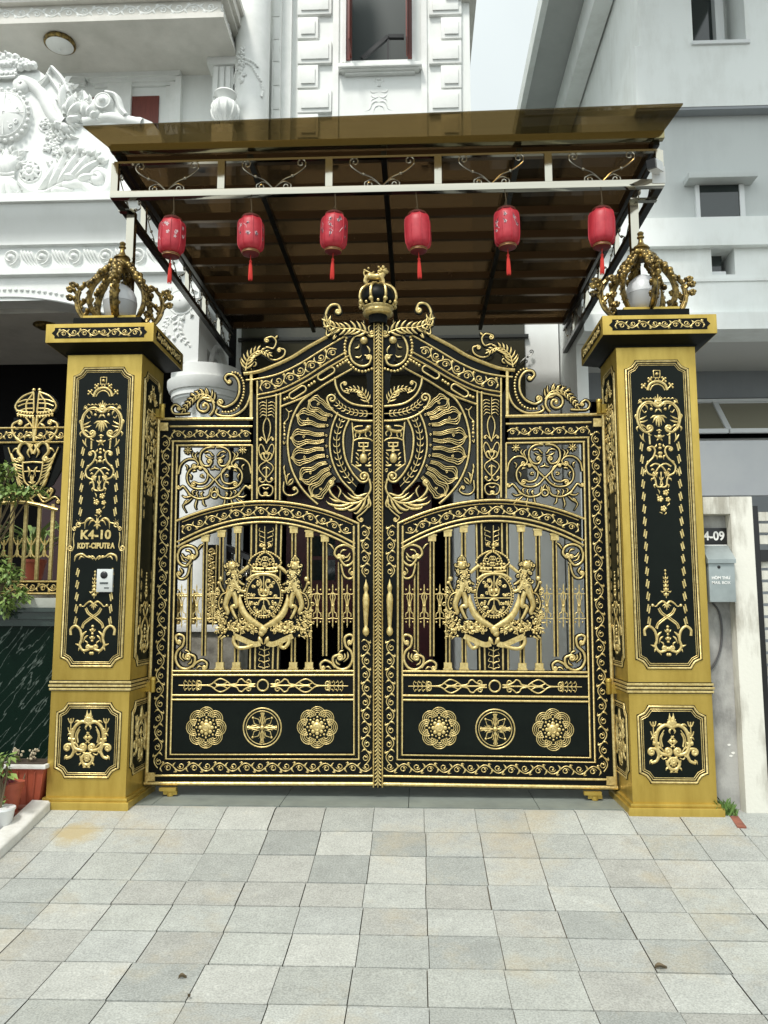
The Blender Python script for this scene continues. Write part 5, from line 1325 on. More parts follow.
# ------------------------------------------------------------------ lanterns
def make_lantern(proto_flowers, xz, label, rot, dark, tilt=(0, 0)):
    x, z = xz; y = CY0-.0
    t = thing('lantern', (x, y, z), label, 'lantern', 'red lanterns hung along the canopy beam')
    n = 8
    prof = [(.058, -.122), (.078, -.108), (.088, -.085), (.091, -.05), (.091, .05), (.088, .085), (.078, .105), (.060, .118)]
    b = B(); b.lathe(prof, (x, y, z), n, False, rot); b.build('body', M['red'], t)
    b = B()
    for k in range(n):
        a = rot+2*PI*k/n; b.tube([(x+(r+.001)*math.cos(a), y+(r+.001)*math.sin(a), z+q) for r, q in prof], .0028, 5)
    b.build('rib', M['red'], t)
    b = B(); b.lathe([(.060, .116), (.064, .120), (.064, .132), (.055, .138), (.03, .141)], (x, y, z), 20); b.lathe([(.03, -.150), (.050, -.147), (.060, -.140), (.060, -.126), (.056, -.121)], (x, y, z), 20); b.build('cap', M['maroon'], t)
    b = B()
    for q in (.122, .131, -.128, -.139): b.lathe([(.060, q-.0025), (.0655 if q > 0 else .0615, q), (.060, q+.0025)], (x, y, z), 20, caps=False)
    b.build('cap_band', M['brass'], t)
    b = B(); b.tube([(x, y, z+.14), (x+.004, y, z+.20), (x-.002, y, CZ0-.026)], .0035, 5); b.tube([(x-.03, y, z+.14), (x, y, z+.19), (x+.03, y, z+.14)], .002, 4); b.build('cord', M['stem'], t)
    b = B(); b.tube([(x, y, z-.15), (x, y, z-.19)], .003, 5); b.ball((x, y, z-.197), .011, 8, 5); b.lathe([(.010, -.325), (.0135, -.28), (.011, -.235), (.008, -.205)], (x, y, z), 9)
    for k in range(9): a = k*.7; b.tube([(x+.009*math.cos(a), y+.009*math.sin(a), z-.22), (x+.014*math.cos(a), y+.014*math.sin(a), z-.31), (x+.012*math.cos(a), y+.012*math.sin(a), z-.335)], .0025, 4)
    b.build('tassel', M['redcord'], t)
    if proto_flowers:
        rg = random.Random(proto_flowers); b, k_ = B(), B(); ap = math.cos(PI/n)
        for f in range(n):
            a = rot+2*PI*(f+.5)/n; nrm = Vector((math.cos(a), math.sin(a), 0)); tn = Vector((-nrm.y, nrm.x, 0))
            if nrm.y > .3: continue
            for i in range(rg.choice((2, 3))):
                c = Vector((x, y, z))+nrm*(.0905*ap)+tn*rg.uniform(-.016, .016)+Vector((0, 0, rg.uniform(-.045, .07))); r = rg.uniform(.008, .017)
                for p in range(5):
                    aa = p*1.257+rg.uniform(-.2, .2); e = c+tn*r*math.cos(aa)+Vector((0, 0, 1))*r*math.sin(aa); s_ = (e-c).cross(nrm).normalized()*r*.30; i0 = len(b.v); o_ = nrm*.0015
                    b.v += [tuple(c+o_), tuple((c+e)/2+s_+o_), tuple(e+o_), tuple((c+e)/2-s_+o_)]; b.face((i0, i0+1, i0+2, i0+3), False)
                if dark:
                    for p in range(2):
                        e = c+tn*rg.uniform(-.02, .02)+Vector((0, 0, rg.uniform(-.03, .03))); k_.tube([tuple(c+nrm*.002), tuple(e+nrm*.002)], [.004, .001], 4)
        for q_ in range(5):
            a = rot+2*PI*(rg.choice([f for f in range(n) if math.sin(rot+2*PI*(f+.5)/n) < .2])+.5)/n; nrm = Vector((math.cos(a), math.sin(a), 0)); tn = Vector((-nrm.y, nrm.x, 0)); c = Vector((x, y, z))+nrm*(.0912*ap)+tn*rg.uniform(-.02, .02)+Vector((0, 0, rg.uniform(-.05, .05)))
            b.tube([tuple(c), tuple(c+tn*rg.uniform(-.02, .02)+Vector((0, 0, .02))), tuple(c+tn*rg.uniform(-.03, .03)+Vector((0, 0, .04)))], [.0012, .0022, .001], 4)
        b.build('painted_flower', M['petal'], t)
        if dark: k_.build('painted_twig', M['ink'], t)
    t.rotation_euler = (R(tilt[0]), R(tilt[1]), 0)


make_lantern(1, (-1.463, 3.985), 'red lantern with white painted flowers, closest to the lettered pillar', .2, False, (1, 1.5))
make_lantern(2, (-.906, 3.989), 'red lantern with white flowers and grey twigs, hanging second along from the lettered pillar', .35, True, (-2, -1))
make_lantern(3, (-.325, 3.997), 'red lantern with dark twigs and white flowers, hanging just left of the gate crown lion', .1, True, (2, 2))
make_lantern(0, (.257, 3.987), 'plain red lantern without flowers, hanging just right of the gate crown lion', .25, False, (0, -2))
make_lantern(9, (.869, 4.003), 'red lantern with large white flowers between the two plain red ones', .3, True, (1, -1.5))
make_lantern(0, (1.515, 3.99), 'plain red lantern without flowers, closest to the security camera', .05, False, (-1, 1.5))

# ================================================================== VILLA
YP, YW, YU = 2.9, 4.2, 4.0        # portico front, wall behind the gate, upper wall behind the pediment
V = thing('villa', (-3, YW, .19), 'white villa with carved portico, balcony and corner blocks, behind the lettered pillar', 'house')
XR = float(at(470, 60, YW)[0]); zl = lambda v, Y, u=60: float(at(u, v, Y)[2])
# main wall with its openings (built of boxes round them)
wx0, wx1 = float(at(346, 30, YW)[0]), float(at(412, 30, YW)[0]); wz0 = zl(60, YW, 380)
dx0, dx1, dz1 = float(at(238, 560, YW)[0]), float(at(499, 560, YW)[0]), zl(478, YW, 380)
b = B()
XL = -1.93
b.box(XL, dx0, YW, YW+.25, .1, dz1); b.box(dx1, 1.93, YW, YW+.25, .1, dz1); b.box(XL, 1.93, YW, YW+.25, dz1, 4.9)
b.box(XL, XR, YW, YW+.25, 4.9, wz0); b.box(XL, wx0, YW, YW+.25, wz0, 11); b.box(wx1, XR, YW, YW+.25, wz0, 11)
b.box(-9.5, XL, YU, YU+.25, 5.2, 11)
b.box(XR-.25, XR, YW+.25, 14, .1, 11)
b.build('wall', M['white'], V)
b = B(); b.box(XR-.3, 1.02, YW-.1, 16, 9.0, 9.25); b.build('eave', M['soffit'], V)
# entrance recess behind the gate
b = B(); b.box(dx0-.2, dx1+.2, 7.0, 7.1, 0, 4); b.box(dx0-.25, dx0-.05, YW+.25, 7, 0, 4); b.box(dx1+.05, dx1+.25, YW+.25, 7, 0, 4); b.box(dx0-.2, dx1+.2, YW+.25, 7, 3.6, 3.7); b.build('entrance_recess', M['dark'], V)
b = B(); X0, X1 = float(at(286, 560, 4.7)[0]), float(at(352, 560, 4.7)[0]); zb_, zt_ = zl(622, 4.7, 320), zl(470, 4.7, 320)
b.box(X0, X1, 4.7, 4.78, zb_, zt_); dr = b.build('entrance_door', M['maroondoor'], V)
b = B()
for i, (u0, u1) in enumerate(((312, 322), (325, 335))):
    for v0, v1 in ((536, 556), (560, 580)): pxbox(b, u0, v0, u1, v1, 4.69, 4.70)
b.build('door_pane', M['winglass'], dr)
b = B(); X0, X1 = float(at(392, 560, 4.7)[0]), float(at(432, 560, 4.7)[0]); b.box(X0, X1, 4.7, 4.78, .2, zt_); b.build('entrance_door', M['maroondoor'], V)
b = B(); X0, X1 = float(at(488, 560, 4.5)[0]), float(at(500, 560, 4.5)[0]); b.box(X0, X1, 4.5, 4.55, .2, zt_); b.build('entrance_jamb', M['maroondoor'], V)
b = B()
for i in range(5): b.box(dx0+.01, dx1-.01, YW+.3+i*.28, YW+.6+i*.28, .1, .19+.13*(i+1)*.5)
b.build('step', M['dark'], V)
# dark glass transom, extended over shaded wall; the shade is in its olive colour
b = B(); pxbox(b, 240, 322, 526, 482, YW-.03, YW-.005); tr = b.build('transom_glass_and_shade', mat('olive_glass_and_shade', (.050, .048, .032), .16, spec=.4), V)
b = B()
for v in (337, 373, 480): q = at(440, v, YW-.04); b.box(float(at(239, v, YW)[0]), float(at(528, v, YW)[0]), YW-.05, YW-.001, q[2]-.02, q[2]+.02)
b.build('transom_frame', M['darksteel'], tr)
b = B(); yy = YW-.055
for u in (360, 400, 440, 480, 520):
    c = at(u, 356, yy); canopy_scroll(b, (c[0], yy, c[2]-.08), (1, 0, 0), .7)
b.build('transom_scroll', M['darksteel'], tr)
# quoins and window
for sd, (ua, ub, uc_) in ((0, (297.5, 331.5, 318)), (1, (429, 461.5, 441))):
    for i, (v0, v1) in enumerate(((-18, -10), (-6.5, 14), (17, 38), (40.5, 63), (65, 87.5), (89.5, 112), (114, 137), (139, 161))):
        wide = i % 2 == 1
        u0, u1 = (ua, ub if wide else uc_) if sd == 0 else ((ua if wide else uc_), ub)
        b = B(); pxbox(b, u0, v0, u1, v1, YW-.05, YW+.02, .006); pxbox(b, u0+3.5, v0+3, u1-3, v1-4.5, YW-.068, YW-.051, .008); b.build('corner_block', M['trim'], V)
for i, v in enumerate((-5, 18, 40, 64, 88, 112)):
    b = B(); pxbox(b, 273.5, v, 279.5, v+21, YW-.22, YW-.05, .004); b.build('corner_block', M['trim'], V)
b = B(); pxbox(b, 280, -40, 291, 170, YW-.12, YW+.02); pxbox(b, 272, -40, 280.5, 170, YW-.21, YW+.02)
for u in (335.5, 424): pxbox(b, u-3, -40, u+3, 165, YW-.03, YW+.01)
b.build('wall_pilaster', M['trim'], V)
b = B(); pxbox(b, 338, 62, 422, 65.5, YW-.14, YW+.0, .004); pxbox(b, 341, 65.5, 419, 69, YW-.10, YW); pxbox(b, 345, 69, 415, 73, YW-.06, YW); sill = b.build('window_sill', M['trim'], V)
b = B()
for u0, u1 in ((342.5, 346.2), (411.8, 415.5)): pxbox(b, u0, -60, u1, 62, YW-.05, YW)
xa_, xb_ = [float(at(u, 0, YW-.05)[0]) for u in (342, 416)]; za_ = max(v[2] for v in b.v); b.box(xa_, xb_, YW-.052, YW, za_-.04, za_+.08)
win = b.build('window', M['trim'], V)
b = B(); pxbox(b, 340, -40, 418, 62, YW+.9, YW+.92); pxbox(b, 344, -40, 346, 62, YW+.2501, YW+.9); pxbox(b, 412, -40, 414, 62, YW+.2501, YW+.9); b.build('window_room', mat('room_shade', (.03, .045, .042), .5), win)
b = B()
b.bar(tuple(at(362, 59, YW+.5)), tuple(at(388, 37, YW+.5)), .05); b.bar(tuple(at(388, 37, YW+.5)), tuple(at(404, 37, YW+.5)), .05); b.bar(tuple(at(388, 37, YW+.5)), tuple(at(388, 61, YW+.5)), .03); b.build('handrail', M['vdark'], win)
for u0, u1, sg in ((346, 352, 1), (405, 412, -1)):
    b = B(); a = at(u0 if sg > 0 else u1, 30, YW)[0]
    b.box(min(a, a+sg*.055), max(a, a+sg*.055), YW-.02, YW+.28, wz0+.002, 9.6, .004)
    b.box(min(a+sg*.058, a+sg*.075), max(a+sg*.058, a+sg*.075), YW-.33, YW+.02, wz0+.05, 9.6, .004); b.bar((a+sg*.066, YW-.2, wz0+.25), (a+sg*.066, YW-.02, wz0+.12), .02); b.build('shutter', M['wood'], win)
xfw = lambda Y: (lambda s, z, h: (s, Y-h, z))
g = B(xfw(YW), mirror=float(at(379, 95, YW)[0])); q = lambda pts: A2([(330+x/4.8, y/4.8) for x, y in pts], YW); W_ = .0116
for pts, w in ((((238, 368), (218, 378), (215, 392), (236, 398)), 1.5), (((238, 395), (238, 415)), 2.5), (((190, 430), (205, 445), (235, 440)), 1.8), (((195, 455), (215, 470), (237, 462)), 2), (((237, 490), (215, 488), (200, 500), (190, 525), (165, 535)), 2.2), (((237, 505), (215, 515), (208, 545)), 2), (((222, 470), (200, 480), (200, 495)), 1.5)):
    g.stroke(cr(q(pts), 4), w*W_, .0, tp='l' if len(pts) > 2 else 'c')
g.dot(q([(238, 380)])[0], .02); g.build('window_cartouche', M['trim'], V)
# round upper column with a garland
b = B(); cx_ = at(252.5, 60, 3.75); b.lathe([(.205, 4.75), (.205, 11)], (cx_[0], 3.75, 0), 40); col = b.build('upper_column', M['trim'], V)
rg = random.Random(4)
RC = .207
def colxf(s, z, h): a = -PI/2+(s-cx_[0]-.0)/RC; return (cx_[0]+(RC+h)*math.cos(a), 3.75+(RC+h)*math.sin(a), z)
g = B(colxf); qc = lambda u, v: (cx_[0]+RC*math.asin(max(-.98, min(.98, (u-252.5)/20.))), float(at(u, v, 3.56)[2]))
for i in range(26):
    u, v = 244+rg.gauss(0, 2.6), 49+i*1.35; g.dot(qc(u, v), rg.uniform(.012, .024), 0, .03, n=7)
    g.stroke(curl(qc(u, v), rg.uniform(0, 360), rg.uniform(.014, .028), .9, 1, 9), .014, .01, tp='S')
for pts in (((246, 62), (255, 66), (262, 75), (266, 79)), ((238, 68), (234, 72), (233, 76)), ((250, 60), (258, 63), (262, 66)), ((266, 82), (268, 88), (267, 94))):
    P = resample(cr([qc(*p) for p in pts], 4), 12); g.stroke(P, .035, 0); g.beads(P, .014, .03, .008)
g.build('garland', M['trim'], col)
# balcony with moulded edge and its soffit
BZ = zl(75, YU, 200); BX = -1.89; BY = 3.05
b = B()
for o_, z0, z1 in ((0, BZ, BZ+.06), (-.04, BZ+.06, BZ+.24), (.03, BZ+.24, BZ+.30), (.07, BZ+.30, BZ+.42), (.11, BZ+.42, BZ+.5)):
    b.box(-9.5, BX+o_, BY-o_, YU+.01, z0, z1)
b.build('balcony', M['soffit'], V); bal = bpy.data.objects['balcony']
g = B(lambda s, z, h: (BX-.04+h, s, z)); rinceau(g, np.array([(BY+.05, BZ+.15), (YU-.02, BZ+.15)]), .06, 6, .02); g.xf = xfw(BY+.04); rinceau(g, np.array([(-4.5, BZ+.15), (BX-.08, BZ+.15)]), .06, 14, .02)
g.build('balcony_frieze', M['trim'], bal)
b = B(); b.box(-2.18, -1.93, YU-.28, YU, BZ-.55, BZ-.06); b.box(-2.24, -1.90, YU-.32, YU, BZ-.10, BZ-.001)
for i in range(3): b.box(-2.16+i*.075, -2.11+i*.075, YU-.31, YU-.27, BZ-.5, BZ-.12)
b.box(-3.55, -3.25, YU-.06, YU, 5.3, BZ-.001); b.build('balcony_bracket', M['trim'], V)
b = B(); q = at(225, 118, 3.4); b.lathe([(.06, 0), (.07, .04), (.05, .07), (.13, .16), (.15, .24), (.13, .32), (.08, .36), (.10, .40), (.13, .43), (.12, .45)], (q[0], 3.4, q[2]-.15), 22)
for k in range(10): a = k*PI/5; b.tube([(q[0]+r*math.cos(a), 3.4+r*math.sin(a), q[2]-.15+z) for r, z in ((.06, .08), (.135, .17), (.156, .24), (.135, .31))], [.012, .022, .02, .01], 6)
b.box(q[0]-.12, q[0]+.12, 3.28, 3.52, 5.1, q[2]-.15); b.build('parapet_urn', M['trim'], V)
# framed upper window behind the pediment
b = B()
for o_, y in ((0, .10), (5, .07), (9, .04)):
    pxbox(b, 85+o_, 70+o_*1.1, 180-o_, 76+o_*1.1, YU-y, YU); pxbox(b, 174-o_, 76+o_*1.1, 180-o_, 150, YU-y, YU); pxbox(b, 60, 70+o_*1.1, 85, 76+o_*1.1, YU-y, YU)
fr = b.build('upper_window', M['trim'], V)
b = B(); pxbox(b, 60, 97, 158, 150, YU-.02, YU-.002); b.build('upper_window_shutter', M['wood'], fr)
# portico: entablature, frieze, arch beam, ceiling, right flank, column
PX = float(at(200, 330, YP)[0])
b = B()
zA = [zl(v, YP) for v in (205, 213, 218, 226, 236, 243, 247)]
prof = [(.26, zA[0]), (.26, zA[1]), (.22, zA[1]-.005), (.21, zA[2]), (.16, zA[3]), (.10, zA[4]), (.07, zA[5]), (.07, zA[6]), (0.02, zA[6]-.01), (.02, zl(269, YP)), (.06, zl(270, YP)), (.06, zl(276, YP)), (.0, zl(277, YP)), (.0, zl(300, YP)+.0)]
b.grid([[(-9, YP-o_, z), (PX+o_*.2-.02, YP-o_, z), (PX+o_*.2-.02, YW, z), (-9, YW, z)] for o_, z in prof], False); b.face(tuple(range(4)), False)
b.build('portico_entablature', M['white'], V); ent = bpy.data.objects['portico_entablature']
g = B(xfw(YP-.02)); zf = zl(258, YP)
xs = np.arange(-4.05, PX-.1, .34)
for x in xs:
    g.stroke(curl((x, zf-.09), 0, .088, 1.5, 1, 24), .038, 0, d=.035); g.dot((x, zf), .042, 0, d=.05)
    for k in range(4): g.stroke(cr([(x+.10+k*.035, zf+.10-k*.01), (x+.125+k*.035, zf+.02), (x+.20+k*.03, zf-.10)], 3), .045, 0, d=.03, tp='l')
g.build('frieze_carving', M['trim'], ent)
# arched front with a bead line; the opening below is deep and dark
za = lambda x: zl(290, YP, 0)-(max(0., (x+4.1))**2)*.17
xs = np.linspace(-6, -2.28, 30)
b = B(); zt_ = zl(298, YP)
top = [(x, zl(280, YP, 30)) for x in xs]; bot = [(x, za(x)-.09) for x in xs]
g = B(xfw(YP)); g.strip(top, bot, -.3, .004); arch = g.build('portico_arch', M['trim'], V)
g = B(xfw(YP)); g.beads([(x, za(x)-.0) for x in xs], .022, .062, .004); g.stroke([(x, za(x)-.075) for x in xs], .03, .004); g.build('bead_line', M['trim'], arch)
PZ = zl(300, YP)
b = B(); b.box(-9, PX-.25, YP+.305, 5.0, PZ-.02, PZ+.06); b.build('portico_ceiling', M['soffit'], V)
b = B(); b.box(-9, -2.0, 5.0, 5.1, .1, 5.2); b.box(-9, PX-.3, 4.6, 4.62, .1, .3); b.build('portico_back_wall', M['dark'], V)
b = B(); b.box(-4.6, -3.0, 4.93, 4.99, .2, 3.4); b.build('portico_door', M['maroondoor'], V)
zc1 = zl(371, 3.2, 205)
b = B(); b.box(PX-.36, PX-.012, YP+.0, YP+.34, zc1, zl(299, YP)); b.box(PX-.30, PX-.012, YP+.341, YW, zl(340, YP), zl(299, YP)); b.build('portico_pier', M['white'], V); pier = bpy.data.objects['portico_pier']
# side arch of the portico
g = B(lambda s, z, h: (PX-.012+h, s, z)); yc = (YP+.35+YW)/2; g.stroke(arc(yc, zl(372, YP), .44, 10, 170, 22, ry=.5), .05, 0, d=.04); g.stroke(arc(yc, zl(372, YP), .38, 10, 170, 22, ry=.44), .02, 0, d=.03); g.build('side_arch', M['trim'], pier)
# roundel with leaves on the pier
g = B(xfw(YP)); q = lambda pts: A2([(x, y) for x, y in pts], YP); c = q([(181, 302)])[0]
g.dot(c, .115, 0, .05, n=26); g.stroke(arc(c[0], c[1], .135, 0, 360, 30), .022, 0)
for i in range(9):
    a = R(-100+i*30); p = c+.135*np.array([math.cos(a), math.sin(a)]); e = c+.21*np.array([math.cos(a-.35), math.sin(a-.35)]); g.stroke([p, (p+e)/2+.02*np.array([math.cos(a), math.sin(a)]), e], .05, 0, tp='l', d=.03)
spray(g, cr(q([(180, 318), (178, 328), (182, 338), (190, 346)]), 4), 5, .09, .035, 50, 0)
spray(g, cr(q([(172, 316), (166, 324), (163, 334)]), 4), 4, .07, .03, 50, 0)
g.build('roundel', M['trim'], pier)
# column under the pier
cu, cyy = 205.5, 3.24; cx2 = float(at(cu, 420, cyy)[0]); k = (cyy+5)/F
zz = lambda v: zl(v, cyy-.3, 205)
b = B(); b.lathe([(.255, .2), (.255, zz(424)), (.285, zz(423.5)), (.295, zz(420)), (.285, zz(417)), (.265, zz(416)), (.27, zz(407)), (.30, zz(400)), (.345, zz(396.5)), (.345, zz(394.5)), (.365, zz(394)), (.365, zz(388.5)), (.385, zz(388)), (.41, zz(382)), (.41, zz(377)), (.375, zz(376.5)), (.37, zc1)], (cx2, cyy, 0), 48)
b.build('portico_column', M['trim'], V); pc = bpy.data.objects['portico_column']
b = B()
for kk in range(20):
    a = kk*PI/10+.1; b.tube([(cx2+r*math.cos(a), cyy+r*math.sin(a), z) for r, z in ((.285, zz(412)), (.30, zz(408)), (.335, zz(402)))], [.02, .03, .012], 6)
b.build('capital_leaf', M['trim'], pc)
# pediment crest
sil = [(8, 55), (14, 58), (28, 61), (38, 70), (46, 76), (52, 69), (66, 84), (74, 96), (84, 90), (92, 100), (100, 94), (110, 96), (119, 108), (124, 117), (140, 117), (152, 122), (160, 132), (166, 160), (170, 212), (8, 214)]
S2 = A2(sil, YP); XC_ = float(S2[0][0]); S2[-1][0] = XC_; zb2_ = S2[-1][1]; S2[-2][1] = zb2_
S2 = np.vstack([S2[1:-1], [(2*XC_-x, z) for x, z in S2[1:-1]][::-1]])
g = B(xfw(YP)); g.poly(S2, -.26, .0); ped = g.build('pediment', M['white'], V)
q = lambda pts: A2([(x/3.94, 40+y/3.94) for x, y in pts], YP); w = .0098*1.0
g = B(xfw(YP))
c = q([(30, 305)])[0]; g.dot(c, .285, .0, .09, n=36, ry=.325); 
g.build('shield_boss', M['trim'], ped)
g = B(xfw(YP)); g.beads(arc(c[0], c[1], .262, 0, 360, 60, ry=.30), .024, .068, .05); g.stroke(arc(c[0], c[1], .225, 0, 360, 40, ry=.262), .012, .072)
g.stroke([c+[0, -.25], c+[0, .25]], .014, .082); g.stroke([c+[-.22, 0], c+[.22, 0]], .014, .082)
for dx, dy in ((.1, .1), (.1, -.11), (-.1, .1), (-.1, -.1)):
    for i in range(4): g.stroke(curl(c+[dx+rg.uniform(-.05, .05), dy+rg.uniform(-.05, .05)], rg.uniform(0, 360), .03, 1., 1, 9), .018, .078, tp='S')
g.build('shield_beading', M['trim'], ped)
def carve(name, f, mir=False):
    g = B(xfw(YP), mirror=XC_ if mir else None); f(g); g.build(name, M['trim'], ped)
def S_(g, pts, ww, tp='l', d=None, h=0.):
    P = cr(q(pts), 5); g.stroke(P, ww*w*.86, h, tp=tp, d=(d*1.25 if d else None))
    if tp == 'l' and ww > 8:      # a mid vein and side lobes break up each carved leaf
        T, N = normals2(P); n = len(P)
        g.stroke(P[2:-2], ww*w*.20, h+(d or .3*ww*w)*.62, tp='S', d=.016)
        for f in (.3, .48, .66, .82):
            j = int(f*(n-1))
            for s in (-1, 1):
                p0 = P[j]+N[j]*s*ww*w*.22; g.stroke(cr([p0, p0+N[j]*s*ww*w*.28+T[j]*ww*w*.30, p0+N[j]*s*ww*w*.26+T[j]*ww*w*.75], 3), ww*w*.30, h, tp='l', d=(d or .05)*.75)

def crown(g):
    g.poly(q([(-30, 155), (70, 155), (78, 95), (60, 70), (10, 62), (-30, 70)]), 0, .05)
    for y in (155, 138): S_(g, [(-30, y), (20, y+4), (72, y)], 4, 'c', h=.05)
    g.beads(q([(-20, 147), (72, 147)]), .02, .05, .055)
    for i in range(70):
        p = q([(rg.uniform(-10, 185), 0)])[0]; x = rg.uniform(-15, 150); y = 78+abs(x-20)*.28+rg.uniform(-22, 42)*(1-x/190); p = q([(x, y)])[0]; g.dot(p, rg.uniform(.022, .045), .03, rg.uniform(.03, .06), n=8)
carve('crest_crown', crown)
def sscroll(g):
    cscroll(g, q([(100, 165), (130, 180), (165, 215), (190, 265), (220, 315), (255, 330)]), 14*w, .06, 0, 1, 1, 0)
    for o_ in (0, 16, 30): S_(g, [(205-o_*.2, 120+o_), (175-o_*.5, 160+o_), (120, 185+o_*.3)], 6, 'S', d=.04)
    S_(g, [(208, 115), (240, 150), (262, 185), (275, 215)], 7, 'c', d=.05); S_(g, [(190, 140), (225, 190), (250, 240), (258, 300)], 6, 'c', d=.04)
    for a_ in (((255, 300), (250, 240), (262, 190), (285, 170)), ((262, 300), (285, 250), (300, 205)), ((265, 310), (310, 270), (325, 235)), ((260, 320), (300, 320), (330, 290)), ((250, 330), (265, 360), (290, 365)), ((240, 330), (235, 345), (255, 372)), ((330, 310), (340, 270), (335, 235)), ((340, 310), (365, 280), (365, 240)), ((350, 310), (385, 300), (395, 270))):
        S_(g, a_, 13, d=.07)
    g.dot(q([(262, 275)])[0], .045, .03)
    cscroll(g, q([(330, 325), (420, 305), (490, 315), (560, 330)]), 12*w, 0, 0, 1, 1, 0)
    cc = q([(412, 252)])[0]; g.dot(cc, .115, .0, .08, n=26); g.stroke(arc(cc[0], cc[1], .085, 0, 360, 24), .02, .06); g.dot(cc, .04, .075)
    S_(g, [(420, 218), (460, 230), (480, 280), (500, 305)], 9, 'c', d=.06)
carve('crest_scroll', sscroll, True)
for (x, y), r, n_ in (((182, 336), .075, 6), ((120, 520), .115, 10), ((300, 632), .075, 6)):
    for mz in (0, 1):
        g = B(xfw(YP)); cc = q([(x, y)])[0]; cc[0] = 2*XC_-cc[0] if mz else cc[0]; rosette(g, cc, r, n_, r*.75, .01); g.stroke(arc(cc[0], cc[1], r*1.02, 0, 360, 24), .028, 0); g.dot(cc, r*.28, .03)
        g.build('carved_rosette', M['trim'], ped)
def rosettes(g):
    for x, y in ((200, 380), (240, 385), (190, 425), (215, 410), (225, 440)): rosette(g, q([(x, y)])[0], .07, 5, .06, .01)
carve('carved_flower_swag', rosettes)
def fleur(g):
    for e in ((-60, 440), (-20, 420), (30, 410), (70, 440), (90, 470)): S_(g, [(30, 545), ((30+e[0])/2-2, 485), e], 16, d=.06)
    for e in ((-40, 640), (0, 655), (50, 655), (90, 620)): S_(g, [(32, 540), ((32+e[0])/2+2, 590), e], 16, d=.06)
    for y in (530, 546): S_(g, [(-10, y), (30, y+4), (65, y)], 5, 'c', h=.03)
carve('carved_fleur', fleur)
def acanthus(g):
    S_(g, [(80, 565), (120, 600), (180, 605), (240, 575), (300, 560), (370, 590)], 9, 'S', d=.05)
    cscroll(g, q([(250, 575), (320, 565), (370, 595), (420, 590), (432, 545), (400, 520)]), 11*w, 0, .07, 1, 1)
    for a_ in (((150, 600), (190, 560), (220, 500), (205, 470)), ((185, 595), (225, 545), (250, 480), (265, 430)), ((220, 580), (265, 530), (300, 470), (320, 435)), ((250, 570), (310, 520), (345, 470), (350, 445)), ((280, 560), (340, 520), (380, 490), (400, 470)), ((300, 560), (350, 545), (395, 530)), ((110, 600), (160, 625), (220, 620), (245, 630)), ((200, 600), (240, 600), (290, 590)), ((240, 540), (285, 545), (320, 540)), ((205, 550), (240, 520), (258, 490))):
        S_(g, a_, 13, d=.06)
    for x, y in ((268, 432), (322, 438), (352, 448), (400, 475)): g.dot(q([(x, y)])[0], .04, .01, .05)
carve('carved_acanthus', acanthus, True)

# ceiling light under the balcony
q = atz(60, 41.5, BZ); t = thing('ceiling_light', (q[0], q[1], BZ), 'round frosted ceiling light with brass ring under the villa balcony', 'light')
b = B(); b.lathe([(.155, -.055), (.175, -.045), (.18, -.02), (.17, -.001)], (q[0], q[1], BZ), 32); b.build('ring', M['antique'], t)
b = B(); b.lathe([(.01, -.10), (.07, -.094), (.12, -.077), (.153, -.056)], (q[0], q[1], BZ), 32); b.lathe([(.006, -.12), (.014, -.11), (.012, -.10)], (q[0], q[1], BZ), 10); b.build('glass', M['trim'], t)
# a brass lamp on the portico ceiling
q = atz(46, 325, PZ-.02); t = thing('ceiling_light', (q[0], q[1], PZ-.02), 'flat dark brass ceiling lamp inside the villa portico', 'light')
b = B(); b.lathe([(.03, -.05), (.08, -.045), (.115, -.025), (.12, -.001)], (q[0], q[1], PZ-.02), 28); b.build('bowl', M['antique'], t)
b = B(); b.lathe([(.12, -.022), (.14, -.014), (.135, -.002)], (q[0], q[1], PZ-.02), 28); b.build('ring', M['antique'], t)

# ================================================================== NEIGHBOUR'S HOUSE
Hn = thing('neighbour_house', (3, 3, .18), 'plain grey and white house with overhanging eave, behind the pillar beside the mailbox', 'house')
YN = 3.0; YB = 2.8; NX = 1.95
zn = lambda v, Y=YN, u=730: float(at(u, v, Y)[2])
XB = float(at(639, 20, YB)[0])
b = B(); wx0, wx1 = float(at(692, 20, YB)[0]), float(at(745, 20, YB)[0])
b.box(XB, wx0, YB, 14, zn(43, YB), 9.0); b.box(wx1, 12, YB, 14, zn(43, YB), 9.0); b.box(wx0, wx1, YB+.45, 14, zn(43, YB), 9.0)
b.box(XB-.06, 12, YB-.004, 14, zn(106, YB), zn(43.2, YB)-.0)
b.build('upper_wall', M['nwhite'], Hn)
b = B(); pxbox(b, 686, -60, 690.5, 41, YB+.30, YB+.36); 
X0, X1 = wx0, wx1; b.box(X0+.01, X1-.01, YB+.36, YB+.40, zn(43, YB)+.0, zn(41.2, YB)+.03); b.box(X0+.0, X0+.06, YB+.30, YB+.40, zn(43, YB), 8.6); b.box(X1-.19, X1-.10, YB+.28, YB+.40, zn(43, YB), 8.6); b.box(X0-.02, X1+.03, YB-.03, YB+.28, zn(43, YB)-.02, zn(41.5, YB)); wn = b.build('tall_window', M['alum'], Hn)
b = B(); b.box(X0+.061, X1-.191, YB+.375, YB+.38, zn(41, YB), 8.6); b.build('pane', M['winglass'], wn)
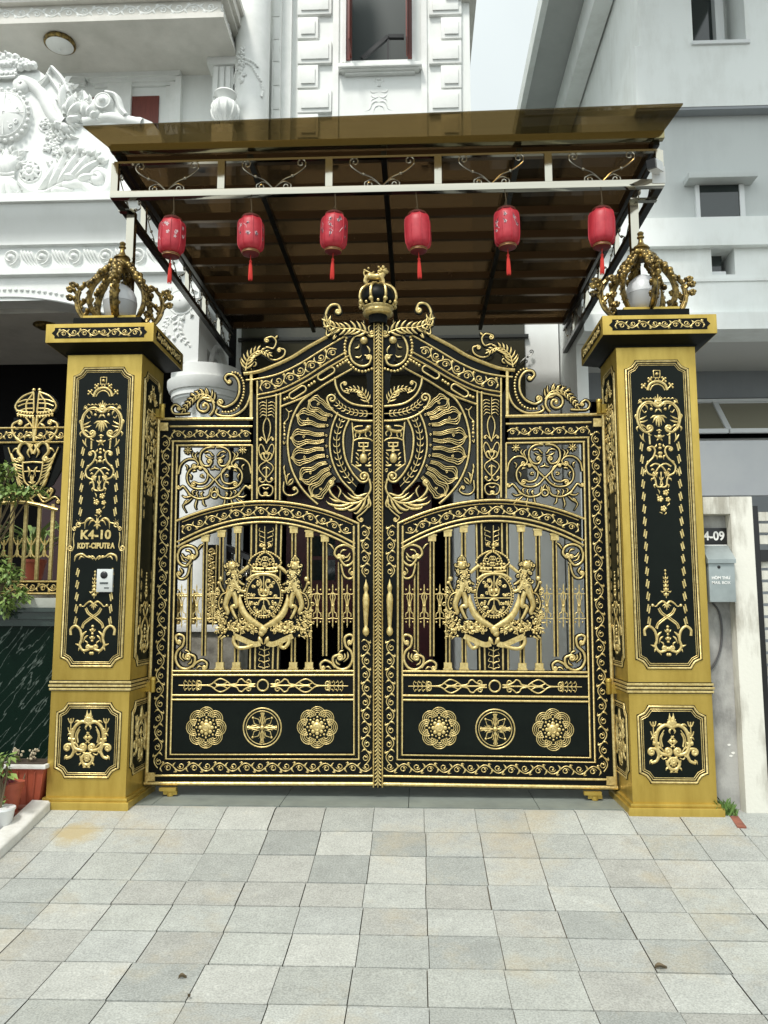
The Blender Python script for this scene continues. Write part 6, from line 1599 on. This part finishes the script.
# overhang and grey wall with the hooded window
b = B(); b.box(NX+.05, 12, YB+.12, 14, zn(222), zn(106, YB)-.002)
b.build('grey_wall', M['ngrey'], Hn)
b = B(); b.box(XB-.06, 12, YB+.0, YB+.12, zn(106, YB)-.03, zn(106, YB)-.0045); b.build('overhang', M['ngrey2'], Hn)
YG = YB+.12
b = B(); pxbox(b, 689, 171, 758, 177, YG-.17, YG, .004); hd = b.build('window_hood', M['ngrey'], Hn)
b = B()
for u0, v0, u1, v1 in ((696, 179.5, 745, 184), (696, 184, 700, 218.5), (740, 184, 745, 218.5), (696, 218.5, 745, 221.3)): pxbox(b, u0, v0, u1, v1, YG-.035, YG-.0)
wn = b.build('hooded_window', M['alum'], Hn)
b = B(); pxbox(b, 699, 183, 741, 219.5, YG-.018, YG-.001); b.build('pane', M['winglass'], wn)
# white band course with the little window
b = B(); hx0, hx1, hz0_, hz1_ = float(at(710, 260, YN)[0]), float(at(733, 260, YN)[0]), zn(276), zn(250)
b.box(NX, 12, YN-.12, 14, zn(250), zn(222)); b.box(NX, 12, YN-.04, YN+.3, zn(317), hz0_); b.box(NX, hx0, YN-.04, YN+.3, hz0_, hz1_); b.box(hx1, 12, YN-.04, YN+.3, hz0_, hz1_)
b.box(NX, NX+.12, YN+.301, 14, .18, zn(250)); b.box(NX, 12, YN-.12, YN+.28, zn(333), zn(316)-.003)
b.box(NX, 12, YN-.055, YN-.041, zn(283), zn(280)); b.build('band_course', M['nwhite'], Hn)
b = B(); b.box(hx0-.02, hx1-.06, YN+.14, YN+.18, hz0_-.02, hz1_+.02); b.build('small_window', M['winglass'], Hn); b = B(); b.box(hx0, hx1-.07, YN+.02, YN+.14, hz0_, hz0_+.06); b.build('small_sill', M['alum'], bpy.data.objects['small_window'])
# car port: soffit, dark rear wall, awning windows, grey apron wall
YR = 4.5
b = B(); b.box(NX+.12, 12, YN+.28, YR+.6, zn(333)+.05, zn(333)+.1); b.build('carport_soffit', mat('grey_soffit', (.56, .56, .54), .8), Hn)
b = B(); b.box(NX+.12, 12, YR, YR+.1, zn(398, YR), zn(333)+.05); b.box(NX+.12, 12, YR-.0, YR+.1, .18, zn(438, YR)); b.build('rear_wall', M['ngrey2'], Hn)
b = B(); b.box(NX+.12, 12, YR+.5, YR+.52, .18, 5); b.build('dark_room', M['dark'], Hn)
b = B(); pxbox(b, 690, 440, 900, 495, YR-1.3, YR-1.2); b.build('apron_wall', mat('apron_grey', (.37, .39, .40), .8, var=(.33, .35, .37), scale=2), Hn)
for i, (ua, ub) in enumerate(((668, 713), (714.5, 775), (777, 838))):
    b = B(); y1, y0 = YR-.02, YR-.42
    pa, pb = at(ua, 402, y1), at(ub, 402, y1); zt2 = float(pa[2]); zb2 = zn(431, y0)
    P = [(pa[0], y1, zt2), (pb[0], y1, zt2), (pb[0], y0, zb2), (pa[0], y0, zb2)]
    for p, q_ in zip(P, P[1:]+P[:1]): b.bar(p, q_, .045, .05)
    wf = b.build('awning_window', M['alum'], Hn)
    b = B(); i0 = len(b.v); b.v += P; b.face((0, 1, 2, 3), False); b.v += [(x, y+.01, z+.004) for x, y, z in P]; b.face((7, 6, 5, 4), False); b.build('pane', mat('frosted_pane', (.26, .245, .18), .25, spec=.7) if i == 0 else M_pane, wf)
    M_pane = bpy.data.materials['frosted_pane']
b = B(); pxbox(b, 690, 398, 900, 401, YR-.06, YR); pxbox(b, 690, 438, 900, 441, YR-.06, YR); b.build('window_rail', M['alum'], Hn)
# eave
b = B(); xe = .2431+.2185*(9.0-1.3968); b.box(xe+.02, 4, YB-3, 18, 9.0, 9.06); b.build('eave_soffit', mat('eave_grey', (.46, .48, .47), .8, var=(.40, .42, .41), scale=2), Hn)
b = B(); b.box(xe-.06, xe+.02, YB-3, 18, 8.98, 9.25); b.build('fascia', M['nwhite'], Hn)
b = B(); b.box(XB-.24, XB-.02, YB+.1, 16, 8.55, 8.99); b.build('eave_beam', M['nwhite'], Hn)
b = B(); 
yw0, yw1 = 4.6, 5.4; b.box(XB-.02, XB-.0005, yw0, yw1, 6.2, 7.6); b.build('side_window', M['winglass'], Hn)
# low party wall along the drive
t = thing('boundary_wall', (1.99, 1.7, .18), 'low pale boundary wall along the drive behind the gate', 'wall')
b = B(); b.box(1.95, 2.08, .46, 2.94, .1, 1.9); b.build('masonry', M['nwhite'], t); b = B(); b.box(1.93, 2.10, .44, 2.95, 1.901, 1.95, .004); b.build('coping', M['nwhite'], t)

# ------------------------------------------------------------------ niche wall with mailbox, on the right of the pillar
t = thing('gatepost_wall', (2.3, .2, .18), 'weathered cream post and lintel framing a grey concrete niche with the mailbox', 'wall')
b = B(); X0 = float(at(738, 656, .04)[0]); X1 = float(at(761, 656, .04)[0]); ztop = float(at(740, 496.5, .04)[2])
b.box(X0, X1, .04, .40, .16, ztop, .006); b.box(2.04, X0+.001, .042, .40, float(at(720, 514, .042)[2]), ztop-.001, .006); b.build('frame', M['cream'], t)
b = B(); b.box(2.04, X0-.001, .125, .40, .16, float(at(720, 514, .042)[2])-.002); b.build('niche_back', M['concrete'], t)
b = B(); rg = random.Random(9)
for u, v in ((729, 745), (733, 753), (731, 756)):
    c = at(u, v, .124); pts = [(c[0]+.012*math.cos(a)*rg.uniform(.6, 1.3), c[2]+.007*math.sin(a)*rg.uniform(.6, 1.4)) for a in np.linspace(0, 2*PI, 9, endpoint=False)]
    b.xf = lambda s, z, h: (s, .1245-h, z); b.poly(pts, 0, .002)
b.build('paint_splash', M['letter'], t)
# number plate
q0, q1 = at(689, 537, .115), at(727, 537, .115); cxp = (q0[0]+q1[0])/2; hz = float(at(715, 537, .115)[2])
t = thing('number_plate', (cxp, .115, hz), 'black house number plate with white figures above the grey mailbox', 'sign')
b = B(); b.box(q0[0], q1[0], .114, .1245, float(at(715, 546.5, .115)[2]), float(at(715, 528, .115)[2]), .001); b.build('plate', M['vdark'], t)
b = B(); b.box(q0[0]+.004, q1[0]-.004, .1115, .1138, float(at(715, 545.6, .115)[2]), float(at(715, 544.8, .115)[2])); b.build('plate_line', M['letter'], t)
text('lettering', 'K4-09', M['letter'], t, (cxp+.014, .1128, hz+.004), .078, .001, .0020, sx=.92)
# mailbox
MY = -.01; mx0, mx1 = 2.032, float(at(736, 575, MY)[0]); mzb, mzm, mzt = (float(at(720, v, MY)[2]) for v in (602, 560, 546))
t = thing('mailbox', ((mx0+mx1)/2, .06, mzb), 'grey steel mailbox with sloping lid in the concrete niche', 'mailbox')
b = B(); b.box(mx0+.006, mx1-.006, MY, .124, mzb, mzm-.001, .004); b.build('body', M['box'], t)
b = B(); i0 = len(b.v); P = [(MY-.012, mzm-.02), (MY-.012, mzm+.004), (.09, mzt+.01), (.123, mzt+.01), (.123, mzm-.02)]
b.grid([[(x, y, z) for y, z in P] for x in (mx0, mx1)], False, True); b.face((0, 1, 2, 3, 4), False); b.face((9, 8, 7, 6, 5), False); b.build('lid', M['box'], t)
cm = (float(at(721, 575, MY)[0])); b = B(); q = at(719, 567, MY-.002); rows = [[(q[0]+r*math.cos(k*PI/6), MY-.0005-h_, q[2]+r*math.sin(k*PI/6)) for k in range(12)] for r, h_ in ((.010, 0), (.009, .003), (.001, .004))]; b.grid(rows, True, True); b.build('lock', M['vdark'], t)
text('lettering', 'HÒM THƯ', M['letter'], t, (cm-.002, MY-.0015, float(at(720, 578, MY)[2])), .024, .0005, .0009)
text('lettering', 'MAIL BOX', M['letter'], t, (cm-.002, MY-.0015, float(at(720, 582.8, MY)[2])), .025, .0005, .0003)
tag_ = None
b = B(); P = cr([tuple(at(*p, .115)) for p in ((712, 602), (719, 612), (722, 630), (720, 650), (714, 665), (709, 672), (708, 690))], 5); b.tube(P, .006, 6); tag(b.build('cable', M['cable']), 'grey cable hanging down from the mailbox over the concrete', 'cable')
# slatted gate further right
t = thing('slatted_gate', (float(at(785, 650, .5)[0]), .5, .18), 'dark metal gate with pale slats behind the cream post', 'gate')
b = B(); X0 = float(at(757, 650, .5)[0]); b.box(X0, X0+.05, .48, .53, .2, 2.1); b.box(X0+.051, X0+1.2, .48, .53, 1.72, 1.80); b.box(X0+.051, X0+1.2, .48, .53, .22, .3); b.build('frame', M['vdark'], t)
for i in range(22):
    b = B(); z = .32+i*.08; 
    if 1.69 < z < 1.82: continue
    b.box(X0+.06, X0+1.2, .5, .515, z, z+.06); b.build('slat', M['cream'], t)
# weeds at the foot of the niche
b = B(); rg = random.Random(13)
for i in range(170):
    u = rg.uniform(712, 737); c = at(u, 805, rg.uniform(-.03, .10)); x, y, z = c[0], c[1], .185; h_ = rg.uniform(.03, .10)*(1.1-abs(u-722)/20); a = rg.uniform(0, 2*PI); dx, dy = math.cos(a)*h_*.6, math.sin(a)*h_*.6; wd = .005; i0 = len(b.v)
    b.v += [(x-wd, y, z), (x+wd, y, z), (x+dx*.6, y+dy*.6-.0, z+h_*.8), (x+dx, y+dy, z+h_)]; b.face((i0, i0+1, i0+3, i0+2), False)
tag(b.build('weeds', M['leaf']), 'low green weeds growing at the foot of the concrete niche', 'weeds', kind='stuff')
b = B(); P0, P1 = ground_at(729, 812), ground_at(742, 829); b.bar((P0[0], P0[1], P0[2]+.004), (P1[0], P1[1], P1[2]+.004), .05, .02); tag(b.build('drain_channel', M['brick']), 'narrow rusty drain channel at the corner of the right pillar', 'drain')

# ================================================================== LEFT GARDEN WALL, RAILING AND PLANTS
YL = .18; zL = lambda v, Y=YL, u=25: float(at(u, v, Y)[2])
XE = -2.075
t = thing('garden_wall', (-4, YL, .17), 'low wall faced with dark green veined marble beside the lettered pillar', 'wall')
b = B(); b.box(-7, XE, YL, .55, .1, zL(612)); b.build('marble_face', M['marble'], t)
b = B(); b.box(-7, XE, YL-.05, .58, zL(612)+.001, zL(608)); b.box(-7, XE, YL-.03, .57, zL(619), zL(612.2)); b.box(-7, XE-.0, YL-.02, .56, zL(626), zL(619.2)); b.build('marble_moulding', mat('dark_marble_trim', (.03, .045, .04), .12), t)
b = B(); b.box(-7, XE, YL-.035, .6, zL(607.8), zL(598), .004); b.build('coping', mat('grey_coping', (.40, .42, .38), .5, var=(.32, .34, .30), scale=8), t)
YR2 = .38
t = thing('garden_railing', (-3, YR2, zL(598)), 'gold and black railing with crowned crest on the marble garden wall', 'railing')
gr_ = lambda pts: A2(pts, YR2); UR = .0068
q = lambda pts: gr_([(x/3.94, 360+y/3.94) for x, y in pts])
XR_ = -2.08; xf = lambda s, z, h: (s, YR2-h, z)
k = B(); 
for v0, v1, v2, v3 in ((426.5, 430, 441, 444), (580, 583, 592, 595)):
    k.box(-7, XR_, YR2-.0, YR2+.03, zL(v3, YR2), zL(v0, YR2))
k.build('rail', M['black'], t)
g = B(xf)
for v in (428, 442.5, 581.5, 593.5): g.stroke([(-7, zL(v, YR2)), (XR_, zL(v, YR2))], 2.1*UR, 0, d=.012)
for v in (435.5, 587.5): rinceau(g, np.array([(-5, zL(v, YR2)), (XR_, zL(v, YR2))]), 4.0*UR, 40, 1.3*UR, 0)
g.build('rail_gilding', M['gold'], t)
g = B(xf); g.stroke(cr(gr_([(-60, 513), (-30, 506), (0, 503), (22, 502), (40, 505), (58, 510)]), 6), 4*UR, -.004, d=.016); g.build('arched_rail', M['gold'], t)
for i in range(14):
    u = 51-13.6*i; g = B(); x = float(at(u, 540, YR2)[0]); g.box(x-.011, x+.011, YR2+.002, YR2+.024, zL(580, YR2), zL(504 if i < 6 else 444, YR2), .003); g.build('bar', M['gold'], t)
g = B(xf)
for i in range(10):
    p = lambda dx, v: (float(at(44.5-13.6*i+dx, 547, YR2)[0]), zL(v, YR2))
    g.stroke([p(0, 557), p(0, 540)], 2.0*UR, 0); g.stroke([p(0, 541), p(0, 536)], 3*UR, 0, tp='l')
    for s in (-1, 1): g.stroke(cr([p(s*1, 545), p(s*3.4, 541), p(s*4.6, 538)], 3), 1.6*UR, 0); g.stroke(cr([p(s*.6, 550), p(s*1.6, 555), p(s*5, 557.5)], 3), 1.8*UR, 0)
g.build('bar_finial', M['gold'], t)
# crest with crown
cxr = float(gr_([(33, 460)])[0][0]); k = B(xf); k.poly(q([(60, 210), (65, 170), (95, 135), (140, 122), (185, 135), (212, 170), (212, 210), (170, 222), (100, 222)]), -.03, .0); k.poly(q([(8, 335), (258, 335), (240, 430), (205, 490), (165, 520), (100, 520), (60, 490), (25, 430)]), -.03, -.008); k.poly(q([(52, 226), (215, 226), (225, 334), (45, 334)]), -.03, -.0085); cr_ = k.build('crest', M['black'], t)
g = B(xf, mirror=cxr); g.black = k = B(xf)
for a_ in (((70, 205), (62, 180), (90, 145), (135, 126)), ((105, 210), (105, 170), (122, 145), (135, 126))): g.stroke(cr(q(a_), 5), 2.0*UR, .002)
for y, w in ((200, 2.2), (214, 2.4)): g.stroke(cr(q([(68, y), (100, y+6), (135, y+8)]), 4), w*UR, .002)
g.dot(q([(134, 118)])[0], 1.8*UR, 0); g.beads(q([(75, 208), (130, 214)]), 1.1*UR, 3*UR, .004)
g.stroke(cr(q([(132, 225), (132, 260), (134, 320)]), 4), 3*UR, 0); g.stroke(cr(q([(132, 270), (112, 240), (98, 222)]), 4), 2*UR, 0)
cscroll(g, q([(120, 330), (80, 320), (52, 290), (50, 255), (75, 240)]), 2.4*UR, 2.2*UR, 2.4*UR, -1, -1)
cscroll(g, q([(130, 370), (110, 330), (85, 330), (72, 360), (88, 385)]), 3.6*UR, 0, 2.6*UR, 1, -1)
for y in (150, 165, 185): g.stroke(cr(q([(72, y+18), (100, y+8), (134, y+6)]), 4), 1.6*UR, .002)
g.stroke(q([(134, 130), (134, 205)]), 2*UR, .002); g.beads(q([(72, 221), (132, 228)]), 1.2*UR, 3*UR, .004)
for a_ in (((118, 250), (100, 262), (92, 280)), ((125, 300), (105, 300), (96, 315)), ((120, 345), (110, 365), (118, 385)), ((132, 330), (122, 350), (126, 372)), ((60, 300), (70, 315), (88, 318)), ((55, 262), (66, 272), (80, 268)), ((110, 420), (118, 440), (112, 460)), ((100, 500), (112, 520), (128, 524)), ((75, 350), (60, 352), (48, 365)), ((70, 535), (60, 525), (58, 510))):
    g.stroke(cr(q(a_), 4), 2.6*UR, .002, tp='l')
for i in range(6): g.stroke(cr(q([(34+i*7, 345+i*22), (50+i*6, 385+i*22), (90, 396+i*24)]), 4), 1.3*UR, .004)
for i in range(5):
    g.stroke(cr(q([(40+i*6, 360+i*24), (58+i*5, 398+i*24), (92, 405+i*26)]), 4), 3.4*UR, 0, tp='l')
g.stroke(cr(q([(90, 400), (90, 430), (98, 480), (132, 510)]), 4), 2*UR, 0); g.stroke(q([(90, 405), (132, 402)]), 2*UR, 0); g.stroke(q([(96, 440), (132, 438)]), 1.6*UR, 0)
for e in ((110, 480), (118, 455), (132, 448)): g.stroke(q([(132, 490), ((132+e[0])/2-3, (485+e[1])/2), e]), 2*UR, 0, tp='l')
cscroll(g, q([(100, 510), (80, 540), (55, 545), (40, 520)]), 2*UR, 0, 2.4*UR, 1, -1)
cscroll(g, q([(132, 560), (100, 530), (70, 560), (30, 540), (10, 555)]), 1.8*UR, 0, 1.8*UR, 1, 1)
k.build('crest_backing', M['black'], cr_); g.build('crest_scrollwork', M['gold'], cr_)


def leafcloud(b, c, rx, ry, rz, n, size, rg, droop=.3):
    for i in range(n):
        d = Vector((rg.gauss(0, 1), rg.gauss(0, 1), rg.gauss(0, 1))).normalized()*(rg.random()**.45); p = Vector(c)+Vector((d.x*rx, d.y*ry, d.z*rz))
        s = size*rg.uniform(.6, 1.3); a = Vector((d.x+rg.uniform(-.6, .6), d.y+rg.uniform(-.6, .6), rg.uniform(-.7, .5)-droop*.3)).normalized(); w_ = a.cross(Vector((rg.uniform(-.4, .4), rg.uniform(-.4, .4), 1))).normalized(); up = w_.cross(a).normalized()
        i0 = len(b.v); b.v += [tuple(p), tuple(p+a*s*.45+w_*s*.24+up*s*.05), tuple(p+a*s-up*s*.12), tuple(p+a*s*.45-w_*s*.24+up*s*.05), tuple(p+a*s*.5-up*s*.02)]
        b.face((i0, i0+1, i0+4)); b.face((i0+1, i0+2, i0+4)); b.face((i0+2, i0+3, i0+4)); b.face((i0+3, i0, i0+4))


rg = random.Random(31)
def plant(name, label, cat, base, clouds, n, size, m_, stems=True, grp=None):
    t = thing(name, tuple(base), label, cat, grp)
    b = B()
    for c, rx, ry, rz, k in clouds: leafcloud(b, c, rx, ry, rz, int(n*k), size, rg)
    b.build('leaves', m_, t)
    if stems:
        b = B()
        for c, rx, ry, rz, k in clouds:
            for i in range(4):
                e = Vector(c)+Vector((rg.uniform(-rx, rx)*.7, rg.uniform(-ry, ry)*.7, rg.uniform(-.2, .8)*rz)); m_2 = (Vector(base)+e)/2+Vector((rg.uniform(-.03, .03), 0, .04)); b.tube([tuple(base), tuple(m_2), tuple(e)], [.009, .006, .003], 5)
        b.build('stem', M['stem'], t)
    return t


P_ = lambda u, v, Y: tuple(at(u, v, Y))
bs = P_(-30, 602, .30)
plant('shrub', 'leafy green shrub spilling over the marble wall at the photo\'s left edge', 'shrub', bs, [(P_(-12, 490, .18), .13, .12, .13, 1), (P_(12, 494, .16), .12, .10, .06, .6), (P_(30, 490, .16), .10, .08, .035, .35), (P_(6, 470, .2), .08, .1, .06, .35), (P_(-30, 540, .24), .15, .12, .25, .8)], 250, .052, M['leaf2'])
bs = P_(-8, 612, .12)
plant('trailing_plant', 'green trailing plant hanging in front of the dark marble wall', 'plant', bs, [(P_(4, 575, .10), .11, .09, .09, 1), (P_(16, 596, .10), .10, .07, .05, .7), (P_(2, 605, .08), .08, .06, .08, .6), (P_(-14, 560, .14), .12, .08, .18, .8)], 210, .046, M['leaf2'])
# potted plant behind the railing
t = thing('flowerpot', P_(33, 581, .95), 'small terracotta pot behind the gold railing bars', 'flowerpot'); c = P_(33, 584, .95)
b = B(); b.lathe([(.055, 0), (.085, .16), (.09, .16), (.09, .185), (.08, .185)], c, 18); b.build('pot', M['terracotta'], t)
t = thing('bushy_plant', c, 'bright green strap leaved plant growing in the small terracotta pot behind the railing', 'plant'); b = B()
for i in range(34):
    a = rg.uniform(0, 2*PI); l = rg.uniform(.18, .34); h_ = rg.uniform(.12, .32); p = Vector(c)+Vector((0, 0, .17)); d = Vector((math.cos(a), math.sin(a), 0)); w_ = Vector((-d.y, d.x, 0))*rg.uniform(.012, .02)
    pts = [p, p+d*l*.35+Vector((0, 0, h_*.8)), p+d*l*.75+Vector((0, 0, h_)), p+d*l*1.05+Vector((0, 0, h_*.75))]
    b.grid([[tuple(q_-w_*s), tuple(q_), tuple(q_+w_*s)] for q_, s in zip(pts, (.5, 1, .9, .1))])
b.build('leaves', M['leaf2'], t)
b = B(); b.box(-4, -2.2, .75, 1.2, .1, c[2]); tag(b.build('planter_ledge', M['planter']), 'stone ledge behind the gold railing under the terracotta pot', 'ledge')
# kerb stone running towards the street
b = B(); a0, a1 = ground_at(49, 812), ground_at(-6, 864.5); d = (a1-a0)/np.linalg.norm(a1-a0); nrm = np.array([d[1], -d[0], 0]); nrm = -nrm if nrm[0] > 0 else nrm; wd = .115
rows = []; bev = []
for s in (-.01, .16, .30, .31, .46, .62, .63, .8, 1.6):
    p = a0+d*s; z = gz(p[1]); gap = .004 if s in (.30, .31, .62, .63) else 0
    rows.append([tuple(p+np.array([0, 0, z-p[2]-.03])), tuple(p+np.array([0, 0, z-p[2]+.05-gap])), tuple(p+nrm*.012+np.array([0, 0, z-p[2]+.062-gap])), tuple(p+nrm*wd+np.array([0, 0, z-p[2]+.066-gap])), tuple(p+nrm*wd+np.array([0, 0, z-p[2]-.05]))])
b.grid(rows, False); b.face((0, 1, 2, 3, 4), False); tag(b.build('kerb', M['stone']), kind='structure')
b = B()
i0 = 0; P = [a0+nrm*wd*.9, a1+nrm*wd*.9+d*1.2]; b.v = [tuple(P[0]+[0, 0, .02]), tuple(P[1]+[0, 0, .02]), (-5, P[1][1], P[1][2]+.02), (-5, .18, .19), (-2.0, .18, .19), (-2.06, -.02, .19)]; b.face((0, 1, 2, 3, 4, 5), False); tag(b.build('flower_bed', M['soil']), kind='structure')
# pots
c0 = at(28, 812, .03); t = thing('planter', (c0[0], .05, .20), 'red plastic planter box with white rim at the foot of the marble wall', 'planter')
z0, z1 = zL(807, -.02), zL(764, -.02); xa, xb = float(at(4, 785, -.02)[0]), float(at(45.5, 770, -.02)[0])
b = B(); tp = [(xa-.02, -.04), (xb, -.04), (xb, .14), (xa-.02, .14)]; bt = [(xa+.02, 0), (xb-.045, 0), (xb-.045, .11), (xa+.02, .11)]
b.grid([[(x, y, z) for x, y in P] for P, z in ((bt, z0), (tp, z1-.025))], False, True); b.face((3, 2, 1, 0), False)
for f in (.2, .4, .6, .8):
    p0 = Vector((bt[0][0]+(bt[1][0]-bt[0][0])*f, bt[0][1]-.002, z0+.01)); p1 = Vector((tp[0][0]+(tp[1][0]-tp[0][0])*f, tp[0][1]-.002, z1-.04)); b.tube([tuple(p0), tuple(p1)], .005, 5)
b.build('tub', M['terracotta'], t)
b = B(); b.box(xa-.035, xb+.014, -.055, .155, z1-.024, z1, .004); b.build('rim', M['stone'], t)
b = B(); b.box(xa-.01, xb-.01, -.03, .13, z1+.0005, z1+.006); b.build('potting_soil', M['soil'], t)
t = thing('dried_stalk_plant', (c0[0], .05, z1), 'dry stalks with pale seed heads growing in the red planter box', 'plant')
b, b2 = B(), B()
for i in range(11):
    u, v = rg.uniform(14, 37), rg.uniform(749, 757); e = at(u, v, rg.uniform(-.03, .1)); bs = at(rg.uniform(20, 27), 768, .04); m2 = (Vector(bs)+Vector(e))/2+Vector((rg.uniform(-.02, .02), 0, .0)); b.tube([tuple(bs), tuple(m2), tuple(e)], [.004, .003, .002], 5)
    for j in range(5): b2.ball(tuple(np.array(e)+[rg.uniform(-.018, .018), rg.uniform(-.018, .018), rg.uniform(-.015, .015)]), rg.uniform(.005, .009), 6, 4)
b.tube([P_(26, 772, -.03), P_(20, 790, -.07), P_(8, 806, -.12)], .004, 5)
b.build('stem', M['stem'], t); b2.build('seed_head', M['dry'], t)
c1 = at(8, 812, -.16); t = thing('flowerpot', (c1[0], c1[1], c1[2]), 'round terracotta pot standing between the red planter and the white pot', 'flowerpot')
b = B(); b.lathe([(.05, 0), (.075, .14), (.082, .14), (.085, .175), (.075, .175)], (c1[0], c1[1], c1[2]), 20); b.build('pot', M['terracotta'], t)
b = B(); b.lathe([(.001, .165), (.076, .166)], (c1[0], c1[1], c1[2]), 16); b.build('potting_soil', M['soil'], t)
c2 = at(-2, 838, -.32); t = thing('flowerpot', (c2[0], c2[1], c2[2]), 'white glazed pot standing on the pale kerb', 'flowerpot')
b = B(); b.lathe([(.045, 0), (.06, .01), (.082, .155), (.088, .16), (.086, .17), (.076, .168)], (c2[0], c2[1], c2[2]), 24); b.build('pot', M['glaze'], t)
b = B(); b.lathe([(.001, .158), (.077, .159)], (c2[0], c2[1], c2[2]), 16); b.build('potting_soil', M['soil'], t)
plant('leafy_plant', 'light green leafy plant growing in the white glazed pot', 'plant', (c2[0], c2[1], c2[2]+.15), [(P_(2, 772, -.3), .05, .05, .05, 1), (P_(6, 757, -.28), .045, .05, .04, .9), (P_(-6, 760, -.3), .06, .06, .09, .8), (P_(1, 800, -.3), .035, .04, .03, .3)], 34, .055, M['leaf2'])
plant('red_leaved_plant', 'small plant with dark red leaves in the round terracotta pot', 'plant', (c1[0], c1[1], c1[2]+.16), [(P_(6, 778, -.17), .05, .05, .03, 1)], 26, .05, M['leafred'])
c3 = ground_at(23, 822)
for i, (u, v, l) in enumerate((('24', 818, 'weathered red brick beneath the right end of the red planter'), ('13', 824, 'weathered red brick lying next to the white pot'))):
    c = at(float(u), v, -.08-.1*i); b = B(); b.box(c[0]-.06, c[0]+.06, c[1]-.03, c[1]+.06, c[2]-.05, c[2]+.065, .004); tag(b.build('brick', M['brick']), l, 'brick')

# ================================================================== THINGS SEEN THROUGH THE GATE
t = thing('planter_wall', (-1.75, 1.9, .19), 'low mottled stone planter wall with white coping behind the left gate leaf', 'wall')
xa, xb = -2.3, float(at(243, 640, 1.9)[0]); zt3 = float(at(200, 632, 1.9)[2])
b = B(); b.box(xa, xb-.03, 1.93, 2.25, .15, zt3); b.build('stone_face', M['planter'], t); b = B(); b.box(xa, xb, 1.9, 2.3, zt3+.001, float(at(200, 625, 1.9)[2]), .004); b.build('coping', M['trim'], t)
t = thing('stair_railing', (-1.3, 3.3, .5), 'dark wrought stair railing sloping down behind the left gate leaf', 'railing')
a, c = np.array(at(215, 542, 3.4)), np.array(at(282, 572, 3.0)); b = B(); b.bar(tuple(a), tuple(c), .09, .05); b.build('handrail', M['vdark'], t)
for i in range(9):
    p = a+(c-a)*(i+.5)/9; b = B(); b.box(p[0]-.012, p[0]+.012, p[1]-.012, p[1]+.012, .2, p[2]-.04); b.ball((p[0], p[1], p[2]-.3), .03, 8, 5); b.build('baluster', M['darksteel'], t)
b = B(lambda s, z, h: tuple(a+(c-a)*s+np.array([0, -h, z-.17]))); rinceau(b, np.array([(0, 0), (1, 0)]), .07, 8, .02, .03); b.build('scrollwork', M['scrollsteel'], t)
t = thing('inner_rail_post', (float(at(222, 560, 1.95)[0]), 2.05, zt3), 'black post with gold scrollwork standing behind the left gate leaf', 'post')
x = float(at(212, 560, 2.05)[0]); zc4 = float(at(200, 625, 1.9)[2]); zt4 = float(at(212, 545, 2.05)[2]); b = B(); b.box(x-.05, x+.05, 2.02, 2.12, zc4, zt4); b.build('shaft', M['black'], t)
g = B(lambda s, z, h: (s, 2.02-h, z)); rinceau(g, np.array([(x, zc4+.03), (x, zt4-.03)]), .035, 10, .012)
for s in (-1, 1): g.stroke([(x+s*.046, zc4), (x+s*.046, zt4)], .012, 0)
g.build('scrollwork', M['gold'], t)
t = thing('inner_railing', (-2.0, 2.1, zt3), 'short gold railing on the planter wall behind the left gate leaf', 'railing')
g = B(lambda s, z, h: (s, 2.1-h, z)); 
for v in (596, 619): q = float(at(190, v, 2.1)[2]); g.stroke([(xa, q), (xb-.05, q)], .02, 0)
q0_, q1_ = float(at(190, 623, 2.1)[2]), float(at(190, 580, 2.1)[2])
g.build('rail', M['gold'], t)
for i in range(7):
    xx = xa+.12+i*(xb-xa-.2)/6; b = B(); b.lathe([(.012, 0), (.03, .05), (.016, .1), (.024, .16), (.014, .22), (.02, .26), (.006, .31)], (xx, 2.11, q0_-.02), 10); b.build('baluster', M['antique'], t)

# a few dry leaves on the paving
for u, v, a, sz, l in ((182.5, 980, .4, .032, 'curled brown dry leaf on the paving, larger of the pair on the left'), (189, 1000, 1.4, .02, 'tiny brown dry leaf on the paving, just nearer the street than a larger one'), (661, 970, .1, .05, 'thin curled dry twig leaf lying alone on the right of the paving')):
    p = ground_at(u, v); b = B(); n = 7; rows = []
    for i in range(n):
        t_ = i/(n-1); w_ = sz*.28*math.sin(PI*min(.97, t_+.03)); x_ = (t_-.5)*sz; rows.append([tuple(p+np.array([x_*math.cos(a)-s_*w_*math.sin(a), x_*math.sin(a)+s_*w_*math.cos(a), .006+.012*abs(s_)+.006*math.sin(4*t_)])) for s_ in (-1, -.4, 0, .4, 1)])
    b.grid(rows); tag(b.build('fallen_leaf', M['stem']), l, 'leaf', 'dry leaves on the paving')
